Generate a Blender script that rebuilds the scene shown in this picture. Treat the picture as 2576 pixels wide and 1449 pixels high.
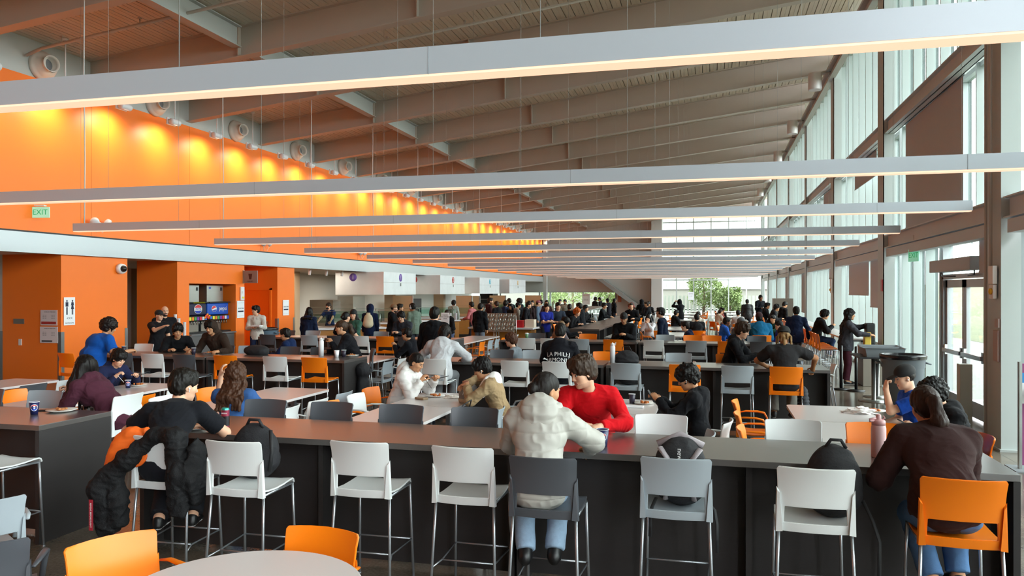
import bpy, bmesh, math, random
import numpy as np
from mathutils import Vector, Matrix, Euler
from math import sin, cos, pi, radians as R

for o in list(bpy.data.objects): bpy.data.objects.remove(o, do_unlink=True)
SC = bpy.context.scene
COL = SC.collection
random.seed(7)
# ------------------------------------------------------------------ camera
CAM_H, FPX, CX, HZ, TH = 2.15, 1965.0, 1288.0, 733.0, R(14.33)
CT, ST = cos(TH), sin(TH)
cd = bpy.data.cameras.new('camera'); cam = bpy.data.objects.new('camera', cd); COL.objects.link(cam)
cam.location = (0, 0, CAM_H); cam.rotation_euler = (pi/2, 0, TH)
cd.sensor_width = 36; cd.lens = 36*FPX/2576; cd.shift_y = (HZ-724.5)/2576
cd.clip_end = 500; cd.clip_start = .05
SC.camera = cam
# ------------------------------------------------------------------ view, world
SC.view_settings.view_transform = 'Standard'; SC.view_settings.look = 'None'
SC.view_settings.gamma = 1; SC.view_settings.use_curve_mapping = False
SC.view_settings.exposure = 0.12
cy = SC.cycles
cy.use_denoising = True
try: cy.denoiser = 'OPENIMAGEDENOISE'
except Exception: pass
cy.max_bounces = 7; cy.diffuse_bounces = 4; cy.glossy_bounces = 3; cy.transmission_bounces = 4; cy.transparent_max_bounces = 12
cy.sample_clamp_indirect = 4.0; cy.caustics_reflective = False; cy.caustics_refractive = False
cy.use_adaptive_sampling = True; cy.adaptive_threshold = 0.03
w = bpy.data.worlds.new('sky'); SC.world = w; w.use_nodes = True
nt = w.node_tree; nt.nodes.clear()
bg = nt.nodes.new('ShaderNodeBackground'); out = nt.nodes.new('ShaderNodeOutputWorld')
tc = nt.nodes.new('ShaderNodeTexCoord'); sx = nt.nodes.new('ShaderNodeSeparateXYZ'); rp = nt.nodes.new('ShaderNodeValToRGB')
rp.color_ramp.elements[0].position = 0.0; rp.color_ramp.elements[0].color = (.86, .90, .95, 1)
rp.color_ramp.elements[1].position = 0.7; rp.color_ramp.elements[1].color = (.95, .97, 1, 1)
nt.links.new(tc.outputs['Generated'], sx.inputs[0]); nt.links.new(sx.outputs[2], rp.inputs[0])
nt.links.new(rp.outputs[0], bg.inputs[0]); bg.inputs[1].default_value = 14.0
nt.links.new(bg.outputs[0], out.inputs[0])
def portal(name, loc, rot, sx_, sy_):
    l = bpy.data.lights.new(name, 'AREA'); l.shape = 'RECTANGLE'; l.size = sx_; l.size_y = sy_
    l.cycles.is_portal = True
    o = bpy.data.objects.new(name, l); COL.objects.link(o); o.location = loc; o.rotation_euler = rot
portal('daylight_portal_right', (4.9, 32, 4.7), (0, pi/2, 0), 9.6, 84)
portal('daylight_portal_far', (-.3, 70.6, 4.2), (-pi/2, 0, 0), 9, 8)
# ------------------------------------------------------------------ helpers
def P(px, py, z):
    """floor position of what the photo shows at pixel px,py when it stands at height z"""
    d = FPX*(CAM_H-z)/(py-HZ); r = (px-CX)/FPX*d
    return (r*CT-d*ST, r*ST+d*CT)
def XA(px, Y):
    k = (px-CX)/FPX
    return Y*(k*CT-ST)/(CT+k*ST)
def YA(px, X):
    k = (px-CX)/FPX
    return X*(CT+k*ST)/(k*CT-ST)
def srgb(c):
    if isinstance(c, str):
        c = [int(c[i:i+2], 16)/255 for i in (0, 2, 4)]
    return tuple((x/12.92 if x <= .04045 else ((x+.055)/1.055)**2.4) for x in c)
MATS = {}
def M(key, col='808080', rough=.5, metal=0, spec=.5, noise=0, nscale=8, bump=0, bscale=40, emis=None, es=1, stretch=None, sheen=0, coat=0):
    if key in MATS: return MATS[key]
    m = bpy.data.materials.new(key); m.use_nodes = True; n = m.node_tree; b = n.nodes['Principled BSDF']
    c = srgb(col); b.inputs['Base Color'].default_value = (*c, 1)
    b.inputs['Roughness'].default_value = rough; b.inputs['Metallic'].default_value = metal
    b.inputs['Specular IOR Level'].default_value = spec
    if sheen: b.inputs['Sheen Weight'].default_value = sheen
    if coat: b.inputs['Coat Weight'].default_value = coat; b.inputs['Coat Roughness'].default_value = .28; b.inputs['Coat IOR'].default_value = 1.6
    if noise or bump:
        t = n.nodes.new('ShaderNodeTexCoord'); mp = n.nodes.new('ShaderNodeMapping'); n.links.new(t.outputs['Object'], mp.inputs[0])
        if stretch: mp.inputs['Scale'].default_value = stretch
    if noise:
        nz = n.nodes.new('ShaderNodeTexNoise'); nz.inputs['Scale'].default_value = nscale; nz.inputs['Detail'].default_value = 3
        n.links.new(mp.outputs[0], nz.inputs['Vector'])
        mx = n.nodes.new('ShaderNodeMix'); mx.data_type = 'RGBA'
        mx.inputs[6].default_value = (*[max(0, x*(1-noise)) for x in c], 1); mx.inputs[7].default_value = (*[min(1, x*(1+noise)) for x in c], 1)
        n.links.new(nz.outputs[0], mx.inputs[0]); n.links.new(mx.outputs[2], b.inputs['Base Color'])
    if bump:
        nb = n.nodes.new('ShaderNodeTexNoise'); nb.inputs['Scale'].default_value = bscale; nb.inputs['Detail'].default_value = 4
        n.links.new(mp.outputs[0], nb.inputs['Vector'])
        bp = n.nodes.new('ShaderNodeBump'); bp.inputs['Strength'].default_value = bump; bp.inputs['Distance'].default_value = .01
        n.links.new(nb.outputs[0], bp.inputs['Height']); n.links.new(bp.outputs[0], b.inputs['Normal'])
    if emis:
        b.inputs['Emission Color'].default_value = (*srgb(emis), 1); b.inputs['Emission Strength'].default_value = es
    MATS[key] = m; return m
def glass(key, tint='f4faf7', refl=.5):
    if key in MATS: return MATS[key]
    m = bpy.data.materials.new(key); m.use_nodes = True; n = m.node_tree; n.nodes.clear()
    o = n.nodes.new('ShaderNodeOutputMaterial'); mx = n.nodes.new('ShaderNodeMixShader'); t = n.nodes.new('ShaderNodeBsdfTransparent'); g = n.nodes.new('ShaderNodeBsdfGlossy')
    t.inputs[0].default_value = (*srgb(tint), 1); g.inputs['Roughness'].default_value = .02; g.inputs[0].default_value = (.9, .95, .95, 1)
    f = n.nodes.new('ShaderNodeFresnel'); f.inputs[0].default_value = 1.45
    mm = n.nodes.new('ShaderNodeMath'); mm.operation = 'MULTIPLY'; mm.inputs[1].default_value = refl
    n.links.new(f.outputs[0], mm.inputs[0]); n.links.new(mm.outputs[0], mx.inputs[0]); n.links.new(t.outputs[0], mx.inputs[1]); n.links.new(g.outputs[0], mx.inputs[2]); n.links.new(mx.outputs[0], o.inputs[0])
    MATS[key] = m; return m
def link(name, me, mat=None, parent=None):
    o = bpy.data.objects.new(name, me); COL.objects.link(o)
    if mat is not None and me is not None:
        for m in (mat if isinstance(mat, (list, tuple)) else [mat]): me.materials.append(m)
    if parent: o.parent = parent
    return o
def tag(o, label=None, cat=None, group=None, kind=None):
    if label: o['label'] = label
    if cat: o['category'] = cat
    if group: o['group'] = group
    if kind: o['kind'] = kind
    return o
def thing(name, label, cat, loc=(0, 0, 0), rz=0, group=None):
    o = bpy.data.objects.new(name, None); COL.objects.link(o); o.location = loc; o.rotation_euler = (0, 0, rz); o.empty_display_size = .1
    return tag(o, label, cat, group)
def dup(root, loc, rz, label, group=None, swap=None):
    r = root.copy(); COL.objects.link(r); r.location = loc; r.rotation_euler = (0, 0, rz); r['label'] = label
    if group: r['group'] = group
    for ch in list(root.children):
        c = ch.copy(); COL.objects.link(c); c.parent = r
        for g in ch.children:
            d = g.copy(); COL.objects.link(d); d.parent = c
    return r
class MB:
    """collects simple shapes into one mesh"""
    def __init__(s): s.v = []; s.f = []; s.mi = []; s.sm = []
    def add(s, vs, fs, mi=0, sm=False, mtx=None):
        b = len(s.v)
        s.v += [tuple(mtx @ Vector(v)) if mtx is not None else tuple(v) for v in vs]
        s.f += [tuple(b+i for i in f) for f in fs]; s.mi += [mi]*len(fs); s.sm += [sm]*len(fs); return s
    def box(s, c, d, mi=0, rz=0, bev=0):
        x, y, z = d[0]/2, d[1]/2, d[2]/2
        m = Matrix.Translation(c) @ Matrix.Rotation(rz, 4, 'Z')
        if bev and min(x, y, z) > bev*1.01:
            bm = bmesh.new(); bmesh.ops.create_cube(bm, size=1)
            for v in bm.verts: v.co = Vector((v.co.x*d[0], v.co.y*d[1], v.co.z*d[2]))
            bmesh.ops.bevel(bm, geom=bm.edges[:], offset=bev, segments=2, affect='EDGES', profile=.6)
            bm.verts.index_update(); s.add([v.co.copy() for v in bm.verts], [[v.index for v in f.verts] for f in bm.faces], mi, False, m); bm.free(); return s
        vs = [(-x, -y, -z), (x, -y, -z), (x, y, -z), (-x, y, -z), (-x, -y, z), (x, -y, z), (x, y, z), (-x, y, z)]
        return s.add(vs, [(0, 3, 2, 1), (4, 5, 6, 7), (0, 1, 5, 4), (1, 2, 6, 5), (2, 3, 7, 6), (3, 0, 4, 7)], mi, False, m)
    def span(s, x0, x1, y0, y1, z0, z1, mi=0, bev=0):
        return s.box(((x0+x1)/2, (y0+y1)/2, (z0+z1)/2), (abs(x1-x0), abs(y1-y0), abs(z1-z0)), mi, 0, bev)
    def lathe(s, prof, c=(0, 0, 0), n=20, mi=0, axis=None, sm=True, cap=True):
        m = Matrix.Translation(c)
        if axis is not None: m = m @ Vector((0, 0, 1)).rotation_difference(Vector(axis)).to_matrix().to_4x4()
        vs = []; fs = []
        for (r, z) in prof:
            for i in range(n): a = 2*pi*i/n; vs.append((r*cos(a), r*sin(a), z))
        for j in range(len(prof)-1):
            for i in range(n):
                k = (i+1) % n; fs.append((j*n+i, j*n+k, (j+1)*n+k, (j+1)*n+i))
        if cap:
            if prof[0][0] > 1e-4: fs.append(tuple(range(n-1, -1, -1)))
            if prof[-1][0] > 1e-4: b = (len(prof)-1)*n; fs.append(tuple(b+i for i in range(n)))
        return s.add(vs, fs, mi, sm, m)
    def tube(s, pts, r, n=8, mi=0, cap=True, flat=1.0):
        pts = [Vector(p) for p in pts]; vs = []; fs = []; up = Vector((0, 0, 1)); pn = None
        for i, p in enumerate(pts):
            t = (pts[min(i+1, len(pts)-1)]-pts[max(i-1, 0)]).normalized()
            if pn is None: a = up if abs(t.z) < .9 else Vector((1, 0, 0)); nx = t.cross(a).normalized()
            else: nx = (pn - t*pn.dot(t)).normalized()
            pn = nx; ny = t.cross(nx); rr = r[i] if isinstance(r, (list, tuple)) else r
            for k in range(n): a = 2*pi*k/n; vs.append(p+nx*cos(a)*rr+ny*sin(a)*rr*flat)
        for j in range(len(pts)-1):
            for k in range(n): q = (k+1) % n; fs.append((j*n+k, j*n+q, (j+1)*n+q, (j+1)*n+k))
        if cap: fs.append(tuple(range(n-1, -1, -1))); b = (len(pts)-1)*n; fs.append(tuple(b+k for k in range(n)))
        return s.add(vs, fs, mi, True)
    def prism(s, poly, z0, z1, mi=0, mtx=None):
        n = len(poly); vs = [(x, y, z0) for x, y in poly]+[(x, y, z1) for x, y in poly]
        fs = [tuple(range(n-1, -1, -1)), tuple(range(n, 2*n))]+[(i, (i+1) % n, n+(i+1) % n, n+i) for i in range(n)]
        return s.add(vs, fs, mi, False, mtx)
    def mesh(s, name):
        me = bpy.data.meshes.new(name); me.from_pydata([tuple(v) for v in s.v], [], s.f)
        me.polygons.foreach_set('material_index', s.mi); me.polygons.foreach_set('use_smooth', s.sm); me.update(); return me
    def build(s, name, mat, parent=None):
        return link(name, s.mesh(name), mat, parent)
def text(body, size, loc, rot, mat, parent, ext=.001, align='CENTER', sx_=1, name='lettering'):
    c = bpy.data.curves.new(name, 'FONT'); c.body = body; c.size = size; c.align_x = align; c.align_y = 'CENTER'; c.extrude = ext
    c.resolution_u = 3
    tmp = bpy.data.objects.new(name, c); COL.objects.link(tmp)
    dg = bpy.context.evaluated_depsgraph_get(); me = bpy.data.meshes.new_from_object(tmp.evaluated_get(dg))
    bpy.data.objects.remove(tmp); bpy.data.curves.remove(c)
    me.materials.clear(); o = link(name, me, mat, parent); o.location = loc; o.rotation_euler = rot; o.scale = (sx_, 1, 1); return o
# ------------------------------------------------------------------ bodies: smooth distance fields turned into one surface
def _hash(i, j, k, s):
    n = (i*374761393+j*668265263+k*2147483647+s*1274126177) & 0x7fffffff
    n = (n ^ (n >> 13))*1274126177 & 0x7fffffff
    return ((n ^ (n >> 16)) & 0xffff)/65535.0
def vnoise(p, seed=0):
    f = np.floor(p).astype(np.int64); t = p-f; t = t*t*(3-2*t); r = 0
    for a in (0, 1):
        for b in (0, 1):
            for c in (0, 1):
                wgt = (t[:, 0] if a else 1-t[:, 0])*(t[:, 1] if b else 1-t[:, 1])*(t[:, 2] if c else 1-t[:, 2])
                r = r+wgt*_hash(f[:, 0]+a, f[:, 1]+b, f[:, 2]+c, seed)
    return r*2-1
def V(*a): return np.array(a, float)
def nrm(v): return v/(np.linalg.norm(v)+1e-9)
def rotx(a): return np.array([[1, 0, 0], [0, cos(a), -sin(a)], [0, sin(a), cos(a)]])
def roty(a): return np.array([[cos(a), 0, sin(a)], [0, 1, 0], [-sin(a), 0, cos(a)]])
def rotz(a): return np.array([[cos(a), -sin(a), 0], [sin(a), cos(a), 0], [0, 0, 1]])
# primitives: ('c', a, b, r1, r2, k, flat) tapered limb; ('e', centre, radii, rot, k) ellipsoid; sub=True cuts
def C(a, b, r1, r2, k=.02, flat=0, sub=False): return dict(t='c', a=np.array(a, float), b=np.array(b, float), r1=r1, r2=r2, k=k, flat=flat, sub=sub)
def E(c, r, rot=None, k=.02, sub=False): return dict(t='e', c=np.array(c, float), r=np.array(r, float), rot=np.eye(3) if rot is None else rot, k=k, sub=sub)
def infl(p, d):
    q = dict(p)
    if q['t'] == 'c': q['r1'] = p['r1']+d; q['r2'] = p['r2']+d
    else: q['r'] = p['r']+d
    return q
def bounds(p):
    if p['t'] == 'c':
        lo = np.minimum(p['a']-p['r1'], p['b']-p['r2']); hi = np.maximum(p['a']+p['r1'], p['b']+p['r2'])
    else:
        e = np.sqrt(((p['rot']*p['r'][None, :])**2).sum(1)); lo = p['c']-e; hi = p['c']+e
    return lo, hi
def pdist(p, X):
    if p['t'] == 'c':
        ba = p['b']-p['a']; L = max(np.linalg.norm(ba), 1e-6); u = ba/L
        pa = X-p['a']; h = pa@u; t = np.clip(h/L, 0, 1)
        q = pa-t[..., None]*ba
        d = np.sqrt((q*q).sum(-1))-(p['r1']+(p['r2']-p['r1'])*t)
        if p['flat']&1: d = np.maximum(d, h-L)
        if p['flat']&2: d = np.maximum(d, -h)
        return d
    q = (X-p['c'])@p['rot']; k0 = np.sqrt(((q/p['r'])**2).sum(-1)); k1 = np.sqrt(((q/p['r']**2)**2).sum(-1))
    return k0*(k0-1)/np.maximum(k1, 1e-6)
def field_mesh(name, prims, h):
    add = [p for p in prims if not p['sub']]
    lo = np.min([bounds(p)[0] for p in add], 0)-3*h; hi = np.max([bounds(p)[1] for p in add], 0)+3*h
    n = np.ceil((hi-lo)/h).astype(int)+1
    F = np.full(n, 1.0, np.float32)
    ax = [lo[i]+h*np.arange(n[i]) for i in range(3)]
    for p in prims:
        k = p['k']; l, u = bounds(p); m = k+2*h
        i0 = np.maximum(np.floor((l-m-lo)/h).astype(int), 0); i1 = np.minimum(np.ceil((u+m-lo)/h).astype(int)+1, n)
        if np.any(i1 <= i0): continue
        G = np.stack(np.meshgrid(*[ax[i][i0[i]:i1[i]] for i in range(3)], indexing='ij'), -1)
        d = pdist(p, G).astype(np.float32); S = F[i0[0]:i1[0], i0[1]:i1[1], i0[2]:i1[2]]
        if p['sub']:
            hh = np.maximum(k-np.abs(S+d), 0)/k; S[...] = np.maximum(S, -d)+hh*hh*k*.25
        else:
            hh = np.maximum(k-np.abs(S-d), 0)/k; S[...] = np.minimum(S, d)-hh*hh*k*.25
    # surface nets
    s = F < 0
    c = s[:-1, :-1, :-1].astype(np.int8)
    for a, b, e in ((1, 0, 0), (0, 1, 0), (0, 0, 1), (1, 1, 0), (1, 0, 1), (0, 1, 1), (1, 1, 1)):
        c = c+s[a:n[0]-1+a, b:n[1]-1+b, e:n[2]-1+e]
    act = (c > 0) & (c < 8); I = np.argwhere(act)
    idx = np.full(act.shape, -1, np.int32); idx[act] = np.arange(len(I))
    sm = np.zeros((len(I), 3)); ct = np.zeros(len(I))
    corners = [(a, b, e) for a in (0, 1) for b in (0, 1) for e in (0, 1)]
    val = {q: F[I[:, 0]+q[0], I[:, 1]+q[1], I[:, 2]+q[2]] for q in corners}
    for q in corners:
        for d in range(3):
            if q[d] == 0:
                r = list(q); r[d] = 1; r = tuple(r); v0, v1 = val[q], val[r]; x = (v0 < 0) != (v1 < 0)
                t = np.where(x, v0/np.where(x, v0-v1, 1), 0)
                pt = np.array(q, float)[None, :].repeat(len(I), 0); pt[:, d] += t
                sm[x] += pt[x]; ct[x] += 1
    verts = lo+(I+sm/ct[:, None])*h
    quads = []
    for d in range(3):
        a, b = [(1, 2), (2, 0), (0, 1)][d]
        sl0 = [slice(None)]*3; sl1 = [slice(None)]*3; sl0[d] = slice(0, -1); sl1[d] = slice(1, None)
        x = s[tuple(sl0)] != s[tuple(sl1)]; J = np.argwhere(x)
        J = J[(J[:, a] > 0) & (J[:, b] > 0) & (J[:, a] < n[a]-1) & (J[:, b] < n[b]-1)]
        ea = np.zeros(3, int); ea[a] = 1; eb = np.zeros(3, int); eb[b] = 1
        q = np.stack([idx[tuple((J-ea-eb).T)], idx[tuple((J-eb).T)], idx[tuple(J.T)], idx[tuple((J-ea).T)]], 1)
        ins = s[tuple(J.T)]; q[~ins] = q[~ins][:, ::-1]; quads.append(q)
    Q = np.concatenate(quads); Q = Q[(Q >= 0).all(1)]
    return verts, Q
def mk_mesh(name, verts, Q):
    me = bpy.data.meshes.new(name); me.vertices.add(len(verts)); me.vertices.foreach_set('co', verts.astype(np.float32).ravel())
    me.loops.add(len(Q)*4); me.loops.foreach_set('vertex_index', Q.astype(np.int32).ravel())
    me.polygons.add(len(Q)); me.polygons.foreach_set('loop_start', np.arange(0, len(Q)*4, 4, dtype=np.int32))
    try: me.polygons.foreach_set('loop_total', np.full(len(Q), 4, np.int32))
    except Exception: pass
    me.update(calc_edges=True); me.polygons.foreach_set('use_smooth', np.ones(len(Q), bool)); return me
def vnormals(verts, Q):
    nf = np.cross(verts[Q[:, 2]]-verts[Q[:, 0]], verts[Q[:, 3]]-verts[Q[:, 1]]); N = np.zeros_like(verts)
    for i in range(4): np.add.at(N, Q[:, i], nf)
    return N/(np.linalg.norm(N, axis=1, keepdims=True)+1e-12)
def sdf_part(name, prims, h, mat, parent, disp=None, mats=None):
    vs, Q = field_mesh(name, prims, h)
    if not len(Q): return None
    if disp is not None: vs = vs+vnormals(vs, Q)*disp(vs)[:, None]
    me = mk_mesh(name, vs, Q)
    o = link(name, me, mat, parent)
    if mats: # (material, test(centres)->mask)
        cen = vs[Q].mean(1); mi = np.zeros(len(Q), np.int32)
        for m, fn in mats:
            me.materials.append(m); mi[fn(cen)] = len(me.materials)-1
        me.polygons.foreach_set('material_index', mi)
    return o
def folds(amp, f=9, seed=0):
    def g(v):
        w = v*f; w2 = w+1.2*np.stack([vnoise(w*.5+7, seed), vnoise(w*.5+31, seed), vnoise(w*.5+53, seed)], 1)
        a = vnoise(w2*np.array([1, 1, .7]), seed+1); return amp*(1-2*np.abs(a))+amp*.28*(1-2*np.abs(vnoise(w2*2.6, seed+2)))
    return g
def quilt(amp, pitch=.075, seed=0):
    def g(v):
        z = v[:, 2]+.012*vnoise(v*7, seed)+.25*v[:, 1]*0; return amp*(np.abs(np.sin(z*pi/pitch))**.5-.75)+.55*amp*(1-2*np.abs(vnoise(v*17, seed+1)))
    return g
def hairnoise(amp, f, stretch=.35, seed=0):
    def g(v): return amp*vnoise(v*np.array([f, f, f*stretch]), seed)+amp*.5*vnoise(v*np.array([f, f, f*stretch])*2.3, seed+3)
    return g
def ik(a, t, l1, l2, pole):
    d = t-a; L = np.linalg.norm(d); L2 = min(L, (l1+l2)*.995); u = d/max(L, 1e-6); t = a+u*L2
    x = (l1*l1-l2*l2+L2*L2)/(2*L2); hgt = math.sqrt(max(l1*l1-x*x, 0)); pp = pole-u*(pole@u)
    return a+u*x+nrm(pp)*hgt, t
def hand_prims(wr, d, palm, thumb, curl, h, k=.008):
    """wrist point, finger direction, palm normal, thumb side; five separate bent fingers"""
    d = nrm(d); palm = nrm(palm-d*(palm@d)); ac = np.cross(d, palm); ac = ac if ac@thumb > 0 else -ac
    rot = np.stack([ac, d, palm], 1); rf = max(.0083, .62*h)
    out = [E(wr+d*.046, (.039, .052, .016), rot, .012), C(wr-d*.01, wr+d*.03, .023, .026, .015)]
    for i, (off, L) in enumerate(((.030, .072), (.010, .080), (-.010, .074), (-.029, .058))):
        p = wr+d*(.088-abs(off)*.15)+ac*off; ang = 0; u = d
        for s, (fr, tw) in enumerate(((.46, .75), (.31, 1.0), (.23, .7))):
            ang += curl*tw*(1+.06*i); u = d*cos(ang)+palm*sin(ang)+ac*off*.6*(1-curl)*(s == 0); u = nrm(u); q = p+u*L*fr
            out.append(C(p, q, rf*(1-.07*s), rf*(.94-.07*s), k if s else .006)); p = q
    p = wr+d*.022+ac*.028; u = nrm(ac*.75+d*.65+palm*.25*(1+curl)); q = p+u*.042; out.append(C(p, q, .0125, .011, .012))
    u = nrm(ac*(.55-.5*curl)+d*.85+palm*.5*curl+palm*.1); q2 = q+u*.032; out.append(C(q, q2, .0105, .0092, .006)); out.append(C(q2, q2+nrm(u+palm*.3*curl)*.022, .009, .0078, .006))
    return out
SKINS = {'l': 'd9a98c', 'm': 'c08c68', 't': 'a9744f', 'd': '7a4d33'}
def skin(k): return M('skin_'+k, SKINS[k], .55, noise=.08, nscale=30, spec=.35)
def person(label, X, Y, yaw=0, z=0, sit=None, lean=6, twist=0, side=0, head=(0, 0, 0), hl=None, hr=None, s=1.0, w=1.0, sk='m', hair='short', hc='18120f',
           top='tee', tc='202022', bot='2a2f3a', shoe='1c1c1e', vx=.012, curl=.9, fl=None, fr=None, pole=None, female=False, beard=0, extra=None, gr=None, legs=True,
           shirt=None, puff=False, slv=None, palml=None, palmr=None, hairlen=.0, cap='151517', drop=False, hoodup=False, boot=False, hemup=False, handdir=None, soles='d8d8d6'):
    seed = int(abs(X*131+Y*977)) % 9973
    root = thing('person', label, 'person', (X, Y, 0), R(yaw), gr); h = vx/s
    rootS = 1.0
    sit_ = sit is not None
    hp = (sit/s+.095) if sit_ else .93
    if z: hp += z/s
    a = R(lean)
    def dr(t): return roty(R(side))@V(0, sin(t), cos(t))
    P0 = V(0, 0, hp); wa = P0+dr(a*.4)*.16; chs = wa+dr(a)*.18; nb = chs+dr(a*1.15)*.165
    Rt = rotz(R(twist))@roty(R(side))@rotx(-a)
    Rt0 = roty(R(side))@rotx(-a*.5)
    hy, hpit, hrl = head
    nd = nrm(dr(a*.7+R(hpit)*.35)); nt = nb+nd*.085
    RH = rotz(R(hy))@rotx(-R(hpit))@roty(R(hrl)); hc0 = nt+RH@V(0, .022, .098)
    def H(x, y, zz): return hc0+RH@V(x, y, zz)
    sw = (.165 if female else .18)*(.5+.5*w)
    shl = nb+Rt@V(-sw, -.005, -.045); shr = nb+Rt@V(sw, -.005, -.045)
    if hl is None: hl = (-.2, .28, -.35) if sit_ else (-.05, .06, -.56)
    if hr is None: hr = (-hl[0] if False else -hl[0], hl[1], hl[2])
    def hand_target(sh, t, sgn):
        # given relative to the shoulder in body axes, or absolute height with a 4th value
        if len(t) == 4: return V(t[0], t[1], t[2])
        return sh+V(t[0], t[1], t[2])
    tl = hand_target(shl, hl, -1); tr = hand_target(shr, hr, 1)
    pl = V(-.55, -.35, -.8); pr = V(.55, -.35, -.8)
    if pole: pl = V(*pole[0]) if pole[0] else pl; pr = V(*pole[1]) if pole[1] else pr
    el, tl = ik(shl, tl, .285, .25, pl); er, tr = ik(shr, tr, .285, .25, pr)
    hipl = P0+V(-.09, 0, -.01); hipr = P0+V(.09, 0, -.01)
    if fl is None: fl = (-.12, .40, .08) if sit_ else (-.1, .02, .08)
    if fr is None: fr = (-fl[0], fl[1]-(0 if sit_ else .03), fl[2])
    if sit_ and sit > .6 and fl[2] < .2: fl = (fl[0], .30, .40/s); fr = (fr[0], .30, .40/s)
    kn = V(0, 1, .25) if sit_ else V(0, 1, 0)
    kl, al = ik(hipl, V(*fl), .42, .41, kn+V(-.1, 0, 0)); kr, ar = ik(hipr, V(*fr), .42, .41, kn+V(.1, 0, 0))
    ww = w
    torso = [E(P0+Rt0@V(0, -.01, .03), (.158*ww, .115*ww, .11), Rt0, .05), E(wa+Rt@V(0, -.005, 0), (.132*ww**1.3, .098*ww**1.4, .13), Rt, .07), E(chs+Rt@V(0, -.005, .03), (.155*ww, .108*ww, .15), Rt, .07),
             C(shl+Rt@V(.035, 0, -.0), shr+Rt@V(-.035, 0, 0), .055*ww**.5, .055*ww**.5, .05), C(nb+Rt@V(0, -.01, -.01), shl+V(0, 0, .012), .05, .042, .04), C(nb+Rt@V(0, -.01, -.01), shr+V(0, 0, .012), .05, .042, .04)]
    if female: torso += [E(chs+Rt@V(-.07, .085, .01), (.055, .05, .055), Rt, .05), E(chs+Rt@V(.07, .085, .01), (.055, .05, .055), Rt, .05)]
    uaL = C(shl, el, .050*ww**.6, .040*ww**.6, .03); uaR = C(shr, er, .050*ww**.6, .040*ww**.6, .03)
    faL = C(el, tl, .041*ww**.5, .027, .02); faR = C(er, tr, .041*ww**.5, .027, .02)
    thL = C(hipl, kl, .083*ww**.6, .058, .03); thR = C(hipr, kr, .083*ww**.6, .058, .03)
    cfL = C(kl, al, .056, .036, .03); cfR = C(kr, ar, .056, .036, .03)
    neck = C(nb-nd*.03, nt+nd*.03, .054 if not female else .046, .049 if not female else .043, .03)
    # head and face
    HB = [E(H(0, -.014, .034), (.074, .094, .086), RH, .02), E(H(0, .028, -.028), (.060, .060, .082), RH, .03), E(H(0, .040, -.072), (.044, .045, .036), RH, .03), E(H(0, .072, -.097), (.020, .017, .015), RH, .02),
          C(H(-.03, .077, .026), H(.03, .077, .026), .013, .013, .02), E(H(-.038, .058, -.018), (.024, .024, .022), RH, .03), E(H(.038, .058, -.018), (.024, .024, .022), RH, .03)]
    if h < .016:
        HB += [E(H(-.031, .094, .006), (.016, .013, .012), RH, .012, sub=True), E(H(.031, .094, .006), (.016, .013, .012), RH, .012, sub=True),
               C(H(0, .086, .014), H(0, .105, -.024), .0075, .0105, .012), E(H(-.011, .098, -.030), (.009, .010, .008), RH, .008), E(H(.011, .098, -.030), (.009, .010, .008), RH, .008),
               C(H(-.018, .086, -.058), H(.018, .086, -.058), .0065, .0065, .006), C(H(-.016, .085, -.068), H(.016, .085, -.068), .0075, .0075, .006), E(H(0, .083, -.0625), (.03, .012, .0015), RH, .003, sub=True) if h < .006 else C(H(0, .084, -.06), H(0, .084, -.062), .006, .006, .01)]
    for sg in (-1, 1): HB += [E(H(sg*.074, -.004, -.008), (.010, .019, .031), RH@rotz(R(-sg*18)), .008), E(H(sg*.082, .004, -.008), (.006, .010, .018), RH, .006, sub=True)]
    skm = skin(sk)
    # sleeves / garments
    long_ = top in ('hoodie', 'hood', 'jacket', 'sweater', 'puffer', 'fleece')
    ct = {'tee': .012, 'hoodie': .018, 'hood': .020, 'jacket': .021, 'sweater': .018, 'puffer': .034, 'fleece': .028, 'tank': .008, 'vest': .03}.get(top, .015)
    if h > .02: ct = max(ct, .02)
    body = [neck]+HB
    shrink = -.012
    body += [infl(p, shrink) for p in torso]
    body += [uaL, uaR, faL, faR] if not long_ else [infl(uaL, -.004), infl(uaR, -.004), infl(faL, -.003) | {'r2': faL['r2']}, infl(faR, -.003) | {'r2': faR['r2']}]
    fdl = nrm(tl-el); fdr = nrm(tr-er)
    if handdir: fdl = nrm(V(*handdir[0])) if handdir[0] else fdl; fdr = nrm(V(*handdir[1])) if handdir[1] else fdr
    pml = V(*palml) if palml else V(.5, .1, -1); pmr = V(*palmr) if palmr else V(-.5, .1, -1)
    if not sit_ and abs(fdl[2]) > .8 and not palml: pml = V(1, 0, 0)
    if not sit_ and abs(fdr[2]) > .8 and not palmr: pmr = V(-1, 0, 0)
    cu = curl if isinstance(curl, tuple) else (curl, curl)
    body += hand_prims(tl, fdl, pml, V(1, .6, .3), cu[0], h)+hand_prims(tr, fdr, pmr, V(-1, .6, .3), cu[1], h)
    if legs: body += [infl(thL, -.008), infl(thR, -.008), cfL, cfR, C(al, al+V(0, .09, -.035), .035, .028, .02), C(ar, ar+V(0, .09, -.035), .035, .028, .02)]
    lipm = M('lips_'+sk, {'l': 'b9746a', 'm': '9c6152', 't': '84503f', 'd': '5d3830'}[sk], .45)
    HT = RH.T
    def lipmask(c):
        q = (c-hc0)@RH; return ((q[:, 0]/.025)**2+((q[:, 2]+.0625)/.0115)**2 < 1) & (q[:, 1] > .078)
    hm = M('hair_'+hc, hc, .5, spec=.22, bump=.6, bscale=55, stretch=(1, 1, .15), noise=.35, nscale=40)
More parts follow.
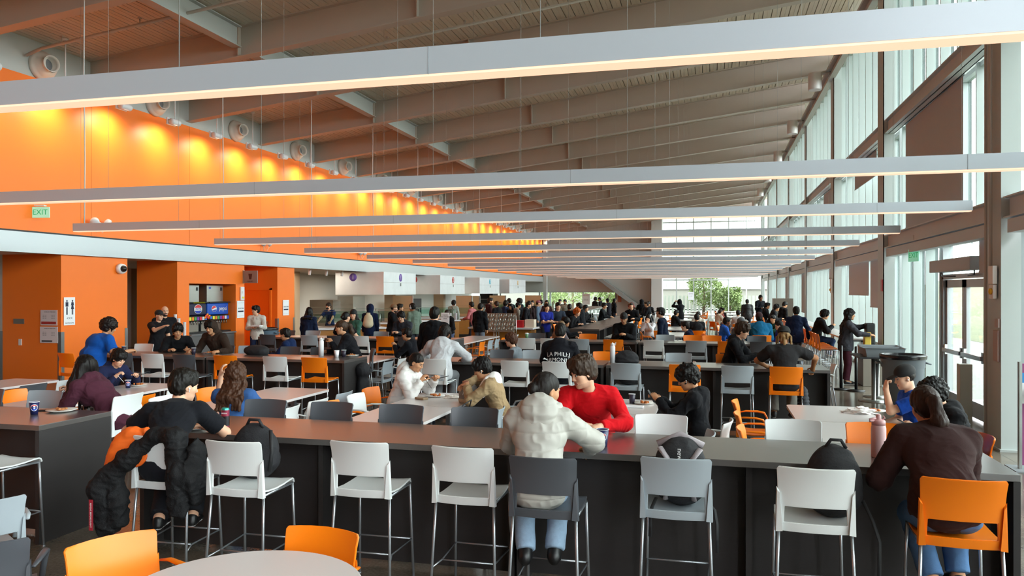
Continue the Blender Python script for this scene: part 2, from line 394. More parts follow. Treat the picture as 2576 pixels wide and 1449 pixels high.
    def beardmask(c):
        q = (c-hc0)@RH; return (q[:, 2] < -.035-.02*(beard < 2)) & (q[:, 1] > -.01) & (np.abs(q[:, 2]+.062) > .010) & (q[:, 2] > -.12) & (np.abs(q[:, 0]) < .07) | ((q[:, 2] < -.043) & (q[:, 2] > -.054) & (q[:, 1] > .08) & (np.abs(q[:, 0]) < .03))
    mats = [(lipm, lipmask)] if h < .012 else None
    if beard: mats = (mats or [])+[(M('stubble_'+hc+sk, hc, .8) if beard > 1 else M('stubble_l_'+sk, {'l': 'c99c82', 'm': 'ae7d5c', 't': '9a6846', 'd': '6c432d'}[sk], .8), beardmask)]
    b = sdf_part('body', body, h, skm, root, None, mats)
    if h < .012:
        eye = MB()
        for sg in (-1, 1):
            c = H(sg*.031, .0765, .005); eye.lathe([(0, -.0115), (.0075, -.0087), (.0115, 0), (.0075, .0087), (0, .0115)], c, 10, 0, tuple(RH@V(0, 1, 0)))
            eye.lathe([(.0052, 0), (0, .0016)], H(sg*.031, .0872, .002), 10, 1, tuple(RH@V(0, 1, -.1)))
        eye.build('eyes', [M('eye_white', 'd8d2ca', .3), M('eye_iris', '1c120c', .2)], root)
        lid = MB(); br = MB()
        for sg in (-1, 1):
            lid.tube([H(sg*.017, .0865, .007), H(sg*.025, .0895, .0105), H(sg*.034, .0895, .0105), H(sg*.044, .083, .006)], [.002, .0026, .0026, .0016], 5)
            br.tube([H(sg*.014, .0915, .024), H(sg*.027, .0935, .030), H(sg*.040, .087, .029), H(sg*.05, .078, .023)], [.003, .004, .0034, .0014], 6)
        lid.build('eyelashes', M('lash', '0d0a09', .6), root); br.build('eyebrows', hm if hair not in ('bald',) else M('brow_dark', '2a1c15', .7), root)
    # ---- top garment
    col = M('cloth_'+tc+('p' if puff else ''), tc, .85, noise=.12, nscale=60, sheen=.03, spec=.12, bump=.15, bscale=300) if not (top == 'puffer') else M('puffer_'+tc, tc, .5, spec=.35, noise=.05, nscale=20)
    if top != 'none':
        g = [infl(p, ct) for p in torso]
        if sit_ and hemup: pass
        elif sit_: g.append(E(P0+Rt0@V(0, -.01, -.03), (.160*ww+ct*.6, .125*ww+ct*.6, .11), Rt0, .05))
        else: g += [E(P0+V(0, -.005, -.08), (.158*ww+ct*.8, .118*ww+ct*.8, .24), None, .05), E(P0+V(0, 0, -.26), (.5, .5, .13), None, .008, sub=True)]
        cut = slv
        for (sh, e, t, ua, fa) in ((shl, el, tl, uaL, faL), (shr, er, tr, uaR, faR)):
            if top == 'tank' or top == 'vest': continue
            if long_:
                g.append(infl(ua, ct*.95)); e2 = e+(t-e)*(.98 if not cut else cut); r2 = fa['r2']+(.012 if top != 'puffer' else .02)
                g.append(C(e, e2, fa['r1']+ct*.9, r2+(.008 if top in ('puffer', 'fleece') else .002), .03, 1))
            else:
                e2 = sh+(e-sh)*.72; g.append(C(sh, e2, ua['r1']+ct+.006, ua['r2']+ct+.018, .03, 1))
        # collar
        if top in ('hoodie', 'jacket', 'puffer', 'hood'):
            g += [E(nb+Rt@V(0, -.055, .015), (.10, .075, .055), Rt, .04), E(nb+Rt@V(0, -.085, -.02), (.115, .055, .075), Rt, .05), C(nb+Rt@V(-.075, -.01, .02), nb+Rt@V(-.035, .085, -.03), .030, .024, .03), C(nb+Rt@V(.075, -.01, .02), nb+Rt@V(.035, .085, -.03), .030, .024, .03)]
        elif top in ('fleece',): g += [C(nb-nd*.02, nb+nd*.055, .085, .082, .02, 1)]
        else: g += [C(nb-nd*.02, nb+nd*.018, .078, .068, .02, 1)]
        g.append(infl(neck, .006) | {'sub': True, 'k': .008, 'b': nt+nd*.12})
        if top == 'hood':
            g = g[:-1]+[E(H(0, -.022, .03), (.108, .122, .118), RH, .05), E(H(0, -.05, -.06), (.095, .09, .09), RH, .05), E(H(0, .075, -.012), (.070, .11, .094), RH, .02, sub=True), E(H(0, -.012, .022), (.088, .1, .098), RH, .01, sub=True), infl(neck, .012) | {'sub': True, 'k': .02}]
        amp = {'tee': .006, 'tank': .001, 'sweater': .009, 'hoodie': .010, 'hood': .010, 'jacket': .010, 'fleece': .006}.get(top, .004)
        dsp = quilt(.0085, .105, seed) if top == 'puffer' else (folds(amp, 10, seed) if h < .02 else None)
        tname = {'tee': 't_shirt', 'tank': 'tank_top', 'sweater': 'sweater', 'hoodie': 'hoodie', 'hood': 'hoodie', 'jacket': 'jacket', 'fleece': 'fleece_jacket', 'puffer': 'puffer_jacket', 'vest': 'vest'}[top]
        gm = sdf_part(tname, g, h, col, root, dsp)
        if shirt: # inner shirt showing at the chest
            sdf_part('undershirt', [infl(torso[2], ct+.004) | {'r': torso[2]['r']*V(.45, 1, 1)+ct+.004}], h, M('cloth_'+shirt, shirt, .85), root)
    # ---- trousers
    if bot and legs:
        bt = M('cloth_'+bot, bot, .85, noise=.15, nscale=35, spec=.2, bump=.15, bscale=200)
        g = [infl(torso[0], .012)]+[infl(p, .012) for p in (thL, thR)]+[C(kl, al-(al-kl)*.06, .056+.016, .036+.030, .03, 1), C(kr, ar-(ar-kr)*.06, .056+.016, .036+.030, .03, 1)]
        sdf_part('trousers', g, max(h, .008), bt, root, folds(.005, 8, seed+5) if h < .02 else None)
        g = []
        for A in (al, ar):
            g += [C(A+V(0, -.02, -.045), A+V(0, .13, -.055), .036, .032, .02), C(A+V(0, -.01, -.01), A+V(0, .05, -.035), .040, .036, .02), E(A+V(0, .155, -.058), (.042, .05, .026), None, .02), E(A+V(0, .06, -.16), (.2, .3, .074), None, .004, sub=True)]
        if boot: g += [C(A+V(0, -.01, -.02), A+(K-A)*.30, .050, .052, .02, 1) for A, K in ((al, kl), (ar, kr))]
        am = min(al[2], ar[2]); so = M('sole_'+soles, soles, .6)
        sdf_part('shoes', g, max(h, .008), M('shoe_'+shoe, shoe, .4), root, None, [(so, lambda c: (((c[:, 2] < al[2]-.064) & (np.abs(c[:, 0]-al[0]) < .09) & (abs(al[2]-ar[2]) < .001)) | ((c[:, 2] < al[2]-.064) & (c[:, 0] < 0) & (np.abs(c[:, 0]-al[0]) < .06)) | ((c[:, 2] < ar[2]-.064) & (c[:, 0] >= 0) & (np.abs(c[:, 0]-ar[0]) < .06))))])
    # ---- hair
    face = E(H(0, .105, -.055), (.074, .075, .098), RH, .012, sub=True)
    earc = [E(H(sg*.08, .012, -.03), (.03, .034, .045), RH, .01, sub=True) for sg in (-1, 1)]
    hh = max(h, .004)
    if hair in ('short', 'fringe', 'buzz', 'afro', 'curly', 'mop', 'fade'):
        th = {'short': .017, 'fringe': .022, 'buzz': .005, 'afro': .045, 'curly': .032, 'mop': .028, 'fade': .014}[hair]
        if h > .018: th = max(th, .012)
        if extra and ('cap' in extra or extra == 'beanie'): th = .003
        g = [E(H(0, -.020, .046), (.074+th, .096+th, .084+th), RH, .02)]
        g += [E(H(0, -.05, -.01), (.070+th*.7, .062+th*.6, .075+th*.3), RH, .03)]
        if hair in ('fringe', 'mop', 'curly'):
            for i in range(-3, 4): g.append(C(H(i*.019, .050, .112), H(i*.021, .089-.0018*i*i, .070), .024, .013, .016))
            g += [C(H(sg*.068, .0, .06), H(sg*.08, .012, -.005), .022, .012, .02) for sg in (-1, 1)]
            face = E(H(0, .12, -.045), (.070, .065, .092), RH, .006, sub=True)
        elif hair in ('afro',): face = E(H(0, .125, -.05), (.072, .085, .095), RH, .02, sub=True)
        else: g += [C(H(0, .055, .108), H(0, .070, .102), .030, .026, .02)]
        if hair == 'fade': g = [E(H(0, -.005, .075), (.073, .085, .062), RH, .02), E(H(0, -.03, .02), (.078, .085, .075), RH, .02)]
        g += [face]+(earc if hair not in ('afro', 'curly', 'mop') else [E(H(sg*.09, .02, -.05), (.03, .03, .05), RH, .02, sub=True) for sg in (-1, 1)])
        cut = E(H(0, .02, -.165), (.14, .2, .09), RH, .02, sub=True); g.append(cut)
        dn = hairnoise(*{'short': (.006, 60, .3), 'fringe': (.007, 55, .25), 'buzz': (.001, 90, 1), 'afro': (.012, 42, 1), 'curly': (.015, 34, .8), 'mop': (.009, 45, .4), 'fade': (.004, 60, .5)}[hair], seed)
        sdf_part('hair', g, hh, hm, root, dn)
    elif hair in ('long', 'longcurly', 'pony', 'bun', 'dreads', 'slick'):
        th = {'long': .014, 'longcurly': .026, 'pony': .010, 'bun': .007, 'dreads': .018, 'slick': .007}[hair]
        if extra and ('cap' in extra or extra == 'beanie'): th = .002
        g = [E(H(0, -.018, .040), (.074+th, .096+th, .084+th), RH, .02), E(H(0, -.045, -.005), (.070+th*.7, .066+th*.7, .07+th), RH, .03), face]
        if hair in ('long', 'longcurly'):
            L = hairlen or .32; ba = dr(a)
            for i in range(-3, 4):
                xx = i*.024; st = H(xx*1.1, -.055+.010*abs(i), .0); e0 = H(xx*1.3, -.085+.02*abs(i), -.09); e1 = nb+Rt@V(xx*1.7, -.13+.008*abs(i), .02-.35*L); e2 = nb+Rt@V(xx*1.8, -.125, .06-L)
                if drop: e0 = H(xx*1.3, -.085+.02*abs(i), -.04); e1 = e0+V(xx*.8, .03, -L*.5); e2 = e0+V(xx*.9, .06, -L)
                g += [C(st, e0, .032, .030, .03), C(e0, e1, .030, .028, .03), C(e1, e2, .028, .012, .03)]
            for sg in (-1, 1):
                if drop: a0 = H(sg*.078, .0, .03); g += [C(H(sg*.06, .02, .07), a0, .02, .026, .02), C(a0, a0+V(sg*.06, .02, -L*.5), .03, .044, .03), C(a0+V(sg*.06, .02, -L*.5), a0+V(sg*.09, .05, -L), .044, .016, .03), C(a0+V(0, -.05, 0), a0+V(sg*.07, -.03, -L*.9), .04, .03, .03)]; continue
                g += [C(H(sg*.07, .0, .05), H(sg*.084, .0, -.06), .018, .02, .02), C(H(sg*.084, .0, -.06), nb+Rt@V(sg*.095, .02, .0), .02, .022, .02), C(nb+Rt@V(sg*.095, .02, .0), nb+Rt@V(sg*.11, .05, -.12), .024, .010, .02)]
        else: g += earc
        if hair == 'bun': g += [E(H(0, -.125, -.01), (.042, .034, .036), RH, .012), E(H(.012, -.13, -.03), (.03, .026, .026), RH, .01)]
        if hair == 'pony':
            L = hairlen or .28; p0 = H(0, -.115, .03); p1 = H(.0, -.16, .0); p2 = p1+V(.02, -.04, -.12); p3 = p2+V(.02, .01, -L+.12)
            g += [C(p0, p1, .024, .034, .015), C(p1, p2, .036, .042, .03), C(p2, p3, .042, .014, .03), C(p2+V(-.02, 0, 0), p3+V(-.04, 0, .06), .03, .01, .02)]
        if hair == 'dreads':
            rnd = random.Random(seed)
            for i in range(34):
                an = rnd.uniform(-2.6, 2.6)-pi/2*0; rr = .088; p0 = H(sin(an)*.075, -cos(an)*.085-.01, rnd.uniform(.02, .07)-(.05 if extra else 0)); p1 = p0+RH@V(sin(an)*.025, -cos(an)*.03, -.03); p2 = p1+V(rnd.uniform(-.01, .01), -.01, -rnd.uniform(.07, .13))
                if cos(an) < -.3: continue
                g += [C(p0, p1, .013, .013, .006), C(p1, p2, .013, .010, .006)]
        dn = hairnoise(*{'long': (.006, 50, .12), 'longcurly': (.014, 34, .5), 'pony': (.005, 60, .2), 'bun': (.003, 70, .2), 'dreads': (.003, 60, .5), 'slick': (.003, 70, .2)}[hair], seed)
        g = [p for p in g if not p['sub']]+[p for p in g if p['sub']]
        sdf_part('hair', g, hh, hm, root, dn)
    if hoodup:
        sdf_part('hood', [E(nb+Rt@V(0, -.115, .02), (.125, .065, .095), Rt, .05), E(nb+Rt@V(0, -.10, -.05), (.115, .07, .085), Rt, .05), C(nb+Rt@V(-.115, -.04, .045), nb+Rt@V(.0, -.10, .07), .042, .05, .04), C(nb+Rt@V(.115, -.04, .045), nb+Rt@V(.0, -.10, .07), .042, .05, .04), C(nb+Rt@V(-.11, -.03, .04), nb+Rt@V(-.06, .08, -.01), .040, .03, .03), C(nb+Rt@V(.11, -.03, .04), nb+Rt@V(.06, .08, -.01), .040, .03, .03), infl(neck, .004) | {'sub': True, 'k': .01, 'b': nt+nd*.1}], h, col, root, quilt(.008, .09, seed+3))
    if extra in ('cap', 'capback'):
        cm = M('cap_'+cap, cap, .8); sg = 1 if extra == 'cap' else -1
        g = [E(H(0, -.016, .058), (.090, .110, .085), RH, .01), E(H(0, -.01, -.075), (.2, .2, .105), RH, .008, sub=True)]
        g += [E(H(0, sg*.125, .038), (.068, .066, .008), RH@rotx(R(-sg*12)), .008)]
        sdf_part('cap', g, min(h, .006) if h < .01 else h, cm, root)
    if extra == 'beanie':
        g = [E(H(0, -.016, .058), (.089, .108, .098), RH, .01), E(H(0, -.01, -.082), (.2, .2, .105), RH, .008, sub=True), E(H(0, -.012, .035), (.093, .112, .022), RH, .008)]
        sdf_part('beanie', g, h, M('cap_'+cap, cap, .9, bump=.5, bscale=120), root)
    if extra == 'phones' or extra == 'capphones':
        q = MB(); q.tube([H(.092*cos(t), -.015, .02+.112*sin(t)) for t in np.linspace(0, pi, 13)], .008, 8)
        for sg in (-1, 1): q.lathe([(.0, -.016), (.034, -.012), (.036, .008), (0, .014)], H(sg*.096, -.005, -.008), 14, 0, tuple(RH@V(sg, 0, 0)))
        q.build('headphones', M('phones_'+cap, cap, .4), root)
        if extra == 'capphones':
            sdf_part('cap', [E(H(0, -.016, .058), (.090, .110, .085), RH, .01), E(H(0, -.01, -.075), (.2, .2, .105), RH, .008, sub=True), E(H(0, .125, .038), (.068, .066, .008), RH@rotx(R(-12)), .008)], h, M('cap_151517', '151517', .8), root)
    if extra == 'glasses' or extra == 'glasscap':
        q = MB()
        for sg in (-1, 1):
            q.tube([H(sg*.031+.022*cos(t), .101, .002+.018*sin(t)) for t in np.linspace(0, 2*pi, 15)], .0014, 5)
            q.tube([H(sg*.053, .099, .008), H(sg*.076, .02, .006)], .0015, 5)
        q.tube([H(-.009, .103, .006), H(.009, .103, .006)], .0014, 5)
        q.build('glasses', M('wire_dark', '3a3a3e', .3, metal=1), root)
    if extra == 'buds' or extra == 'glasses':
        q = MB()
        for sg in (-1, 1): q.lathe([(0, -.006), (.0075, -.003), (.008, .003), (0, .008)], H(sg*.086, .004, -.012), 10, 0, tuple(RH@V(sg, .2, 0))); q.tube([H(sg*.087, .006, -.012), H(sg*.084, .012, -.042)], .003, 6)
        q.build('earbuds', M('bud_white', 'f2f2f2', .3), root)
    if extra == 'mask':
        sdf_part('face_mask', [E(H(0, .06, -.05), (.058, .055, .05), RH, .01)], h, M('mask_dark', '17171a', .8), root)
    root.scale = (s, s, s)
    info = dict(root=root, H=H, nb=nb, Rt=Rt, tl=tl, tr=tr, P0=P0, chs=chs, RH=RH, wa=wa, ct=ct, el=el, er=er)
    return info
def W(info, p):
    """body point to world"""
    r = info['root']; return Matrix.LocRotScale(r.location, r.rotation_euler, r.scale) @ Vector(tuple(p))
# ------------------------------------------------------------------ the room
XW, XC, XG = -14.75, 3.77, 4.35       # orange wall face, column inner face, glass line
Y0, Y1 = -9.5, 70.0
def fl(x): return 7.08+.117*(x-XW)    # underside of roof beams
DECK = .72
def struct(o): o['kind'] = 'structure'; return o
orange = M('orange_paint', 'fb7c24', .42, spec=.35, noise=.02, nscale=3)
white = M('white_paint', 'dcdcd8', .7); greyw = M('grey_paint', 'b9bcbb', .6, spec=.3)
steel = M('grey_steel_paint', 'b6aa9f', .45, spec=.4, noise=.03, nscale=2)
frame = M('window_frame_metal', 'aab3b1', .35, spec=.5, noise=.02)
dark = M('dark_gasket', '090c18', .4)
fascia_m = M('fascia_metal', 'b4bbbf', .32, metal=.3, spec=.5)
# floor: polished concrete with saw-cut joints
fm = bpy.data.materials.new('polished_concrete'); fm.use_nodes = True; n = fm.node_tree; b = n.nodes['Principled BSDF']; Lk = n.links.new
t = n.nodes.new('ShaderNodeTexCoord'); n1 = n.nodes.new('ShaderNodeTexNoise'); n1.inputs['Scale'].default_value = 1.3; n1.inputs['Detail'].default_value = 8; Lk(t.outputs['Object'], n1.inputs[0])
n2 = n.nodes.new('ShaderNodeTexNoise'); n2.inputs['Scale'].default_value = 45; n2.inputs['Detail'].default_value = 3; Lk(t.outputs['Object'], n2.inputs[0])
r1 = n.nodes.new('ShaderNodeValToRGB'); r1.color_ramp.elements[0].color = (*srgb('5d544a'), 1); r1.color_ramp.elements[1].color = (*srgb('857a6c'), 1); r1.color_ramp.elements[0].position = .35; r1.color_ramp.elements[1].position = .7
Lk(n1.outputs[0], r1.inputs[0]); m1 = n.nodes.new('ShaderNodeMix'); m1.data_type = 'RGBA'; m1.blend_type = 'MULTIPLY'; m1.inputs[0].default_value = .5; Lk(r1.outputs[0], m1.inputs[6])
r2 = n.nodes.new('ShaderNodeValToRGB'); r2.color_ramp.elements[0].color = (.55, .53, .5, 1); r2.color_ramp.elements[1].color = (1, 1, 1, 1); r2.color_ramp.elements[0].position = .4; r2.color_ramp.elements[1].position = .6; Lk(n2.outputs[0], r2.inputs[0]); Lk(r2.outputs[0], m1.inputs[7])
bk = n.nodes.new('ShaderNodeTexBrick'); bk.offset = 0; bk.inputs['Scale'].default_value = 1; bk.inputs['Brick Width'].default_value = 3.7; bk.inputs['Row Height'].default_value = 3.7; bk.inputs['Mortar Size'].default_value = .006; bk.inputs['Color1'].default_value = bk.inputs['Color2'].default_value = (1, 1, 1, 1); bk.inputs['Mortar'].default_value = (.25, .25, .25, 1); Lk(t.outputs['Object'], bk.inputs[0])
m2 = n.nodes.new('ShaderNodeMix'); m2.data_type = 'RGBA'; m2.blend_type = 'MULTIPLY'; m2.inputs[0].default_value = 1; Lk(m1.outputs[2], m2.inputs[6]); Lk(bk.outputs[0], m2.inputs[7]); Lk(m2.outputs[2], b.inputs['Base Color'])
b.inputs['Roughness'].default_value = .17; b.inputs['Specular IOR Level'].default_value = .55
struct(MB().span(-22, 4.9, Y0-1, Y1+1, -.2, 0).build('floor', fm))
# ---- left side: orange upper wall, metal fascia, piers
struct(MB().span(XW-.2, XW, Y0, Y1, 3.45, 6.96).build('wall_left', orange))
jm = M('joint_dark_orange', '9a3f08', .8)  # darker orange for the thin upright joint lines
q = MB()
for k in range(16): q.span(XW+.0005, XW+.002, 11.2+3.72*k-.004+1.1, 11.2+3.72*k+.004+1.1, 3.5, 6.96)
struct(q.build('trim_1', jm))
struct(MB().span(XW-.25, XW-.02, Y0, Y1, 6.96, 9.2).build('wall_left_upper', greyw))
struct(MB().span(XW-.05, XW+.10, Y0, Y1, 3.01, 3.46).span(XW-.05, XW+.06, Y0, Y1, 3.46, 3.5, 1).build('trim_2', [fascia_m, M('reveal_dark', '2a2c30', .6)]))
struct(MB().span(-22, XW-.05, Y0, Y1, 3.03, 3.2).build('ceiling_lower', M('soffit', 'cfc8bd', .7)))
def pier(n_, ya, yb, depth, z1=3.03, niche=None):
    q = MB()
    if niche is None: q.span(XW-depth, XW, ya, yb, 0, z1)
    else:
        na, nb_, nz = niche
        q.span(XW-depth, XW, ya, na, 0, z1).span(XW-depth, XW, nb_, yb, 0, z1).span(XW-depth, XW, na, nb_, nz, z1).span(XW-depth, XW-.95, na, nb_, 0, nz)
    struct(q.build('wall_left_pier_%d' % n_, orange))
struct(MB().span(XW-1.7, XW, Y0, 12.5, 0, 3.03).build('wall_left_pier_0', orange))  # added out of view to keep light off the nearest pier's side face
pier(1, 15.1, 17.24, 1.7); nY0, nY1 = YA(476, XW), YA(593, XW)
pier(2, 19.2, 22.5, 1.35, niche=(nY0, nY1, 2.38)); pier(3, 24.5, 25.65, 1.32)
struct(MB().span(-16.3, XW-1.32+.01, 22.3, 24.6, 0, 3.03).build('wall_left_alcove', orange))
struct(MB().span(-22, -21.8, Y0, Y1, 0, 3.1).build('wall_left_back', white))
struct(MB().span(-22, -16.4, 17.9, 18.05, 0, 3.03).span(-22, -16.45, 15.2, 15.35, 0, 3.03).span(-19.2, -19.0, 4, 15, 0, 3.03).build('wall_left_corridor', white))
# door set in the side of the third pier
dx0, dx1 = -15.98, -15.02
d = struct(MB().span(dx0, dx1, 24.44, 24.5, 0, 2.2, 0, .004).build('door_1', M('orange_door', 'f2660f', .4)))
MB().span(dx0-.06, dx0, 24.42, 24.5, 0, 2.26).span(dx1, dx1+.06, 24.42, 24.5, 0, 2.26).span(dx0-.06, dx1+.06, 24.42, 24.5, 2.2, 2.26).build('door_frame', orange, d)
MB().span(dx1-.13, dx1-.06, 24.42, 24.44, .98, 1.1).tube([(dx1-.1, 24.43, 1.05), (dx1-.1, 24.38, 1.05), (dx1-.26, 24.38, 1.05)], .012).build('door_handle', M('brushed_steel', 'b8b8b8', .3, metal=1), d)
guard = M('corner_guard_steel', '8f9091', .35, metal=.8)
gi = [(XW, 15.1, 'on the corner of the nearest orange pier'), (XW, 17.24, 'on the far corner of the nearest orange pier'), (XW, 19.2, 'on the corner of the drinks pier'), (XW, 24.5, 'on the corner of the pier beside the orange door'), (-16.45, 15.1, 'at the inner left edge of the nearest orange pier'), (XW, 25.65, 'at the kitchen end of the dish return pier')]
for (gx, gy, wh) in gi:
    sy = 1 if gy in (15.1, 19.2, 24.5) else -1
    q = MB().span(gx-.09, gx+.008, gy-sy*.008, gy, 0.02, 1.2).span(gx, gx+.008, gy, gy+sy*.09, .02, 1.2)
    tag(q.build('corner_guard', guard), 'brushed steel corner guard '+wh, 'corner guard')
# ---- roof
q = MB(); pitch = .235; x = XW-.1; vs = []
sec = []
while x < XG+.6:
    z = fl(x)+DECK; z2 = z+.117*pitch
    for (fx, dz) in ((0, 0), (.46, 0), (.47, .006), (.50, .006), (.51, 0), (.91, 0), (.915, .07), (.995, .07)): sec.append((x+pitch*fx, z+.117*pitch*fx+dz))
    x += pitch
vs = [(a, Y0-1, c) for a, c in sec]+[(a, Y1+.6, c) for a, c in sec]; N_ = len(sec)
struct(q.add(vs, [(i, i+1, N_+i+1, N_+i) for i in range(N_-1)]).build('ceiling', M('deck_paint', 'cdc1b1', .5, spec=.4, noise=.05, nscale=1.5)))
struct(MB().add([(XW-.3, Y0-1, fl(XW)+DECK+.25), (6.2, Y0-1, fl(6.2)+DECK+.25), (6.2, Y1+1, fl(6.2)+DECK+.25), (XW-.3, Y1+1, fl(XW)+DECK+.25), (XW-.3, Y0-1, fl(XW)+DECK+.1), (6.2, Y0-1, fl(6.2)+DECK+.1), (6.2, Y1+1, fl(6.2)+DECK+.1), (XW-.3, Y1+1, fl(XW)+DECK+.1)], [(0, 1, 2, 3), (7, 6, 5, 4), (0, 4, 5, 1), (1, 5, 6, 2), (2, 6, 7, 3), (3, 7, 4, 0)]).build('ceiling_roof_slab', white))
ORD = ['first', 'second', 'third', 'fourth', 'fifth', 'sixth', 'seventh', 'eighth', 'ninth', 'tenth', 'eleventh', 'twelfth', 'thirteenth', 'fourteenth', 'fifteenth', 'sixteenth', 'seventeenth', 'eighteenth', 'nineteenth', 'twentieth', 'twenty-first', 'twenty-second', 'twenty-third', 'twenty-fourth', 'twenty-fifth', 'twenty-sixth', 'twenty-seventh', 'twenty-eighth', 'twenty-ninth', 'thirtieth', 'thirty-first', 'thirty-second']
def slopebox(q, x0, x1, ya, yb, dz0, dz1, mi=0):
    q.add([(x0, ya, fl(x0)+dz0), (x1, ya, fl(x1)+dz0), (x1, yb, fl(x1)+dz0), (x0, yb, fl(x0)+dz0), (x0, ya, fl(x0)+dz1), (x1, ya, fl(x1)+dz1), (x1, yb, fl(x1)+dz1), (x0, yb, fl(x0)+dz1)],
          [(0, 3, 2, 1), (4, 5, 6, 7), (0, 1, 5, 4), (1, 2, 6, 5), (2, 3, 7, 6), (3, 0, 4, 7)], mi); return q
BY = [12.3+3.72*k for k in range(-5, 16)]
proto = None
for i, y in enumerate(BY):
    lab = 'grey steel roof beam crossing the hall, %s from the front' % ORD[i]
    if proto is None:
        q = MB(); slopebox(q, XW-.02, XC, -.006, .006, .02, DECK-.02); slopebox(q, XW-.02, XC, -.13, .13, 0, .022); slopebox(q, XW-.02, XC, -.13, .13, DECK-.022, DECK)
        for sx_ in (-10.6, -6.2): slopebox(q, sx_-.012, sx_+.012, -.12, .12, .02, DECK-.02)
        for k in range(13): slopebox(q, -5+k*.65, -5+k*.65+.003, -.135, -.13, 0, .01)
        proto = q.build('roof_beam', steel); proto.location = (0, y, 0); tag(proto, lab, 'roof beam', 'roof beams')
    else: o = proto.copy(); COL.objects.link(o); o.location = (0, y, 0); o['label'] = lab
# longitudinal tie beams between the roof beams
proto = None
for i, y in enumerate(BY[:-1]):
    lab = 'short pale steel tie beam in the %s roof bay from the front' % ORD[i]
    if proto is None:
        q = MB(); q.span(-10.606, -10.594, .14, 3.58, fl(-10.6)+.22, fl(-10.6)+DECK-.03).span(-10.72, -10.48, .14, 3.58, fl(-10.6)+.2, fl(-10.6)+.22).span(-10.72, -10.48, .14, 3.58, fl(-10.6)+DECK-.05, fl(-10.6)+DECK-.03)
        proto = q.build('tie_beam', greyw); proto.location = (0, y, 0); tag(proto, lab, 'tie beam', 'tie beams')
    else: o = proto.copy(); COL.objects.link(o); o.location = (0, y, 0); o['label'] = lab
# edge girder along the tops of the columns
ge = MB(); ge.span(XC-.16, XC+.06, Y0, Y1, fl(XC)+.03, fl(XC)+.10).span(XC-.02, XC+.0, Y0, Y1, fl(XC)-.25, fl(XC)+.03).span(XC-.12, XC+.06, Y0, Y1, fl(XC)-.28, fl(XC)-.25)
tag(ge.build('edge_girder', greyw), 'long light grey girder along the tops of the window columns', 'girder')
# sprinkler pipes
for i, y in enumerate((14.1, 17.9, 10.4)):
    q = MB().tube([(XW+.05, y, fl(XW)+.3), (XW+.45, y, fl(XW)+.42), (3.4, y, fl(3.4)+.44)], .035, 8)
    for k in range(9): q.tube([(XW+1+2*k, y, fl(XW+1+2*k)+.5), (XW+1+2*k, y, fl(XW+1+2*k)+.38)], .012, 6).span(XW+1+2*k-.03, XW+1+2*k+.03, y-.03, y+.03, fl(XW+1+2*k)+.5, fl(XW+1+2*k)+.53)
    tag(q.build('sprinkler_pipe', steel), 'grey sprinkler pipe under the roof deck, %s from the front' % ['second', 'third', 'first'][i], 'pipe')
# ---- round air jets high on the left wall
jet = M('jet_white', 'd9d2cb', .35)
jb = M('jet_dark', '77767a', .5)
proto = None
for i in range(15):
    y = 14.55+3.72*i; lab = 'white round air jet nozzle on the left wall, %s from the front' % ORD[i]
    if proto is None:
        proto = thing('air_jet', lab, 'air jet', (XW-.02, y, 7.27), 0, 'air jets')
        ax_ = (1, -.0, 0)
        MB().lathe([(.33, 0), (.345, .03), (.33, .10), (.30, .12), (.29, .16), (.24, .24), (.19, .29), (.165, .30)], (0, 0, 0), 28, 0, ax_, cap=False).build('housing', jet, proto)
        MB().lathe([(.155, .27), (.165, .36), (.19, .42), (.175, .425), (.15, .36), (.14, .2), (0.0, .2)], (0, 0, 0), 28, 0, (1, -.25, 0), cap=False).build('nozzle', [jet], proto)
        MB().lathe([(.001, .21), (.138, .21)], (0, 0, 0), 20, 0, (1, -.25, 0), cap=False).build('louver', jb, proto)
    else: dup(proto, (XW-.02, y, 7.27), 0, lab)
# ---- wall washers on rods
proto = None; wl = M('washer_white', 'e6e6ea', .4); lens = M('washer_lens', 'fff2d8', .4, emis='ffdca0', es=3)
for i in range(31):
    y = 12.75+1.86*i; x = -14.15; lab = 'small white wall washer on a ceiling rod, %s from the front' % ORD[i]
    if proto is None:
        proto = thing('wall_washer', lab, 'wall washer', (x, y, 6.78), 0, 'wall washers')
        MB().tube([(0, 0, 0.05), (0, 0, fl(x)+DECK-6.78)], .014, 6).tube([(0, 0, fl(x)+DECK-6.83), (0, 0, fl(x)+DECK-6.78)], .06, 10).build('rod', wl, proto)
        MB().lathe([(.0, -.17), (.075, -.17), (.085, -.15), (.085, .15), (.075, .17), (0, .17)], (0, 0, -.03), 14, 0, (.0, 1, 0)).build('lamp_head', wl, proto)
        MB().box((-.12, 0, -.01), (.05, .36, .19), bev=.01).build('reflector', wl, proto)
        MB().box((-.155, 0, -.03), (.01, .30, .12)).build('lens', lens, proto)
    else: dup(proto, (x, y, 6.78), 0, lab)
    L_ = bpy.data.lights.new('washer_lamp', 'SPOT'); L_.energy = 180; L_.color = (1, .90, .66); L_.spot_size = R(130); L_.spot_blend = 1; L_.shadow_soft_size = .15
    o = bpy.data.objects.new('washer_lamp', L_); COL.objects.link(o); o.location = (x+.05, y, 6.62); o.rotation_euler = Vector((-.62, 0, -.62)).to_track_quat('-Z', 'Y').to_euler()
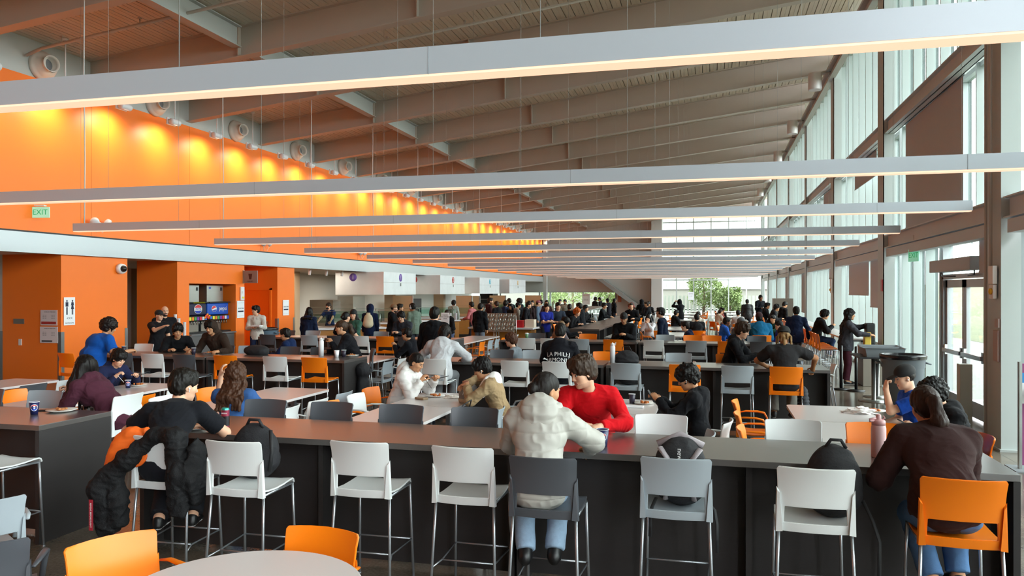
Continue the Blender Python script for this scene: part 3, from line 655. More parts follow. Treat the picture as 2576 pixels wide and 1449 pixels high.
# ---- columns of the window side
CY = [12.1+7.44*k for k in range(-2, 8)]
proto = None; cth = .30
for i, y in enumerate(CY):
    lab = 'tall light grey steel column between the windows, %s from the front' % ORD[i]
    if proto is None:
        q = MB().span(XC, XC+.24, -.30, -.28, 0, fl(XC)+.1).span(XC, XC+.24, .28, .30, 0, fl(XC)+.1).span(XC+.10, XC+.14, -.28, .28, 0, fl(XC)+.1).span(XC-.03, XC+.27, -.36, .36, 0, .03)
        q.span(XC+.0, XC+.02, -.3, .3, 0, fl(XC)+.1)
        proto = q.build('column', M('column_paint', 'b4bbb9', .4, spec=.4, noise=.02)); proto.location = (0, y, 0); tag(proto, lab, 'column', 'window columns')
    else: o = proto.copy(); COL.objects.link(o); o.location = (0, y, 0); o['label'] = lab
bandm = M('band_paint', 'cbd2d6', .45, spec=.35, noise=.03, nscale=2)
for i, y in enumerate(CY[:-1]):
    ya, yb = y+.31, y+7.44-.31
    for (nm, z0, z1) in (('lower', 3.13, 3.42), ('upper', 5.72, 6.02)):
        q = MB().span(XC+.22, XC+.24, ya, yb, z0, z1).span(XC+.02, XC+.24, ya, yb, z0, z0+.02).span(XC+.02, XC+.24, ya, yb, z1-.02, z1).span(XC+.1, XC+.12, ya, yb, z0, z1)
        tag(q.build('band_beam', bandm), '%s horizontal steel beam in the %s window bay from the front' % (nm, ORD[i]), 'beam', nm+' window beams')
    tag(MB().span(XC+.04, XC+.22, ya+.1, yb-.1, 2.93, 3.11).build('blind_valance', M('valance', 'c6cdd0', .5)), 'flat metal blind valance under the lower beam in the %s window bay' % ORD[i], 'blind box', 'blind valances')
# ---- glazing of the right wall
pane_m = glass('clear_glass')
wn = 0
door_bay = CY[2]; DY0, DY1 = 13.9, 16.4
for i, y in enumerate(CY[:-1]):
    for (z0, z1) in ((0.0, 3.1), (3.42, 5.9), (5.98, fl(XG)+.45)):
        wn += 1; ya, yb = y+.12, y+7.44-.12
        segs = [(ya, yb)] if not (abs(y-door_bay) < .1 and z0 < 1) else [(ya, DY0), (DY1, yb)]
        q = MB(); gq = MB(); ex = MB()
        for (sa, sb) in segs:
            q.span(XG-.1, XG+.05, sa, sb, z0, z0+.10).span(XG-.1, XG+.05, sa, sb, z1-.08, z1)
            nn = max(1, round((sb-sa)/1.03)); st = (sb-sa)/nn
            for k in range(nn+1): yy = sa+k*st; q.span(XG-.15, XG+.02, yy-.028, yy+.028, z0, z1); ex.span(XG+.021, XG+.075, yy-.03, yy+.03, z0, z1)
            gq.span(XG-.012, XG+.0, sa, sb, z0+.1, z1-.08)
        o = struct(q.build('window_%d' % wn, frame)); gq.build('pane', pane_m, o); ex.build('outer_fin', dark, o)
        if z0 == 0 and i >= 3: MB().span(XG-.09, XG+.04, ya, yb, .72, .80).build('rail', frame, o)
# double door
d = struct(MB().span(XG-.12, XG+.05, DY0, DY0+.12, 0, 3.1).span(XG-.12, XG+.05, DY1-.12, DY1, 0, 3.1).span(XG-.12, XG+.05, DY0, DY1, 2.38, 2.46).span(XG-.12, XG+.05, DY0, DY1, 3.0, 3.1).build('door_2', M('door_frame_metal', 'a3a6a8', .4, metal=.4)))
MB().span(XG-.02, XG-.01, DY0+.12, DY1-.12, 2.46, 3.0).build('transom', pane_m, d)
dm = M('door_frame_metal')
for (a, b_) in ((DY0+.13, (DY0+DY1)/2-.01), ((DY0+DY1)/2+.01, DY1-.13)):
    q = MB().span(XG-.08, XG-.02, a, a+.11, .03, 2.36).span(XG-.08, XG-.02, b_-.11, b_, .03, 2.36).span(XG-.08, XG-.02, a, b_, .03, .30).span(XG-.08, XG-.02, a, b_, 2.22, 2.36)
    lf = q.build('door_leaf', dm, d); MB().span(XG-.055, XG-.045, a+.1, b_-.1, .28, 2.24).build('pane', pane_m, lf)
    MB().span(XG-.16, XG-.10, a+.05, b_-.05, 1.02, 1.10, 0, .01).span(XG-.12, XG-.08, a+.03, a+.11, .98, 1.16).span(XG-.12, XG-.08, b_-.11, b_-.03, .98, 1.16).build('push_bar', M('push_bar_steel', 'c6c8c8', .25, metal=1), lf)
q = MB().span(XG-.34, XG-.10, DY0+.05, DY1-.05, 2.5, 2.72, 0, .01)
op = tag(q.build('door_operator', M('operator_beige', 'b4b6b6', .5)), 'long beige automatic opener box above the double glass doors', 'door opener')
MB().tube([(XG-.2, DY1-.3, 2.5), (XG-.2, DY1-.3, 2.43), (XG-.12, DY1-.9, 2.42)], .012, 6).build('arm', M('steel_dark', '4a4a4a', .4, metal=.8), op); MB().tube([(XG-.2, DY0+.3, 2.5), (XG-.2, DY0+.3, 2.43), (XG-.12, DY0+.9, 2.42)], .012, 6).build('arm', M('steel_dark', '4a4a4a', .4, metal=.8), op)
# side wall patch in front of the door and outer vestibule post
struct(MB().span(XG-.12, XG+.0, 12.45, DY0-.05, 0, 3.1).build('wall_right_panel', M('panel_taupe', '9ca0a2', .5)))
# ---- wall behind the camera and far wall
struct(MB().span(-15, 4.9, Y0-.2, Y0, 0, 9.8).build('wall_front', M('front_wall_dark', '57504b', .7)))
struct(MB().span(-22, XW, Y0-.2, Y0, 0, 3.2).build('wall_front_return', white))
fw = M('far_wall_paint', 'c4c4c2', .7)
xa, xb = -4.45, XC+.6
wz0, wz1 = 1.25, 2.12
xl, xr = XA(1384, Y1), XA(1549, Y1)
q = MB().span(-22, xr, Y1, Y1+.3, wz1, 9.2).span(-22, xr, Y1, Y1+.3, 0, wz0-.9).span(xr, xa-.6, Y1, Y1+.3, 0, 9.2)
struct(q.build('wall_back', fw))
q = MB().span(-22, xr, Y1+.05, Y1+.15, wz1-.06, wz1).span(-22, xr, Y1+.05, Y1+.15, .35, .42)
for xx in (-21.9, -19, xl-1.0, xl, XA(1467, Y1), xr): q.span(xx-.06, xx+.06, Y1, Y1+.2, .35, wz1)
o = struct(q.build('window_91', frame)); MB().span(-22, xr, Y1+.1, Y1+.11, .4, wz1).build('pane', pane_m, o)
q = MB()
for k in range(7):
    xx = xa+(xb-xa)*k/6; q.span(xx-.045, xx+.045, Y1, Y1+.15, 0, fl(xx)+.5)
for zz in (.05, 3.15, 5.7, 8.2): q.span(xa, xb, Y1+.02, Y1+.13, zz-.05, zz+.05)
o = struct(q.build('window_92', frame)); MB().span(xa, xb, Y1+.07, Y1+.08, 0, 9.3).build('pane', pane_m, o)
struct(MB().span(xa-.5, xb+.6, Y1-.4, Y1+.2, 5.7, 6.3).build('trim_3', fw))
struct(MB().span(xa-.6, xa+.3, Y1-1.5, Y1+.1, 0, 9.2).build('wall_back_return', fw))
# glazed entry box and stair slope by the far wall
sm = M('stair_grey', '8d8f8e', .5)
s0, s1 = XA(1535, Y1-1), xa-.7
tag(MB().add([(s0-2.2, Y1-1.4, 4.0), (s0-1.7, Y1-1.4, 4.0), (s1, Y1-1.4, .25), (s1-.3, Y1-1.4, .05), (s0-2.2, Y1-.1, 4.0), (s0-1.7, Y1-.1, 4.0), (s1, Y1-.1, .25), (s1-.3, Y1-.1, .05)], [(0, 3, 2, 1), (4, 5, 6, 7), (0, 1, 5, 4), (1, 2, 6, 5), (2, 3, 7, 6), (3, 0, 4, 7)]).build('stair_stringer', sm), 'sloping grey stair stringer across the far white wall', 'stairs')
# pole at the end of the orange wall
tag(MB().span(XW+.115, XW+.4, 68.6, 69.2, 0, 7.6).build('end_post', greyw), 'square grey post at the far end of the orange wall', 'post')
# ---- outdoors
struct(MB().span(-60, 90, -60, 160, -.3, -.21).build('ground_outside', M('outdoor_paving', '76756f', .8, noise=.15, nscale=.5)))
hill = MB().add([(12, -60, -.2), (24, -60, -.2), (40, -60, 4.5), (60, -60, 6), (12, 150, -.2), (24, 150, -.2), (40, 150, 4.5), (60, 150, 6)], [(0, 1, 5, 4), (1, 2, 6, 5), (2, 3, 7, 6)])
struct(hill.build('hill_outside', M('grass_hill', '55563a', .9, noise=.4, nscale=.6)))
# ribbed translucent screen outside the far glazing
sc_ = MB(); x = xa-1.5
while x < 14: sc_.span(x, x+.32, Y1+9, Y1+9.08, 2.55, 12).span(x+.32, x+.42, Y1+9.03, Y1+9.1, 2.55, 12); x += .42
tag(sc_.build('ribbed_screen', M('screen_white', 'a3a59e', .6)), 'tall pale ribbed metal wall outside the far glazing', 'outdoor wall')
sc_ = MB(); x = xa-1.5
while x < 14: sc_.span(x, x+.22, Y1+8, Y1+8.05, 0, 1.75); x += .36
tag(sc_.build('slat_fence', M('fence_grey', '868980', .7)), 'low pale slatted fence outside the far glazing', 'fence')
tag(MB().span(-30, 14, Y1+30, Y1+38, 0, 2.6).span(-30, 14, Y1+29.8, Y1+30, 2.4, 2.7, 1).build('low_building', [M('bld', '66635c', .7), M('roof_edge', '8a8a88', .7)]), 'low flat building far outside behind the trees', 'building')
leafm = M('leaf_green', '6a7a44', .7, noise=.5, nscale=3); bark = M('bark', '5b4a3a', .9)
def tree(x, y, hgt, wd, lab):
    rnd = random.Random(int(x*10+y)); q = MB()
    for i in range(2600):
        th = rnd.uniform(0, 2*pi); ph = rnd.uniform(-1, 1); rr = rnd.uniform(.55, 1)**.5; c_ = Vector((cos(th)*math.sqrt(1-ph*ph)*wd*rr, sin(th)*math.sqrt(1-ph*ph)*wd*rr, hgt*.62+ph*hgt*.38*rr))
        c_ += Vector((sin(c_.z*3+th*2)*.25, 0, cos(th*5)*.3)); s_ = rnd.uniform(.07, .15); nrm_ = Vector((rnd.uniform(-1, 1), rnd.uniform(-1, 1), rnd.uniform(-1, 1))).normalized(); a_ = nrm_.orthogonal().normalized()*s_; b2 = nrm_.cross(a_)
        q.add([c_-a_, c_+b2*.6, c_+a_, c_-b2*.6], [(0, 1, 2, 3)])
    r = thing('tree', lab, 'tree', (x, y, -.2)); q.build('foliage', leafm, r); MB().tube([(0, 0, 0), (.05, 0, hgt*.4), (0, .1, hgt*.8)], [.16, .12, .04], 8).build('trunk', bark, r)
tree(XA(1440, 84), 84, 4.6, 3.0, 'broad green tree outside the long low far window')
tree(XA(1385, 86)-1, 92, 4.0, 1.6, 'small green tree outside beside the grey end post')
tree(XA(1532, 80), 80, 4.4, 1.3, 'green tree outside at the right end of the low far window')
tree(XA(1770, 76), 76.0, 4.2, 1.5, 'grey green tree between the far glazing and the slatted fence')
tree(XA(1800, 76.5)+1.2, 73.8, 2.6, 1.2, 'low bush outside the far glazing, right of the tree')
# ---- suspended linear lights
hous = M('light_housing', 'bfc7cf', .38, metal=.25, spec=.5); dif = M('light_diffuser', 'b8a898', .5, emis='ffd0ae', es=1.0); wire = M('cable_white', 'd2d2d0', .5); wiret = M('cable_thin', '8f8f8c', .4)
LY = [3.82, 7.98, 12.0]+[12.0+4.22*k for k in range(1, 14)]; x0, x1 = -11.4, 3.47; ZT = 3.40
proto = None
for i, y in enumerate(LY):
    lab = 'long suspended linear light, %s from the camera' % ORD[i]
    if proto is None:
        proto = thing('linear_light', lab, 'ceiling light', (0, y, 0), 0, 'suspended linear lights')
        q = MB().span(x0, x1, -.065, .065, ZT-.14, ZT)
        q.build('housing', hous, proto)
        MB().span(x0+.01, x1-.01, -.062, .062, ZT-.152, ZT-.14).build('diffuser', dif, proto)
        q = MB()
        for k in range(5): xx = -1.4-3.66*2+3.66*k+ -.0; q.span(xx-.002, xx+.002, -.0665, .0665, ZT-.141, ZT+.001)
        q.build('joint', M('joint_grey', '8d9499', .5), proto)
        q = MB()
        for k in range(8): xx = x0+.12+k*(x1-x0-.24)/7; q.tube([(xx, 0, ZT), (xx, 0, fl(xx)+DECK)], .0022, 5)
        q.build('hanger_wire', wiret, proto)
        q = MB(); xx = x0+.2; q.tube([(xx, 0, ZT), (xx+.01, 0, ZT+1.2), (xx-.012, 0, ZT+2.8), (xx, 0, fl(xx)+DECK)], .011, 6); q.build('power_cable', wire, proto)
    else: dup(proto, (0, y, 0), 0, lab)
# ---- pendant cylinder downlights near the edge girder
proto = None
for i in range(6):
    y = 27+7.44*i*.98; lab = 'white cylinder pendant light by the edge girder, %s from the front' % ORD[i]
    if proto is None:
        proto = thing('pendant_light', lab, 'pendant light', (3.25, y, 8.95), 0, 'cylinder pendants')
        MB().lathe([(.17, -.27), (.205, -.27), (.21, -.25), (.21, .26), (.19, .28), (0, .28)], (0, 0, 0), 24).build('shade', M('pendant_pinkwhite', 'd6cfd0', .35), proto)
        MB().tube([(0, 0, .28), (0, 0, fl(3.25)+.02-8.95)], .014, 6).build('stem', wire, proto)
        MB().lathe([(.001, -.24), (.17, -.24)], (0, 0, 0), 20, cap=False).build('lens', M('pendant_lens', 'd8c7a0', .4), proto)
    else: dup(proto, (3.25, y, 8.95), 0, lab)
# ------------------------------------------------------------------ chairs
CHC = {'white': ('chair_white', 'd9dcdc'), 'light grey': ('chair_light_grey', '9da6ad'), 'dark grey': ('chair_dark_grey', '4b4e54'), 'orange': ('chair_orange', 'ef7c0a')}
def chm(c): return M(CHC[c][0], CHC[c][1], .38, spec=.45, noise=.015, nscale=4)
legm = M('chair_leg_metal', 'a9adb3', .32, metal=.75)
def shell(rows, us, hole, th):
    """rows: (z, half width, y at the sides, bow); hole(i, j) leaves a face out; returns a solid bmesh"""
    bm = bmesh.new(); g = []
    for (z, hw, y, bow) in rows: g.append([bm.verts.new((hw*u, y-bow*(1-u*u), z)) for u in us])
    for i in range(len(rows)-1):
        for j in range(len(us)-1):
            if not hole(i, j): bm.faces.new((g[i][j], g[i][j+1], g[i+1][j+1], g[i+1][j]))
    bmesh.ops.recalc_face_normals(bm, faces=bm.faces[:])
    bmesh.ops.solidify(bm, geom=bm.faces[:], thickness=th); return bm
def bm_obj(name, bm, mat, parent, smooth=True, bev=0):
    if bev:
        es = [e for e in bm.edges if len(e.link_faces) == 2 and e.calc_face_angle(0) > .9]
        bmesh.ops.bevel(bm, geom=es, offset=bev, segments=2, affect='EDGES', clamp_overlap=True)
    me = bpy.data.meshes.new(name); bm.to_mesh(me); bm.free()
    if smooth:
        me.polygons.foreach_set('use_smooth', [True]*len(me.polygons))
        try: me.set_sharp_from_angle(angle=R(40))
        except Exception: pass
    return link(name, me, mat, parent)
def make_seat(kind, color):
    bar = kind == 'bar_stool'; sz = .745 if bar else .45; k = 1.0 if bar else 1.08
    nm = 'bar_stool' if bar else 'low_chair'
    r = thing(nm, 'x', 'bar stool' if bar else 'chair'); m = chm(color)
    us = [-1, -.80, -.72, -.45, 0, .45, .72, .80, 1]
    b = sz
    rows = [(b-.035, .222*k, -.215, .030), (b+.005, .224*k, -.222, .030), (b+.022, .224*k, -.224, .03), (b+.105, .220*k, -.226, .032), (b+.118, .219*k, -.227, .032), (b+.20, .214*k, -.232, .038), (b+.29, .218*k, -.246, .046), (b+.345, .222*k, -.262, .052), (b+.362, .212*k, -.268, .054)]
    bm_obj('backrest', shell(rows, us, lambda i, j: i in (2, 3) and 1 <= j <= 6, .013), m, r, True, .003)
    for s in (-1, 1): q = MB(); q.add([(s*x*k, y, z) for (x, y, z) in ((.190, -.222, b-.03), (.228, -.214, b-.035), (.221, -.232, b+.235), (.205, -.236, b+.215), (.186, -.250, b-.03), (.224, -.244, b-.035), (.217, -.246, b+.215), (.203, -.250, b+.20))], [(0, 1, 2, 3), (7, 6, 5, 4), (0, 4, 5, 1), (1, 5, 6, 2), (2, 6, 7, 3), (3, 7, 4, 0)]); q.build('back_post', m, r)
    ys = [(-.222, .004), (-.15, -.006), (-.05, -.012), (.06, -.008), (.15, .0), (.20, .0), (.228, -.012), (.24, -.04)]
    bm = bmesh.new(); g = []
    uu = [-1, -.9, -.5, 0, .5, .9, 1]
    for (y, dz) in ys:
        hw = (.216 if y < 0 else .216-.012*(y/.24)) * k
        if y > .22: hw *= .97
        g.append([bm.verts.new((hw*u, y*k, b+dz+.012*u*u)) for u in uu])
    for i in range(len(ys)-1):
        for j in range(len(uu)-1): bm.faces.new((g[i][j], g[i][j+1], g[i+1][j+1], g[i+1][j]))
    bmesh.ops.recalc_face_normals(bm, faces=bm.faces[:])
    if bm.faces[0].normal.z < 0: bmesh.ops.reverse_faces(bm, faces=bm.faces[:])
    bmesh.ops.solidify(bm, geom=bm.faces[:], thickness=.012); bm_obj('seat', bm, m, r, True, .002)
    rx, ry, fx, fy = .205*k, -.205*k, .200*k, .20*k; top = b-.025
    F = {(-1, 0): ((-rx, ry, top), (-rx-.028, ry-.06, 0)), (1, 0): ((rx, ry, top), (rx+.028, ry-.06, 0)), (-1, 1): ((-fx, fy, top), (-fx-.018, fy+.03, 0)), (1, 1): ((fx, fy, top), (fx+.018, fy+.03, 0))}
    at_ = {}
    for kk, (a, c) in F.items():
        MB().tube([a, ((a[0]*.7+c[0]*.3), a[1]*.7+c[1]*.3, top*.7), c], .0105, 8).tube([(c[0], c[1], 0), (c[0], c[1], .012)], .014, 8).build('leg', legm, r)
        at_[kk] = (Vector(a), Vector(c))
    MB().tube([at_[(-1, 0)][0], at_[(-1, 1)][0]], .0105, 8).tube([at_[(1, 0)][0], at_[(1, 1)][0]], .0105, 8).tube([(-.19*k, 0, top), (.19*k, 0, top)], .009, 6).build('seat_rail', legm, r)
    if bar:
        def on(kk, z): a, c = at_[kk]; t = (a.z-z)/(a.z-c.z); return a.lerp(c, t)
        q = MB()
        for s in (-1, 1): q.tube([on((s, 1), .30), (s*.19, -.13, .29), on((s, 0), .27)], .0065, 6)
        q.tube([on((-1, 1), .30), on((1, 1), .30)], .0075, 6).tube([(-.19, -.13, .29), (.19, -.13, .29)], .0065, 6)
        q.build('footrest', legm, r)
    else:
        for s in (-1, 1):
            MB().tube([(s*.232*k, -.235, b+.19), (s*.250*k, -.16, b+.205), (s*.262*k, -.02, b+.205), (s*.262*k, .06, b+.19), (s*.252*k, .095, b+.13), (s*.235*k, .10, b-.005)], [.012, .018, .022, .022, .018, .016], 8, flat=.6).build('arm', m, r)
    return r
PROTO = {}
def seat(kind, color, x, y, yaw, label, group):
    kk = (kind, color)
    if kk not in PROTO:
        PROTO[kk] = make_seat(kind, color); o = PROTO[kk]
        o.location = (x, y, 0); o.rotation_euler = (0, 0, R(yaw)); o['label'] = label; o['group'] = group; return o
    return dup(PROTO[kk], (x, y, 0), R(yaw), label, group)
CC = {'w': 'white', 'g': 'light grey', 'd': 'dark grey', 'o': 'orange'}
def row(kind, spec, where, yaw, group):
    nm = 'bar stool' if kind == 'bar_stool' else 'low plastic chair'
    rnd = random.Random(where)
    for i, (x, y, c) in enumerate(spec):
        seat(kind, CC[c], x, y, yaw+rnd.uniform(-3, 3), '%s %s, %s %s' % (CC[c], nm, ORD[i], where), group)
FS = [(-3.90, 5.10, 'w'), (-3.24, 5.06, 'w'), (-2.38, 5.26, 'w'), (-1.62, 5.26, 'w'), (-1.03, 5.08, 'd'), (-.22, 5.26, 'g'), (.60, 5.18, 'w'), (1.37, 5.10, 'o')]
row('bar_stool', FS, 'from left on the near side of the front counter', 0, 'stools on the near side of the front counter')
row('bar_stool', [(-5.68, 5.18, 'w'), (-6.5, 5.2, 'g')], 'from right on the near side of the left front counter', 0, 'stools at the left front counter')
row('bar_stool', [(XA(40, 6.35), 6.45, 'g'), (-7.5, 6.45, 'd')], 'from right on the far side of the left front counter', 180, 'stools at the left front counter')
row('bar_stool', [(-4.13, 6.42, 'd'), (-3.45, 6.42, 'd'), (-2.75, 6.42, 'd'), (-2.04, 6.42, 'd'), (-.95, 6.52, 'g'), (-.40, 6.42, 'w'), (.64, 6.42, 'w'), (1.24, 6.42, 'o')], 'from left on the far side of the front counter', 180, 'stools on the far side of the front counter')
def pxrow(y, lst): return [(XA(p, y), y, c) for p, c in lst]
row('bar_stool', pxrow(11.42, [(330, 'd'), (408, 'w'), (488, 'd'), (590, 'o'), (713, 'w'), (808, 'o')]), 'from left on the near side of the second left counter', 0, 'stools at the second left counter')
row('bar_stool', pxrow(12.95, [(340, 'w'), (432, 'w'), (545, 'd'), (605, 'g'), (712, 'd'), (790, 'd')]), 'from left on the far side of the second left counter', 180, 'stools at the second left counter')
row('bar_stool', pxrow(11.65, [(1105, 'w'), (1305, 'w'), (1408, 'w'), (1580, 'g'), (1722, 'o'), (1853, 'g'), (1975, 'o')]), 'from left on the near side of the second right counter', 0, 'stools at the second right counter')
row('bar_stool', pxrow(13.2, [(1255, 'd'), (1335, 'g'), (1518, 'o'), (1705, 'g'), (1835, 'o')]), 'from left on the far side of the second right counter', 180, 'stools at the second right counter')
row('bar_stool', pxrow(17.05, [(688, 'd'), (790, 'g'), (856, 'd'), (918, 'w'), (979, 'o'), (1032, 'd')]), 'from left on the near side of the third left counter', 0, 'stools at the third left counter')
row('bar_stool', pxrow(18.5, [(712, 'd'), (775, 'g'), (948, 'g'), (1092, 'w')]), 'from left on the far side of the third left counter', 180, 'stools at the third left counter')
row('bar_stool', pxrow(17.2, [(1330, 'w'), (1390, 'w'), (1463, 'g'), (1547, 'o'), (1647, 'w'), (1753, 'g'), (1833, 'o'), (1912, 'd')]), 'from left on the near side of the third right counter', 0, 'stools at the third right counter')
row('bar_stool', pxrow(18.75, [(1345, 'd'), (1475, 'o'), (1572, 'd'), (1672, 'g'), (1742, 'o'), (1790, 'o'), (1905, 'd')]), 'from left on the far side of the third right counter', 180, 'stools at the third right counter')
row('bar_stool', [(-2.95, 24.0+.56*i, 'wwwgggwo'[i]) for i in range(8)]+[(-2.95, 33+.6*i, 'wogwgwwgwwg'[i]) for i in range(11)], 'from front along the deep counter running into the hall', 90, 'stools along the deep counter')
row('bar_stool', [(-4.55, 24.3, 'o'), (-4.5, 27.2, 'd'), (-4.5, 29.6, 'd')], 'from front on the left of the deep counter', -90, 'stools along the deep counter')
row('bar_stool', [(2.78, 20.5+.62*i, 'o') for i in range(16)], 'from front along the window bar', -90, 'orange stools along the window bar')
# ------------------------------------------------------------------ dark laminate counters
lam = M('dark_laminate', '2f2c2c', .45, spec=.35, noise=.10, nscale=14, stretch=(.6, 1, 12), bump=.1, bscale=60)
lamt = M('dark_laminate_top', '4a4644', .26, coat=.9, spec=.8, noise=.06, nscale=30, stretch=(1, 8, 1))
def bar_table(x0, x1, y0, dep, label, rz=0):
    L_ = x1-x0; r = thing('bar_table', label, 'bar table', (x0, y0, 0), rz, 'dark laminate bar tables')
    MB().span(0, L_, 0, dep, .965, 1.01, 0, .003).build('tabletop', lamt, r)
    for xx in (0.0, L_-.04): MB().span(xx, xx+.04, .0, dep, 0, .965).build('end_panel', lam, r)
    MB().span(L_/2-.02, L_/2+.02, .10, dep-.10, 0.01, .965).build('middle_panel', lam, r)
    MB().span(.04, L_-.04, .24, .28, .04, .965).build('modesty_panel', lam, r)
    return r
bar_table(-4.55, -1.385, 5.46, .84, 'dark front bar table, left half, with a can and a plate on it')
bar_table(-1.365, 1.86, 5.48, .84, 'dark front bar table, right half, with a pink bottle on it')
bar_table(-8.7, -5.53, 5.43, .82, 'dark bar table at the left edge with a blue cup and a plate')
bar_table(-4.8, -1.62, 12.05, .85, 'dark bar table in the second row, left of the pair at centre')
bar_table(-1.58, 1.66, 12.05, .85, 'dark bar table in the second row, right of the pair, white bottle on it')
bar_table(-11.1, -8.5, 11.78, .88, 'dark bar table in the second row at the far left, trays on it')
bar_table(-8.47, -5.86, 11.78, .88, 'dark bar table in the second row left with a white bottle and cups')
bar_table(-4.8, -1.62, 17.6, .85, 'dark bar table in the third row with a green coffee cup')
bar_table(-1.58, 1.66, 17.6, .85, 'dark bar table in the third row, right of the pair')
bar_table(-11.05, -8.5, 17.45, .88, 'dark bar table in the third row near the kitchen, left one')
bar_table(-8.47, -5.9, 17.45, .88, 'dark bar table in the third row near the kitchen, right one')
for k in range(5): bar_table(23.4+3.7*k-23.4-3.27, 3.66-3.27+3.7*k, 23.4, .93, 'x').matrix_world
for i, o in enumerate([o for o in COL.objects if o.get('label') == 'x' and o.name.startswith('bar_table')]):
    o.location = (-3.27, 23.4+3.7*i, 0); o.rotation_euler = (0, 0, pi/2); o['label'] = 'dark bar table running into the hall, %s of the deep counter from the front' % ORD[i]
# ------------------------------------------------------------------ white low tables
wt = M('white_laminate', 'd4cecd', .25, spec=.65, coat=.6); edge_m = M('table_edge', 'd4d6d6', .4); tl_m = M('table_leg_grey', '8d9094', .4, metal=.6)
def rrect(w_, d_, r_, n_=5):
    pts = []
    for cx_, cy_, a0 in ((w_/2-r_, d_/2-r_, 0), (-w_/2+r_, d_/2-r_, pi/2), (-w_/2+r_, -d_/2+r_, pi), (w_/2-r_, -d_/2+r_, 1.5*pi)):
        for i in range(n_+1): a = a0+pi/2*i/n_; pts.append((cx_+r_*cos(a), cy_+r_*sin(a)))
    return pts
def low_table(x, y, w_, d_, label, proto=[]):
    key = (round(w_, 2), round(d_, 2))
    for (kk, o) in proto:
        if kk == key: return dup(o, (x, y, 0), 0, label)
    r = thing('dining_table', label, 'table', (x, y, 0), 0, 'white dining tables')
    MB().prism(rrect(w_, d_, .06), .708, .74).build('tabletop', wt, r)
    for s in (-1, 1):
        MB().span(-.03, .03, s*(d_/2-.25)-.03, s*(d_/2-.25)+.03, .03, .70).span(-w_/2+.12, w_/2-.12, s*(d_/2-.25)-.03, s*(d_/2-.25)+.03, .0, .03, 0, .01).span(-w_/2+.15, w_/2-.15, s*(d_/2-.25)-.02, s*(d_/2-.25)+.02, .68, .708).build('leg', tl_m, r)
    proto.append((key, r)); return r
TN = {-10.5: 'in the column of tables at the far left', -8.15: 'in the second column of tables from the left', -5.78: 'in the third column of tables from the left', -3.45: 'in the middle column of tables', -1.08: 'in the column behind the red sweater', 1.35: 'in the rightmost column of tables'}
for x, nm in TN.items():
    low_table(x, 8.40, .90, 1.24, 'near white dining table '+nm+', just behind the front counter')
    low_table(x, 9.66, .90, 1.24, 'farther white dining table '+nm+', just behind the front counter')
low_table(-7.03, 14.05, .94, 1.24, 'white dining table behind the second left counter, nearer one'); low_table(-7.03, 15.32, .94, 1.24, 'white dining table behind the second left counter, farther one')
low_table(-10.0, 14.8, .94, 1.24, 'white dining table between the left counters by the navy hooded student')
low_table(-4.35, 15.0, .94, 1.24, 'white dining table behind the grey T-shirt student')
low_table(-1.3, 15.4, .94, 1.24, 'white dining table between the second and third right counters, left one'); low_table(1.2, 15.4, .94, 1.24, 'white dining table between the second and third right counters, right one')
low_table(-6.93, 20.6, .94, 1.24, 'white dining table in the middle aisle, nearest of three'); low_table(-6.93, 21.87, .94, 1.24, 'white dining table in the middle aisle, second of three'); low_table(-6.93, 23.14, .94, 1.24, 'white dining table in the middle aisle, farthest of three')
rt = thing('round_table', 'round white table at the bottom edge in front of the bar stools', 'table', (-2.156, 3.27, 0))
MB().lathe([(0, .705), (.545, .705), (.56, .712), (.56, .735), (.552, .74), (0, .74)], n=64, sm=False).build('tabletop', wt, rt); MB().lathe([(0, 0), (.27, 0), (.27, .02), (.05, .04), (.035, .06), (.035, .70), (.12, .705), (0, .705)], n=24).build('base', tl_m, rt)
# low chairs near the camera: back centre and facing give the seat centre
def bc(px, py, yaw, z=.80): a, b_ = P(px, py, z); return a-sin(R(yaw))*.28, b_+cos(R(yaw))*.28
AX, AY = bc(278, 1358, -119); BX, BY_ = bc(816, 1336, 174); GX, GY = bc(-38, 1266, 60); DX_, DY_ = bc(-40, 1372, 46)
# ----
GR = 'low plastic chairs near the camera'
def lc(c, x, y, yaw, lab): return seat('low_chair', CC[c], x, y, yaw, lab, GR)
lc('o', AX, AY, -119, 'orange low chair at the bottom left of the photo, back toward the camera')
lc('o', BX, BY_, 174, 'orange low chair on the far side of the round table, facing the camera')
lc('o', -1.68, 3.2, 86, 'orange low chair right of the round table, only its tip showing')
lc('g', GX, GY, 60, 'light grey low chair at the left edge, the farther of two')
lc('d', DX_, DY_, 40, 'dark grey low chair at the bottom left corner')
lc('d', -9.72, 9.2, 90, 'dark grey low chair at the far left table, arm toward the table')
lc('w', -9.72, 9.85, 90, 'white low chair at the far left table beside the orange wall')
lc('o', -8.9, 8.6, -85, 'orange low chair left of the girl in maroon, top of back showing')
lc('o', -7.34, 8.55, 88, 'orange low chair right behind the girl in maroon')
lc('w', -7.38, 9.3, 90, 'white low chair beyond the orange one at the second table column')
lc('w', -9.05, 9.95, -100, 'white low chair under the boy in the navy hoodie with a fork')
lc('w', -6.5, 8.5, -90, 'white low chair left of the curly haired woman in blue'); lc('o', -6.5, 9.4, -90, 'orange low chair behind the man in the black T-shirt')
lc('g', -5.05, 7.42, -10, 'light grey low chair under the curly haired woman in blue')
lc('w', -5.0, 8.15, 95, 'white low chair partly hidden, nearest on the right of the pink lit table')
lc('w', -4.98, 8.8, 88, 'white low chair with arms in the middle of the pink lit table')
lc('g', -4.98, 9.5, 90, 'light grey low chair at the far right of the pink lit table')
lc('o', -4.22, 8.62, -90, 'orange low chair at the left of the middle white table'); lc('w', -4.22, 9.32, -92, 'white low chair at the left of the middle white table')
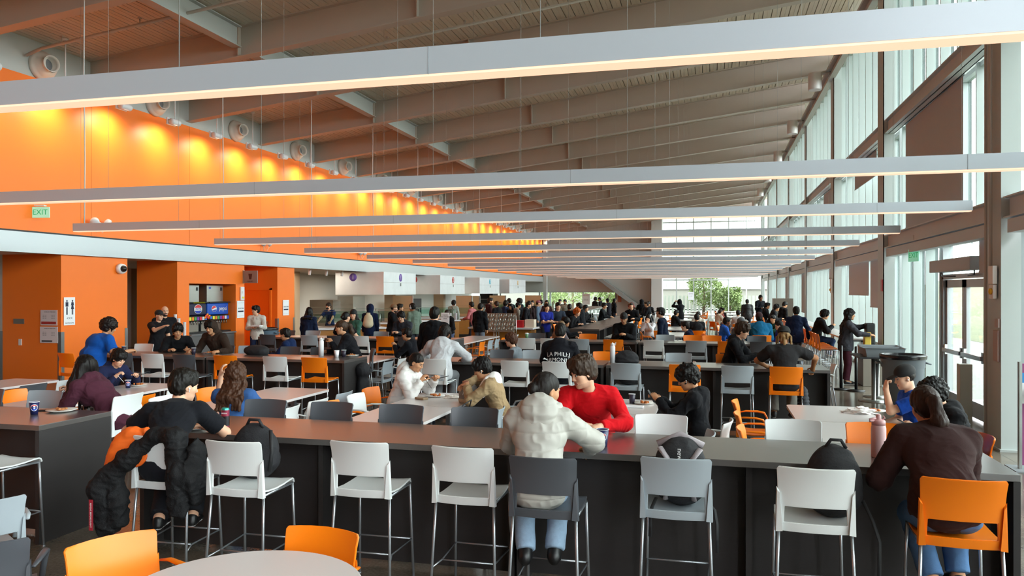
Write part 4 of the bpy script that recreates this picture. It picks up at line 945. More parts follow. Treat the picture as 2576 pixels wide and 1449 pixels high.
lc('o', -4.32, 9.98, -95, 'orange low chair under the woman in the white jacket')
lc('w', -2.62, 8.0, 92, 'white low chair nearest on the right of the middle white table'); lc('g', -2.62, 8.62, 90, 'light grey low chair with a black bag on its back'); lc('g', -2.55, 10.1, 88, 'light grey low chair beyond the boy in the tan jacket')
lc('w', -2.42, 9.28, 90, 'white low chair under the boy in the tan jacket')
lc('g', -.28, 7.62, 95, 'light grey low chair behind the right counter with a coat over it'); lc('w', -.1, 8.42, 80, 'white low chair under the curly haired boy in black')
lc('o', .55, 9.9, -95, 'orange low chair, farthest of three left of the right white table'); lc('o', .55, 8.95, -92, 'orange low chair, middle of three left of the right white table'); lc('o', .55, 8.0, -95, 'orange low chair, nearest of three left of the right white table')
lc('w', 2.22, 9.02, 90, 'white low chair under the boy in the black cap and blue shirt'); lc('o', 2.2, 8.1, 90, 'orange low chair under the boy with glasses')
for i, (c, x, y, yw) in enumerate([('g', -6.25, 13.9, 90), ('w', -6.25, 14.65, 88), ('w', -6.1, 15.5, 90), ('o', -7.8, 14.3, -90), ('w', -9.2, 15.0, 90), ('o', -9.25, 14.3, 90), ('g', -3.5, 14.5, 90), ('w', -.6, 15.2, 90), ('g', -2.0, 15.5, -90), ('o', .5, 15.6, -90), ('w', 1.9, 15.3, 90)]):
    seat('low_chair', CC[c], x, y, yw, '%s low chair between the second and third counter rows, %s in the row' % (CC[c], ORD[i]), 'low chairs between the counter rows')
for i, (c, x, y, yw) in enumerate([('o', -6.15, 19.9, 90), ('g', -6.12, 20.6, 90), ('g', -6.1, 21.2, 92), ('o', -6.1, 21.9, 90), ('w', -6.1, 22.6, 88), ('w', -6.1, 23.4, 90), ('o', -7.7, 21, -90), ('w', -7.7, 22, -90), ('w', -7.7, 23.3, -90)]):
    seat('low_chair', CC[c], x, y, yw, '%s low chair at the aisle table before the utensil racks, %s of nine' % (CC[c], ORD[i]), 'low chairs at the aisle table')
rnd = random.Random(11); nn = 0
for j, yc in enumerate([21.2, 25.6, 30, 34.6, 39.4, 44.5, 50, 56]):
    for xi, xc in enumerate((-1.25, 1.25)):
        low_table(xc, yc, .90, 1.24, 'white dining table in the far right area, row %s, %s side' % (ORD[j], 'left' if xi == 0 else 'window')); low_table(xc, yc+1.27, .90, 1.24, 'white dining table pushed behind another in the far right area, row %s, %s side' % (ORD[j], 'left' if xi == 0 else 'window'))
        for s in (-1, 1):
            for kx in range(3):
                if rnd.random() < .08: continue
                c = rnd.choice('oooooowgdow'); seat('low_chair', CC[c], xc+s*.74, yc-.35+.85*kx+rnd.uniform(-.08, .08), (90 if s > 0 else -90)+rnd.uniform(-12, 12), '%s low chair in the far dining area, %s row, %s side, seat %s' % (CC[c], ORD[j], ['left', 'window'][xi], ORD[nn % 6]), 'far dining area chairs'); nn += 1
# ------------------------------------------------------------------ window bar
r = thing('window_bar', 'long white topped bar running along the windows', 'bar table', (0, 0, 0))
MB().span(3.1, 3.62, 20.15, 33.4, .98, 1.02, 0, .004).build('tabletop', wt, r)
for k in range(5): MB().span(3.5, 3.56, 20.4+3.2*k, 20.46+3.2*k, 0, .98).span(3.15, 3.56, 20.4+3.2*k, 20.46+3.2*k, .93, .98).build('bracket', tl_m, r)
# ------------------------------------------------------------------ blinds
bl = M('blind_fabric', 'b9bdc0', .8, noise=.05, nscale=80)
for (ya, yb, za, zb, lab) in ((14.4, 18.35, 3.5, 5.75, 'large taupe roller blind hanging over the door bay upper window'), (20.0, 22.2, 1.75, 3.0, 'lowered taupe roller blind, nearer and longer of two in the third bay'), (22.4, 25.5, 2.05, 3.0, 'lowered taupe roller blind, farther and shorter of two in the third bay'),
                          (12.6, 13.6, 2.45, 2.98, 'short taupe blind beside the door transom'), (28, 29.6, 2.6, 2.98, 'short taupe blind in the fourth bay'), (36, 38.4, 1.2, 3.0, 'far taupe blind in the fifth bay'), (44, 46.6, .9, 3.0, 'far taupe blind in the sixth bay'), (21.4, 24.5, 5.1, 5.74, 'short taupe blind under the upper beam in the third bay'), (28.6, 31, 5.2, 5.74, 'short taupe blind under the upper beam in the fourth bay')):
    o = MB().span(XC+.27, XC+.272, ya, yb, za, zb).build('roller_blind', bl); tag(o, lab, 'blind')
    MB().tube([(XC+.271, ya, zb), (XC+.271, yb, zb)], .03, 8).build('roller', tl_m, o); MB().span(XC+.262, XC+.28, ya, yb, za-.015, za+.015).build('bottom_bar', bl, o)
# ------------------------------------------------------------------ kitchen and servery
ss = M('stainless', 'b4b4b0', .28, metal=.9, noise=.04, nscale=3, stretch=(1, 1, 8)); ssd = M('stainless_dull', '8b8278', .45, metal=.55)
woodf = M('amber_wood', 'b0742c', .4, noise=.18, nscale=6, stretch=(1, 1, 6)); wtop = M('solid_white_top', 'e4e4e6', .25, spec=.5)
beige = M('kitchen_beige', 'b39d82', .7); tanp = M('tan_panel', 'cba57c', .6); blk = M('black_plastic', '141416', .4); sgl = glass('guard_glass', 'e3f3ee', 1.0)
struct(MB().span(-21.8, -19.6, 25.7, 34.6, 0, 3.03).build('wall_kitchen', beige))
struct(MB().span(-18.2, -17.9, 31.2, 31.6, 0, 3.03).span(-17.7, -17.2, 40.5, 40.9, 0, 3.03).span(-17.9, -17.2, 49, 49.4, 0, 3.03).build('wall_kitchen_pier', beige))
struct(MB().span(-19.9, -19.7, 34.6, 58, 0, 3.03).build('wall_kitchen_tile', M('white_tile', 'cfcac2', .4)))
for x, y, w_ in ((-16.4, 26.4, 1.4), (-16.9, 30, 2), (-16.9, 36, 2), (-16.6, 45, 2)):
    l = bpy.data.lights.new('kitchen_lamp', 'AREA'); l.energy = 85; l.size = w_; l.color = (1, .86, .68); o = bpy.data.objects.new('kitchen_lamp', l); COL.objects.link(o); o.location = (x, y, 2.98)
hm_ = M('hood_metal', 'e2e6ea', .35, metal=.35, noise=.10, nscale=2)
HD = [(31.5, 35.3, '1', '7a5cb0', 'purple'), (38.8, 43.0, '2', 'c4483e', 'red'), (46.0, 50.6, '3', '3fb2cf', 'blue'), (53.3, 58.2, '4', 'd8b27a', 'tan')]
for (ya, yb, num, colr, cn) in HD:
    r = thing('exhaust_hood', 'steel exhaust hood over the servery with a %s circle numbered %s' % (cn, num), 'range hood', (-13.8, ya, 0), 0, 'servery hoods')
    L_ = yb-ya; MB().span(-2.3, 0, 0, L_, 2.0, 3.005, 0, .004).span(-.004, .003, 0, L_, 2.545, 2.552, 1).build('casing', [hm_, ssd], r)
    cm_ = M('circle_'+cn, colr, .5, spec=.2); MB().lathe([(.0, .0), (.175, .0), (.175, .006), (0, .006)], (.001, L_*.5, 2.77), 28, 0, (1, 0, 0)).build('number_disc', cm_, r); MB().lathe([(.0, .0), (.175, .0), (.175, .006), (0, .006)], (-1.45, -.001, 2.77), 28, 0, (0, -1, 0)).build('number_disc', cm_, r)
    text(num, .30, (.012, L_*.5, 2.77), (pi/2, 0, pi/2), M('letter_white', 'f0f0f0', .5), r); text(num, .30, (-1.45, -.012, 2.77), (pi/2, 0, 0), M('letter_white'), r)
    MB().box((.02, L_*.5, 2.46), (.03, .05, .14), 0, 0, .008).build('latch', ss, r)
# track spotlights under the soffit
for i, px in enumerate((780, 822, 861, 896)):
    x = -15.2; y = YA(px, x); r = thing('track_light', 'small white spotlight under the kitchen soffit, %s from left' % ORD[i], 'spotlight', (x, y, 3.03), 0, 'kitchen spotlights')
    MB().lathe([(0, -.24), (.05, -.24), (.06, -.06), (.03, -.02), (0, -.02)], (0, 0, 0), 14, 0, (.12, 0, 1)).build('lamp_head', wl, r); MB().tube([(0, 0, -.05), (0, 0, 0)], .02, 8).build('stem', wl, r)
# sawtooth serving counters with glass guards
def server(x0, y0, L_, rz, dep, label, guard_h=1.45):
    r = thing('serving_counter', label, 'serving counter', (x0, y0, 0), rz, 'serving counters')
    MB().span(0, L_, .03, dep, .1, .85).span(.02, L_-.02, .1, dep-.05, 0, .1, 1).build('cabinet', [woodf, blk], r)
    MB().span(-.06, L_+.04, -.05, dep+.05, .85, .91, 0, .006).build('countertop', wtop, r)
    MB().span(.15, L_-.15, .35, dep-.1, .91, .925).build('food_well', ssd, r)
    for k in range(3): xx = .15+(L_-.3)*k/2; MB().tube([(xx, .28, .91), (xx, .28, guard_h-.1), (xx, .5, guard_h)], .016, 8).build('guard_post', ss, r)
    MB().span(.08, L_-.08, .27, .276, 1.08, guard_h-.08).span(.08, L_-.08, .24, .75, guard_h, guard_h+.008).build('guard_glass', sgl, r)
    return r
server(-13.0, 23.6, 2.6, R(38), 1.6, 'serving counter with glass guard nearest the orange pier')
server(-14.6, 28.0, 3.6, R(20), 1.3, 'serving counter with glass guard below hood one')
server(-12.3, 31.0, 2.2, R(42), 1.5, 'serving counter with stacked cups, behind the person in black hoodie')
server(-13.6, 34.8, 3.4, R(20), 1.3, 'serving counter with glass guard below hood two')
server(-11.6, 39.6, 3.0, R(40), 1.5, 'wood fronted serving counter behind the queue of students')
server(-13.0, 47.0, 4.0, R(30), 1.4, 'serving counter with glass guard below hood three')
# tan room dividers at the servery
for i, (x, y, w_) in enumerate(((-14.1, 33.2, .9), (-12.6, 37.8, .8), (-13.8, 42.5, 1.0), (-13.6, 47.5, 1.0), (-12.6, 53, 1.1))):
    tag(MB().span(x, x+w_, y, y+.08, 0, 1.95-.02*i).span(x+w_, x+w_+.07, y, y+.08, 0, 1.95-.02*i, 1).build('divider_panel', [tanp, ss]), 'tan divider panel between serving stations, %s from the front' % ORD[i], 'divider')
# island with utensil racks
r = thing('salad_bar', 'white topped wood fronted buffet island with a long glass shelf', 'buffet', (-8.4, 26.95, 0))
MB().span(0, 2.2, 0, .9, .0, .80).build('cabinet', woodf, r); MB().span(-.1, 2.3, -.1, 1.0, .80, .86, 0, .005).build('countertop', wtop, r)
r = thing('salad_bar', 'long buffet island of steel and glass where the queue serves itself', 'buffet', (-5.65, 31.0, 0), R(2))
r.scale = (.42, .9, 1)
MB().span(0, 2.2, 0, 9, 0, .82).build('cabinet', woodf, r); MB().span(-.1, 2.3, -.1, 9.1, .82, .88, 0, .005).build('countertop', wtop, r); MB().span(.4, 1.8, .3, 8.6, .88, .9).build('food_well', ssd, r)
q = MB()
for k in range(8):
    yy = .3+1.2*k
    for xx in (.2, 2.0): MB().tube([(xx, yy, .88), (xx, yy, 1.38)], .018, 6).build('guard_post', ss, r)
MB().span(.05, 2.15, .1, 8.9, 1.38, 1.41).build('guard_frame', ss, r); MB().span(.2, .206, .3, 8.7, 1.05, 1.38).span(1.994, 2.0, .3, 8.7, 1.05, 1.38).build('guard_glass', sgl, r)
def rack(x, y, lab):
    r = thing('utensil_rack', lab, 'utensil rack', (x, y, 0), R(-6), 'utensil racks'); r.scale = (.78, .9, 1)
    mt = Matrix.Translation((0, 0, .93)) @ Matrix.Rotation(R(-28), 4, 'X')
    q = MB(); cyl = MB()
    for i in range(4):
        for j in range(4):
            c = mt @ Vector((-.36+.24*i, 0, -.09+.17*j)); ax = (mt.to_3x3() @ Vector((0, -1, .0)))
            cyl.lathe([(.062, .0), (.072, .02), (.078, .02), (.078, .0), (.066, -.02), (.055, -.16), (0, -.16)], c, 14, 0, tuple(ax), cap=False)
            cyl.lathe([(.001, -.10), (.058, -.10)], c, 14, 1, tuple(ax), cap=False)
    b_ = MB(); b_.add([mt @ Vector(v) for v in ((-.5, .02, -.2), (.5, .02, -.2), (.5, .02, .52), (-.5, .02, .52), (-.5, .04, -.2), (.5, .04, -.2), (.5, .04, .52), (-.5, .04, .52))], [(0, 1, 2, 3), (7, 6, 5, 4), (0, 4, 5, 1), (1, 5, 6, 2), (2, 6, 7, 3), (3, 7, 4, 0)])
    b_.build('back_plate', ss, r); cyl.build('cylinder_holders', [ss, blk], r)
    for s in (-.48, .48): MB().tube([(s, .05, 0), (s, .05, .8)], .022, 6).tube([(s, .35, 0), (s, .30, 1.3)], .022, 6).build('leg', ss, r)
rack(XA(1222, 26.4), 26.4, 'tilted steel rack of round utensil holders, left one'); rack(XA(1266, 26.4), 26.4, 'tilted steel rack of round utensil holders, right one')
def small(name, lab, cat, x, y, z, parts, rz=0, group=None):
    r = thing(name, lab, cat, (x, y, z), rz, group)
    for nm, q, m in parts: q.build(nm, m, r)
    return r
tag(MB().span(-6.75, -6.5, 27.0, 27.25, .861, 1.12).build('bin', M('bin_red', 'c21f26', .4)), 'red plastic bin on the white buffet top', 'bin')
tag(MB().span(-6.45, -6.12, 27.1, 27.5, .861, 1.14).build('tray_box', M('cream', 'e3d2bd', .6)), 'cream box beside the red bin on the buffet top', 'box')
r = thing('equipment_cart', 'low dark grey drinks cart in front of the wood buffet panel', 'cart', (-5.98, 26.95, 0))
MB().span(0, .85, 0, .8, .08, .78, 0, .02).build('body', M('cart_grey', '3a3d42', .5), r); MB().span(-.02, .87, -.02, .82, .78, .82).build('top', blk, r)
for xx in (.1, .75): MB().lathe([(0, -.03), (.05, -.03), (.05, .03), (0, .03)], (xx, .1, .05), 12, 0, (1, 0, 0)).build('wheel', blk, r)
tag(MB().span(-5.05, -4.35, 27.3, 27.4, 0, 1.02).build('wood_panel', woodf), 'amber wood panel end of the buffet behind the staff in blue', 'panel')
# kitchen back equipment
for i, (x, y, dx, dy, h_, m, lab) in enumerate(((-18.6, 26.3, 1.0, .8, 1.5, ssd, 'steel tray rack just inside the kitchen opening'), (-19.2, 28.6, .9, 1.0, 1.9, beige, 'beige cabinet against the kitchen back wall'), (-18.4, 33.4, 1.2, .8, 1.75, ssd, 'dark steel oven behind the serving line'), (-18.8, 37, .9, 1.4, 1.9, ss, 'stainless refrigerator behind hood two'), (-18.6, 44, 1.0, 2, 1.7, blk, 'black drinks cooler behind hood three'), (-16.5, 55, 1, 1.4, 2.0, blk, 'tall black cooler near the far end of the servery'))):
    r = thing('kitchen_equipment', lab, 'kitchen equipment', (x, y, 0)); MB().span(0, dx, 0, dy, .0, h_, 0, .01).build('body', m, r)
    for k in range(5): MB().span(.04, dx-.04, -.03, 0, .2+k*h_*.17, .2+k*h_*.17+.03).build('shelf_edge', ss, r)
    MB().tube([(dx+.03, .15, h_*.4), (dx+.03, .15, h_*.7)], .012, 6).build('handle', ss, r)
for i, (x, y, z) in enumerate(((-17.5, 26.6, 2.1), (-16.9, 27.2, 2.1))):
    tag(MB().span(x-.5, x+.5, y-.0, y+.03, 2.1, 3.0).build('menu_board', M('board_dark', ['6d6055', '4a4039'][i], .6)), '%s hanging panel inside the kitchen opening' % ['taupe', 'dark brown'][i], 'panel')
# stacked paper cups and bowls
cupw = M('cup_white', 'ececf0', .4); cupn = M('cup_navy', '191f4d', .35)
for i, (x, y) in enumerate(((-11.2, 32.0), (-11.0, 32.2), (-10.8, 32.38))):
    q = MB()
    for k in range(9): q.lathe([(.05, 0), (.065, .05), (.067, .05), (.067, .056), (0, .056)], (0, 0, k*.03), 14)
    o = q.build('cup_stack', cupw); o.location = (x, y, .911); tag(o, 'stack of white paper bowls on the counter beside the black hoodie, %s from left' % ORD[i], 'cups', 'bowl stacks')
# ------------------------------------------------------------------ drinks niche
nx = XW-.95
r = thing('drinks_counter', 'grey cabinet counter in the orange drinks niche', 'counter', (nx+.02, nY0+.03, 0))
nl = nY1-nY0-.06
MB().span(0, .9, 0, nl, 0, .84).build('cabinet', M('cabinet_grey', '5e5c5c', .5), r); MB().span(-.0, .98, 0, nl, .84, .88).build('countertop', M('counter_grey', '6d6f73', .4), r)
pb = M('pepsi_blue', '1550b8', .3); pn = M('pepsi_navy', '14163a', .3); red = M('logo_red', 'd8202c', .4); blu = M('logo_blue', '1d3fae', .4); lw = M('letter_white', 'f0f0f0', .5)
def dispenser(y, front, lab, kind):
    r = thing('soda_machine', lab, 'drinks machine', (nx+.1, y, .88), 0, 'soda machines')
    w_ = 1.08
    MB().span(0, .35, 0, w_, 0, 1.25).span(.0, .7, 0, w_, 0, .06).build('casing', M('soda_black', '121214', .35), r)
    MB().span(.35, .62, .0, w_, .72, 1.2, 0, .04).build('front_panel', front, r)
    MB().span(.3, .70, 0, w_, 1.2, 1.25, 0, .01).build('top_lid', M('soda_black'), r)
    MB().span(.35, .66, .04, w_-.04, .50, .70, 0, .02).build('tap_head', M('soda_black'), r)
    for k in range(8):
        c_ = ['2c6cc8', 'e8e23a', 'e37a22', '3a9c4a', '7a2ea0', 'd62a3a', 'd8dce0', '2b50c0'][k]
        MB().span(.66, .668, .08+k*.122, .175+k*.122, .53, .66).build('flavour_card', M('card_'+c_, c_, .4), r)
        MB().tube([(.60, .13+k*.122, .50), (.60, .13+k*.122, .36)], .014, 6).build('tap_lever', ss, r)
    MB().span(.36, .365, .05, w_-.05, .06, .5).build('splash_plate', ssd, r)
    x = .625
    if kind == 0:
        MB().lathe([(0, 0), (.19, 0), (.19, .006), (0, .006)], (x, .66, .965), 30, 0, (1, 0, 0)).build('logo_disc', lw, r)
        for (c0, c1, m) in ((R(20), R(160), red), (R(200), R(340), blu)):
            pts = [(.17*cos(c0+(c1-c0)*k/14), .17*sin(c0+(c1-c0)*k/14)) for k in range(15)]
            MB().prism(pts, 0, .003, 0, Matrix.Translation((x+.007, .66, .965)) @ Matrix(((0, 0, 1), (1, 0, 0), (0, 1, 0))).to_4x4()).build('logo_segment', m, r)
        text('PEPSI', .11, (x+.012, .66, .965), (pi/2, 0, pi/2), blu, r)
        for k in range(5): MB().lathe([(0, 0), (.05+.02*(k % 2), .0), (.05, .01), (0, .012)], (.67, .95+.05*k, .62+.06*(k % 3)), 10, 0, (1, 0, 0)).build('fruit_picture', M('fruit_%d' % (k % 2), ['f08a1a', 'd8321e'][k % 2], .5), r)
        MB().span(.64, .70, .35, .9, 1.205, 1.248).build('yellow_label', M('yellow_label', 'e8dc20', .5), r)
    else:
        MB().lathe([(0, 0), (.13, 0), (.13, .006), (0, .006)], (x, .32, .96), 30, 0, (1, 0, 0)).build('logo_disc', lw, r)
        for (c0, c1, m) in ((R(30), R(190), red), (R(215), R(350), blu)):
            pts = [(.115*cos(c0+(c1-c0)*k/14), .115*sin(c0+(c1-c0)*k/14)) for k in range(15)]
            MB().prism(pts, 0, .003, 0, Matrix.Translation((x+.007, .32, .96)) @ Matrix(((0, 0, 1), (1, 0, 0), (0, 1, 0))).to_4x4()).build('logo_segment', m, r)
        text('pepsi', .25, (x+.012, .76, .965), (pi/2, 0, pi/2), lw, r, sx_=.80)
    r.scale = (1, 1, .76); return r
dispenser(nY0+.05, pn, 'dark navy soda machine with a round logo and fruit picture', 0); dispenser(nY0+1.17, pb, 'bright blue soda machine with big white lettering', 1)
for i, (dy, zt) in enumerate(((.08, 1.832), (1.28, 1.832))):
    r = thing('ice_machine', 'stainless ice machine on top of the %s soda machine' % ['dark', 'blue'][i], 'ice machine', (nx+.12, nY0+dy, zt), 0, 'ice machines')
    MB().span(0, .5, 0, .86, 0, .215 if False else .22).build('casing', ss, r)
# tall ice bins are drawn as one steel body each
for o in [o for o in COL.objects if o.name.startswith('ice_machine')]:
    for c in list(o.children): bpy.data.objects.remove(c, do_unlink=True)
    MB().span(0, .5, 0, .82, -.0, .50, 0, .004).build('casing', ss, o)
    MB().span(.5, .505, .1, .2, .40, .45).build('badge', blu, o); MB().span(.5, .512, .68, .76, .34, .44).build('latch', blk, o)
# things on the drinks wall
def poster(name, lab, cat, x, y, z, w_, h_, col, face='x', group=None):
    """flat sign; face x: seen from +x on the wall plane, face y: seen from -y"""
    r = thing(name, lab, cat, (x, y, z), 0 if face == 'y' else pi/2, group)
    MB().box((0, -.006, 0), (w_, .012, h_)).build('board', M('sign_'+col, col, .5), r); return r
def st(r, s_, size, x, z, m, al='CENTER', sx_=1): return text(s_, size, (x, -.0135, z), (pi/2, 0, 0), m, r, .0008, al, sx_)
nav = M('ink_navy', '1c2440', .6); ink = M('ink_grey', '5a5558', .6)
py_ = YA(173, XW)
r = poster('restroom_sign', 'white restroom sign with two figures and arrows on the nearest orange pier', 'sign', XW+.012, py_, 1.68, .33, .66, 'eef0f4')
def bar(r, x0, x1, z0, z1, m, nm='mark'): return MB().span(x0, x1, -.015, -.0125, z0, z1).build(nm, m, r)
for s, fem in ((-.08, 0), (.085, 1)):
    q = MB().lathe([(0, 0), (.021, 0), (.021, .002), (0, .002)], (s, -.0125, .245), 14, 0, (0, -1, 0))
    if fem: q.prism([(s-.03, .215), (s+.03, .215), (s+.045, .13), (s+.022, .15), (s+.045, .05), (s-.045, .05), (s-.022, .15), (s-.045, .13)], 0, .002, 0, Matrix.Translation((0, -.0125, 0)) @ Matrix.Rotation(pi/2, 4, 'X'))
    else: q.span(s-.04, s+.04, -.015, -.0125, .11, .215)
    q.span(s-.022, s-.004, -.015, -.0125, -.08, .1).span(s+.004, s+.022, -.015, -.0125, -.08, .1); q.build('figure', nav, r)
st(r, '<<<', .10, 0, -.17, nav); st(r, 'RESTROOMS', .045, 0, -.28, nav)
for i, (z0, w_, h_, hd) in enumerate(((1.34+.27, .47, .36, 'HOURS OF OPERATION'), (1.34-.13, .50, .38, 'HOURS OF OPERATION'))):
    r = poster('hours_notice', '%s white notice of opening hours on the dark side of the nearest orange pier' % ['upper', 'lower'][i], 'notice', -15.08, 15.09, z0-.08, w_, h_, 'e0d3d3', 'y', 'opening hours notices')
    st(r, hd, .030, .03, h_/2-.045, ink)
    for k in range(3): st(r, 'MON - THU', .020, -.12, .06-.035*k, ink); st(r, '7:30 AM - 8 PM', .016, .12, .06-.035*k, ink)
    if i == 0: MB().span(-.21, .21, -.016, -.0125, -.15, -.09).build('red_band', M('band_red', 'b03a36', .5), r)
    else: MB().span(-.2, .1, -.016, -.0125, -.17, -.13).build('grey_band', ink, r)
tag(MB().span(-16.1, -15.8, 15.075, 15.095, 1.38, 1.5).build('wall_plaque', ssd), 'small grey wall plaque at left of the notices', 'plaque')
tag(MB().span(-15.95, -15.87, 15.075, 15.095, .87, 1.02).build('light_switch', M('switch_white', 'e4dcd6', .5)), 'small white switch plate low on the orange side wall', 'switch')
def dish(px, lab):
    r = poster('dish_return_sign', lab, 'sign', XW+.012, YA(px, XW), 1.57, .40, .55, 'e9edf2', 'x', 'dish return signs')
    st(r, 'DISH RETURN', .062, 0, .03, nav, sx_=.85); bar(r, -.15, .15, -.09, -.04, nav)
    for k in range(6): st(r, '~', .05, -.15+.06*k, .21, ink); st(r, '~', .05, -.15+.06*k, -.21, ink)
dish(604, 'white DISH RETURN sign on the orange pier beside the soda machines'); dish(718, 'white DISH RETURN sign on the pier at the kitchen opening')
dy_ = YA(612, XW)
r = thing('drinks_sign', 'projecting grey sign with a cup picture high on the drinks pier', 'sign', (XW, dy_, 2.62))
MB().span(0, .52, -.02, .02, -.2, .2).build('board', M('taupe_sign', '8d7670', .5), r); MB().span(-.0, .03, -.04, .04, -.21, .21).build('bracket', ss, r)
MB().prism([(.20, .10), (.34, .10), (.31, -.08), (.23, -.08)], 0, .003, 0, Matrix.Translation((0, -.02, 0)) @ Matrix.Rotation(pi/2, 4, 'X')).build('cup_picture', M('cup_brown', '4a1d16', .6), r); text('DRINKS', .06, (.27, -.024, -.145), (pi/2, 0, 0), M('cup_brown'), r)
tag(MB().span(XW, XW+.06, YA(607, XW)-.1, YA(607, XW)+.1, 1.86, 2.3, 0, .02).span(XW+.06, XW+.08, YA(607, XW)-.05, YA(607, XW)+.05, 2.08, 2.16, 0).span(XW+.06, XW+.075, YA(607, XW)-.03, YA(607, XW)+.05, 1.92, 1.98, 1).build('fire_alarm', [wl, M('yellow_label', 'e8dc20', .5)]), 'white fire alarm strobe under the drinks sign', 'fire alarm')
r = thing('security_camera', 'white dome security camera on the nearest orange pier', 'security camera', (XW, YA(300, XW), 2.73)); MB().lathe([(.13, 0), (.135, .05), (.12, .14), (.0, .14)], n=20, axis=(1, -.15, 0)).build('housing', wl, r); MB().lathe([(.085, .14), (.075, .19), (.04, .225), (0, .235)], n=20, axis=(1, -.15, 0)).build('lens_dome', blk, r)
er = thing('exit_sign', 'green lit exit sign on the orange wall above the metal fascia', 'exit sign', (XW+.03, YA(73, XW)+.1, 3.92), R(12))
MB().box((.15, 0, .15), (.22, .10, .03)).build('bracket', M('switch_white'), er); MB().box((.15, 0, 0), (.42, .02, .24)).build('panel', M('exit_green', 'bfeedd', .3, emis='58e0b4', es=.35), er)
text('EXIT', .17, (.15, -.013, 0), (pi/2, 0, 0), M('exit_letter', '1d9a6a', .4, emis='18a070', es=.5), er)
for i, (px, z) in enumerate(((240, 3.82), (660, 3.75), (903, 3.78))):
    yy = YA(px, XW); r = thing('emergency_light', 'white twin head emergency light on the orange wall, %s from left' % ORD[i], 'emergency light', (XW, yy, z), 0, 'emergency lights')
    MB().span(0, .12, -.05, .05, -.04, .04, 0, .01).build('base', wl, r)
    for s in (-1, 1): MB().lathe([(0, -.1), (.09, -.08), (.11, 0), (.10, .03), (0, .03)], (.18, s*.22, .02), 14, 0, (.4, s*.5, -.5)).build('lamp_head', wl, r); MB().tube([(.05, 0, -.03), (.12, s*.1, -.22), (.16, s*.2, -.05)], .006, 5).build('cable', wire, r)
# trash bin by the orange door, cup stacks on the drinks pier
def barrel(x, y, rad, h_, m, lab, bag=True):
    r = thing('trash_bin', lab, 'trash bin', (x, y, 0))
    MB().lathe([(0, 0.03), (rad*.8, .03), (rad*.86, .05), (rad*.97, h_*.75), (rad*1.03, h_*.78), (rad*1.04, h_*.97), (rad*1.08, h_), (rad*1.0, h_), (rad*.95, h_*.9), (0, h_*.4)], n=28).build('barrel', m, r)
    if bag: MB().lathe([(rad*1.10, h_*.93), (rad*1.12, h_*.985), (rad*1.09, h_+.012), (rad*.98, h_+.012), (rad*.9, h_*.9)], n=28, cap=False).build('bin_liner', M('liner_black', '15151a', .25), r)
    for s in (-1, 1): MB().tube([(s*rad*1.02, -.1, h_*.86), (s*(rad*1.04+.07), -.1, h_*.84), (s*(rad*1.04+.07), .1, h_*.84), (s*rad*1.02, .1, h_*.86)], .016, 6).build('handle', m, r)
    return r
barrel(XA(668, 22.3), 22.3, .36, .98, M('bin_bluegrey', '5c7284', .5), 'blue grey trash barrel in front of the orange door')
barrel(3.42, 15.75, .36, .98, M('bin_grey', '6f767d', .5), 'large grey trash barrel with black liner by the glass doors')
cups_y = YA(432, -14.3)
r = thing('cup_dispenser', 'small steel stand with tall stacks of cups beside the drinks pier', 'cup dispenser', (-14.25, 18.6, 0)); MB().span(-.25, .35, -.25, .25, 0, .92).build('stand', M('cabinet_grey'), r)
for i, (dx, dy, h_) in enumerate(((-.1, 0, .62), (.05, -.05, .5), (.18, .02, .42))):
    q = MB()
    for k in range(int(h_/.035)): q.lathe([(.038, 0), (.046, .03), (.048, .034), (0, .034)], (0, 0, k*.035), 12)
    o = q.build('cup_stack', cupw); o.location = (-14.25+dx, 18.6+dy, .921); tag(o, 'tall stack of white cups by the drinks pier, %s from left' % ORD[i], 'cups', 'cup stacks at the drinks pier')
# ------------------------------------------------------------------ window side fixtures
for i, (cy_, z0, z1) in enumerate(((12.1, 2.05, 2.55), (26.98, 2.1, 2.5))):
    r = thing('fire_alarm', 'white fire alarm strobe with amber lamp on the %s column' % ['nearest', 'third'][i], 'fire alarm', (XC-.02, cy_-.15, z0))
    MB().span(-.06, .0, -.08, .1, .2, .45, 0, .01).span(-.05, 0, -.06, .1, 0, .19, 0, .008).build('housing', M('switch_white'), r); MB().lathe([(.045, 0), (.04, .03), (0, .04)], (-.05, 0, .10), 12, 0, (-1, 0, 0)).build('amber_lens', M('amber', 'd69a1a', .3), r)
tag(MB().tube([(XC-.055, 12.02, 2.5), (XC-.055, 12.02, 9)], .02, 8).tube([(XC-.055, 12.22, .04), (XC-.055, 12.22, 9)], .02, 8).build('conduit', steel), 'pair of grey conduits running up the nearest window column', 'conduit')
tag(MB().span(XC-.03, XC-.001, 11.84, 12.02, 1.2, 1.62, 0, .005).build('thermostat_box', M('switch_pink', 'b09a92', .5)), 'flat beige control panel low on the nearest column', 'control panel')
tag(MB().span(XC-.03, XC-.001, 11.82, 11.95, 1.66, 1.78).build('wall_notice', M('switch_pink')), 'small beige notice above the control panel on the nearest column', 'notice')
tag(MB().span(XC-.02, XC-.001, 19.26, 19.42, 2.15, 2.42).build('fire_sign', M('bin_red')), 'small red sign on the second window column', 'sign')
r = thing('exit_sign', 'hanging exit sign beside the transom of the double glass doors', 'exit sign', (XC+.1, 16.9, 2.86), R(-70)); MB().box((0, 0, 0), (.34, .02, .24)).build('panel', M('exit_green'), r); text('EXIT', .15, (0, -.013, 0), (pi/2, 0, 0), M('exit_letter'), r); MB().tube([(0, 0, .12), (0, 0, .4)], .012, 6).build('stem', wl, r)
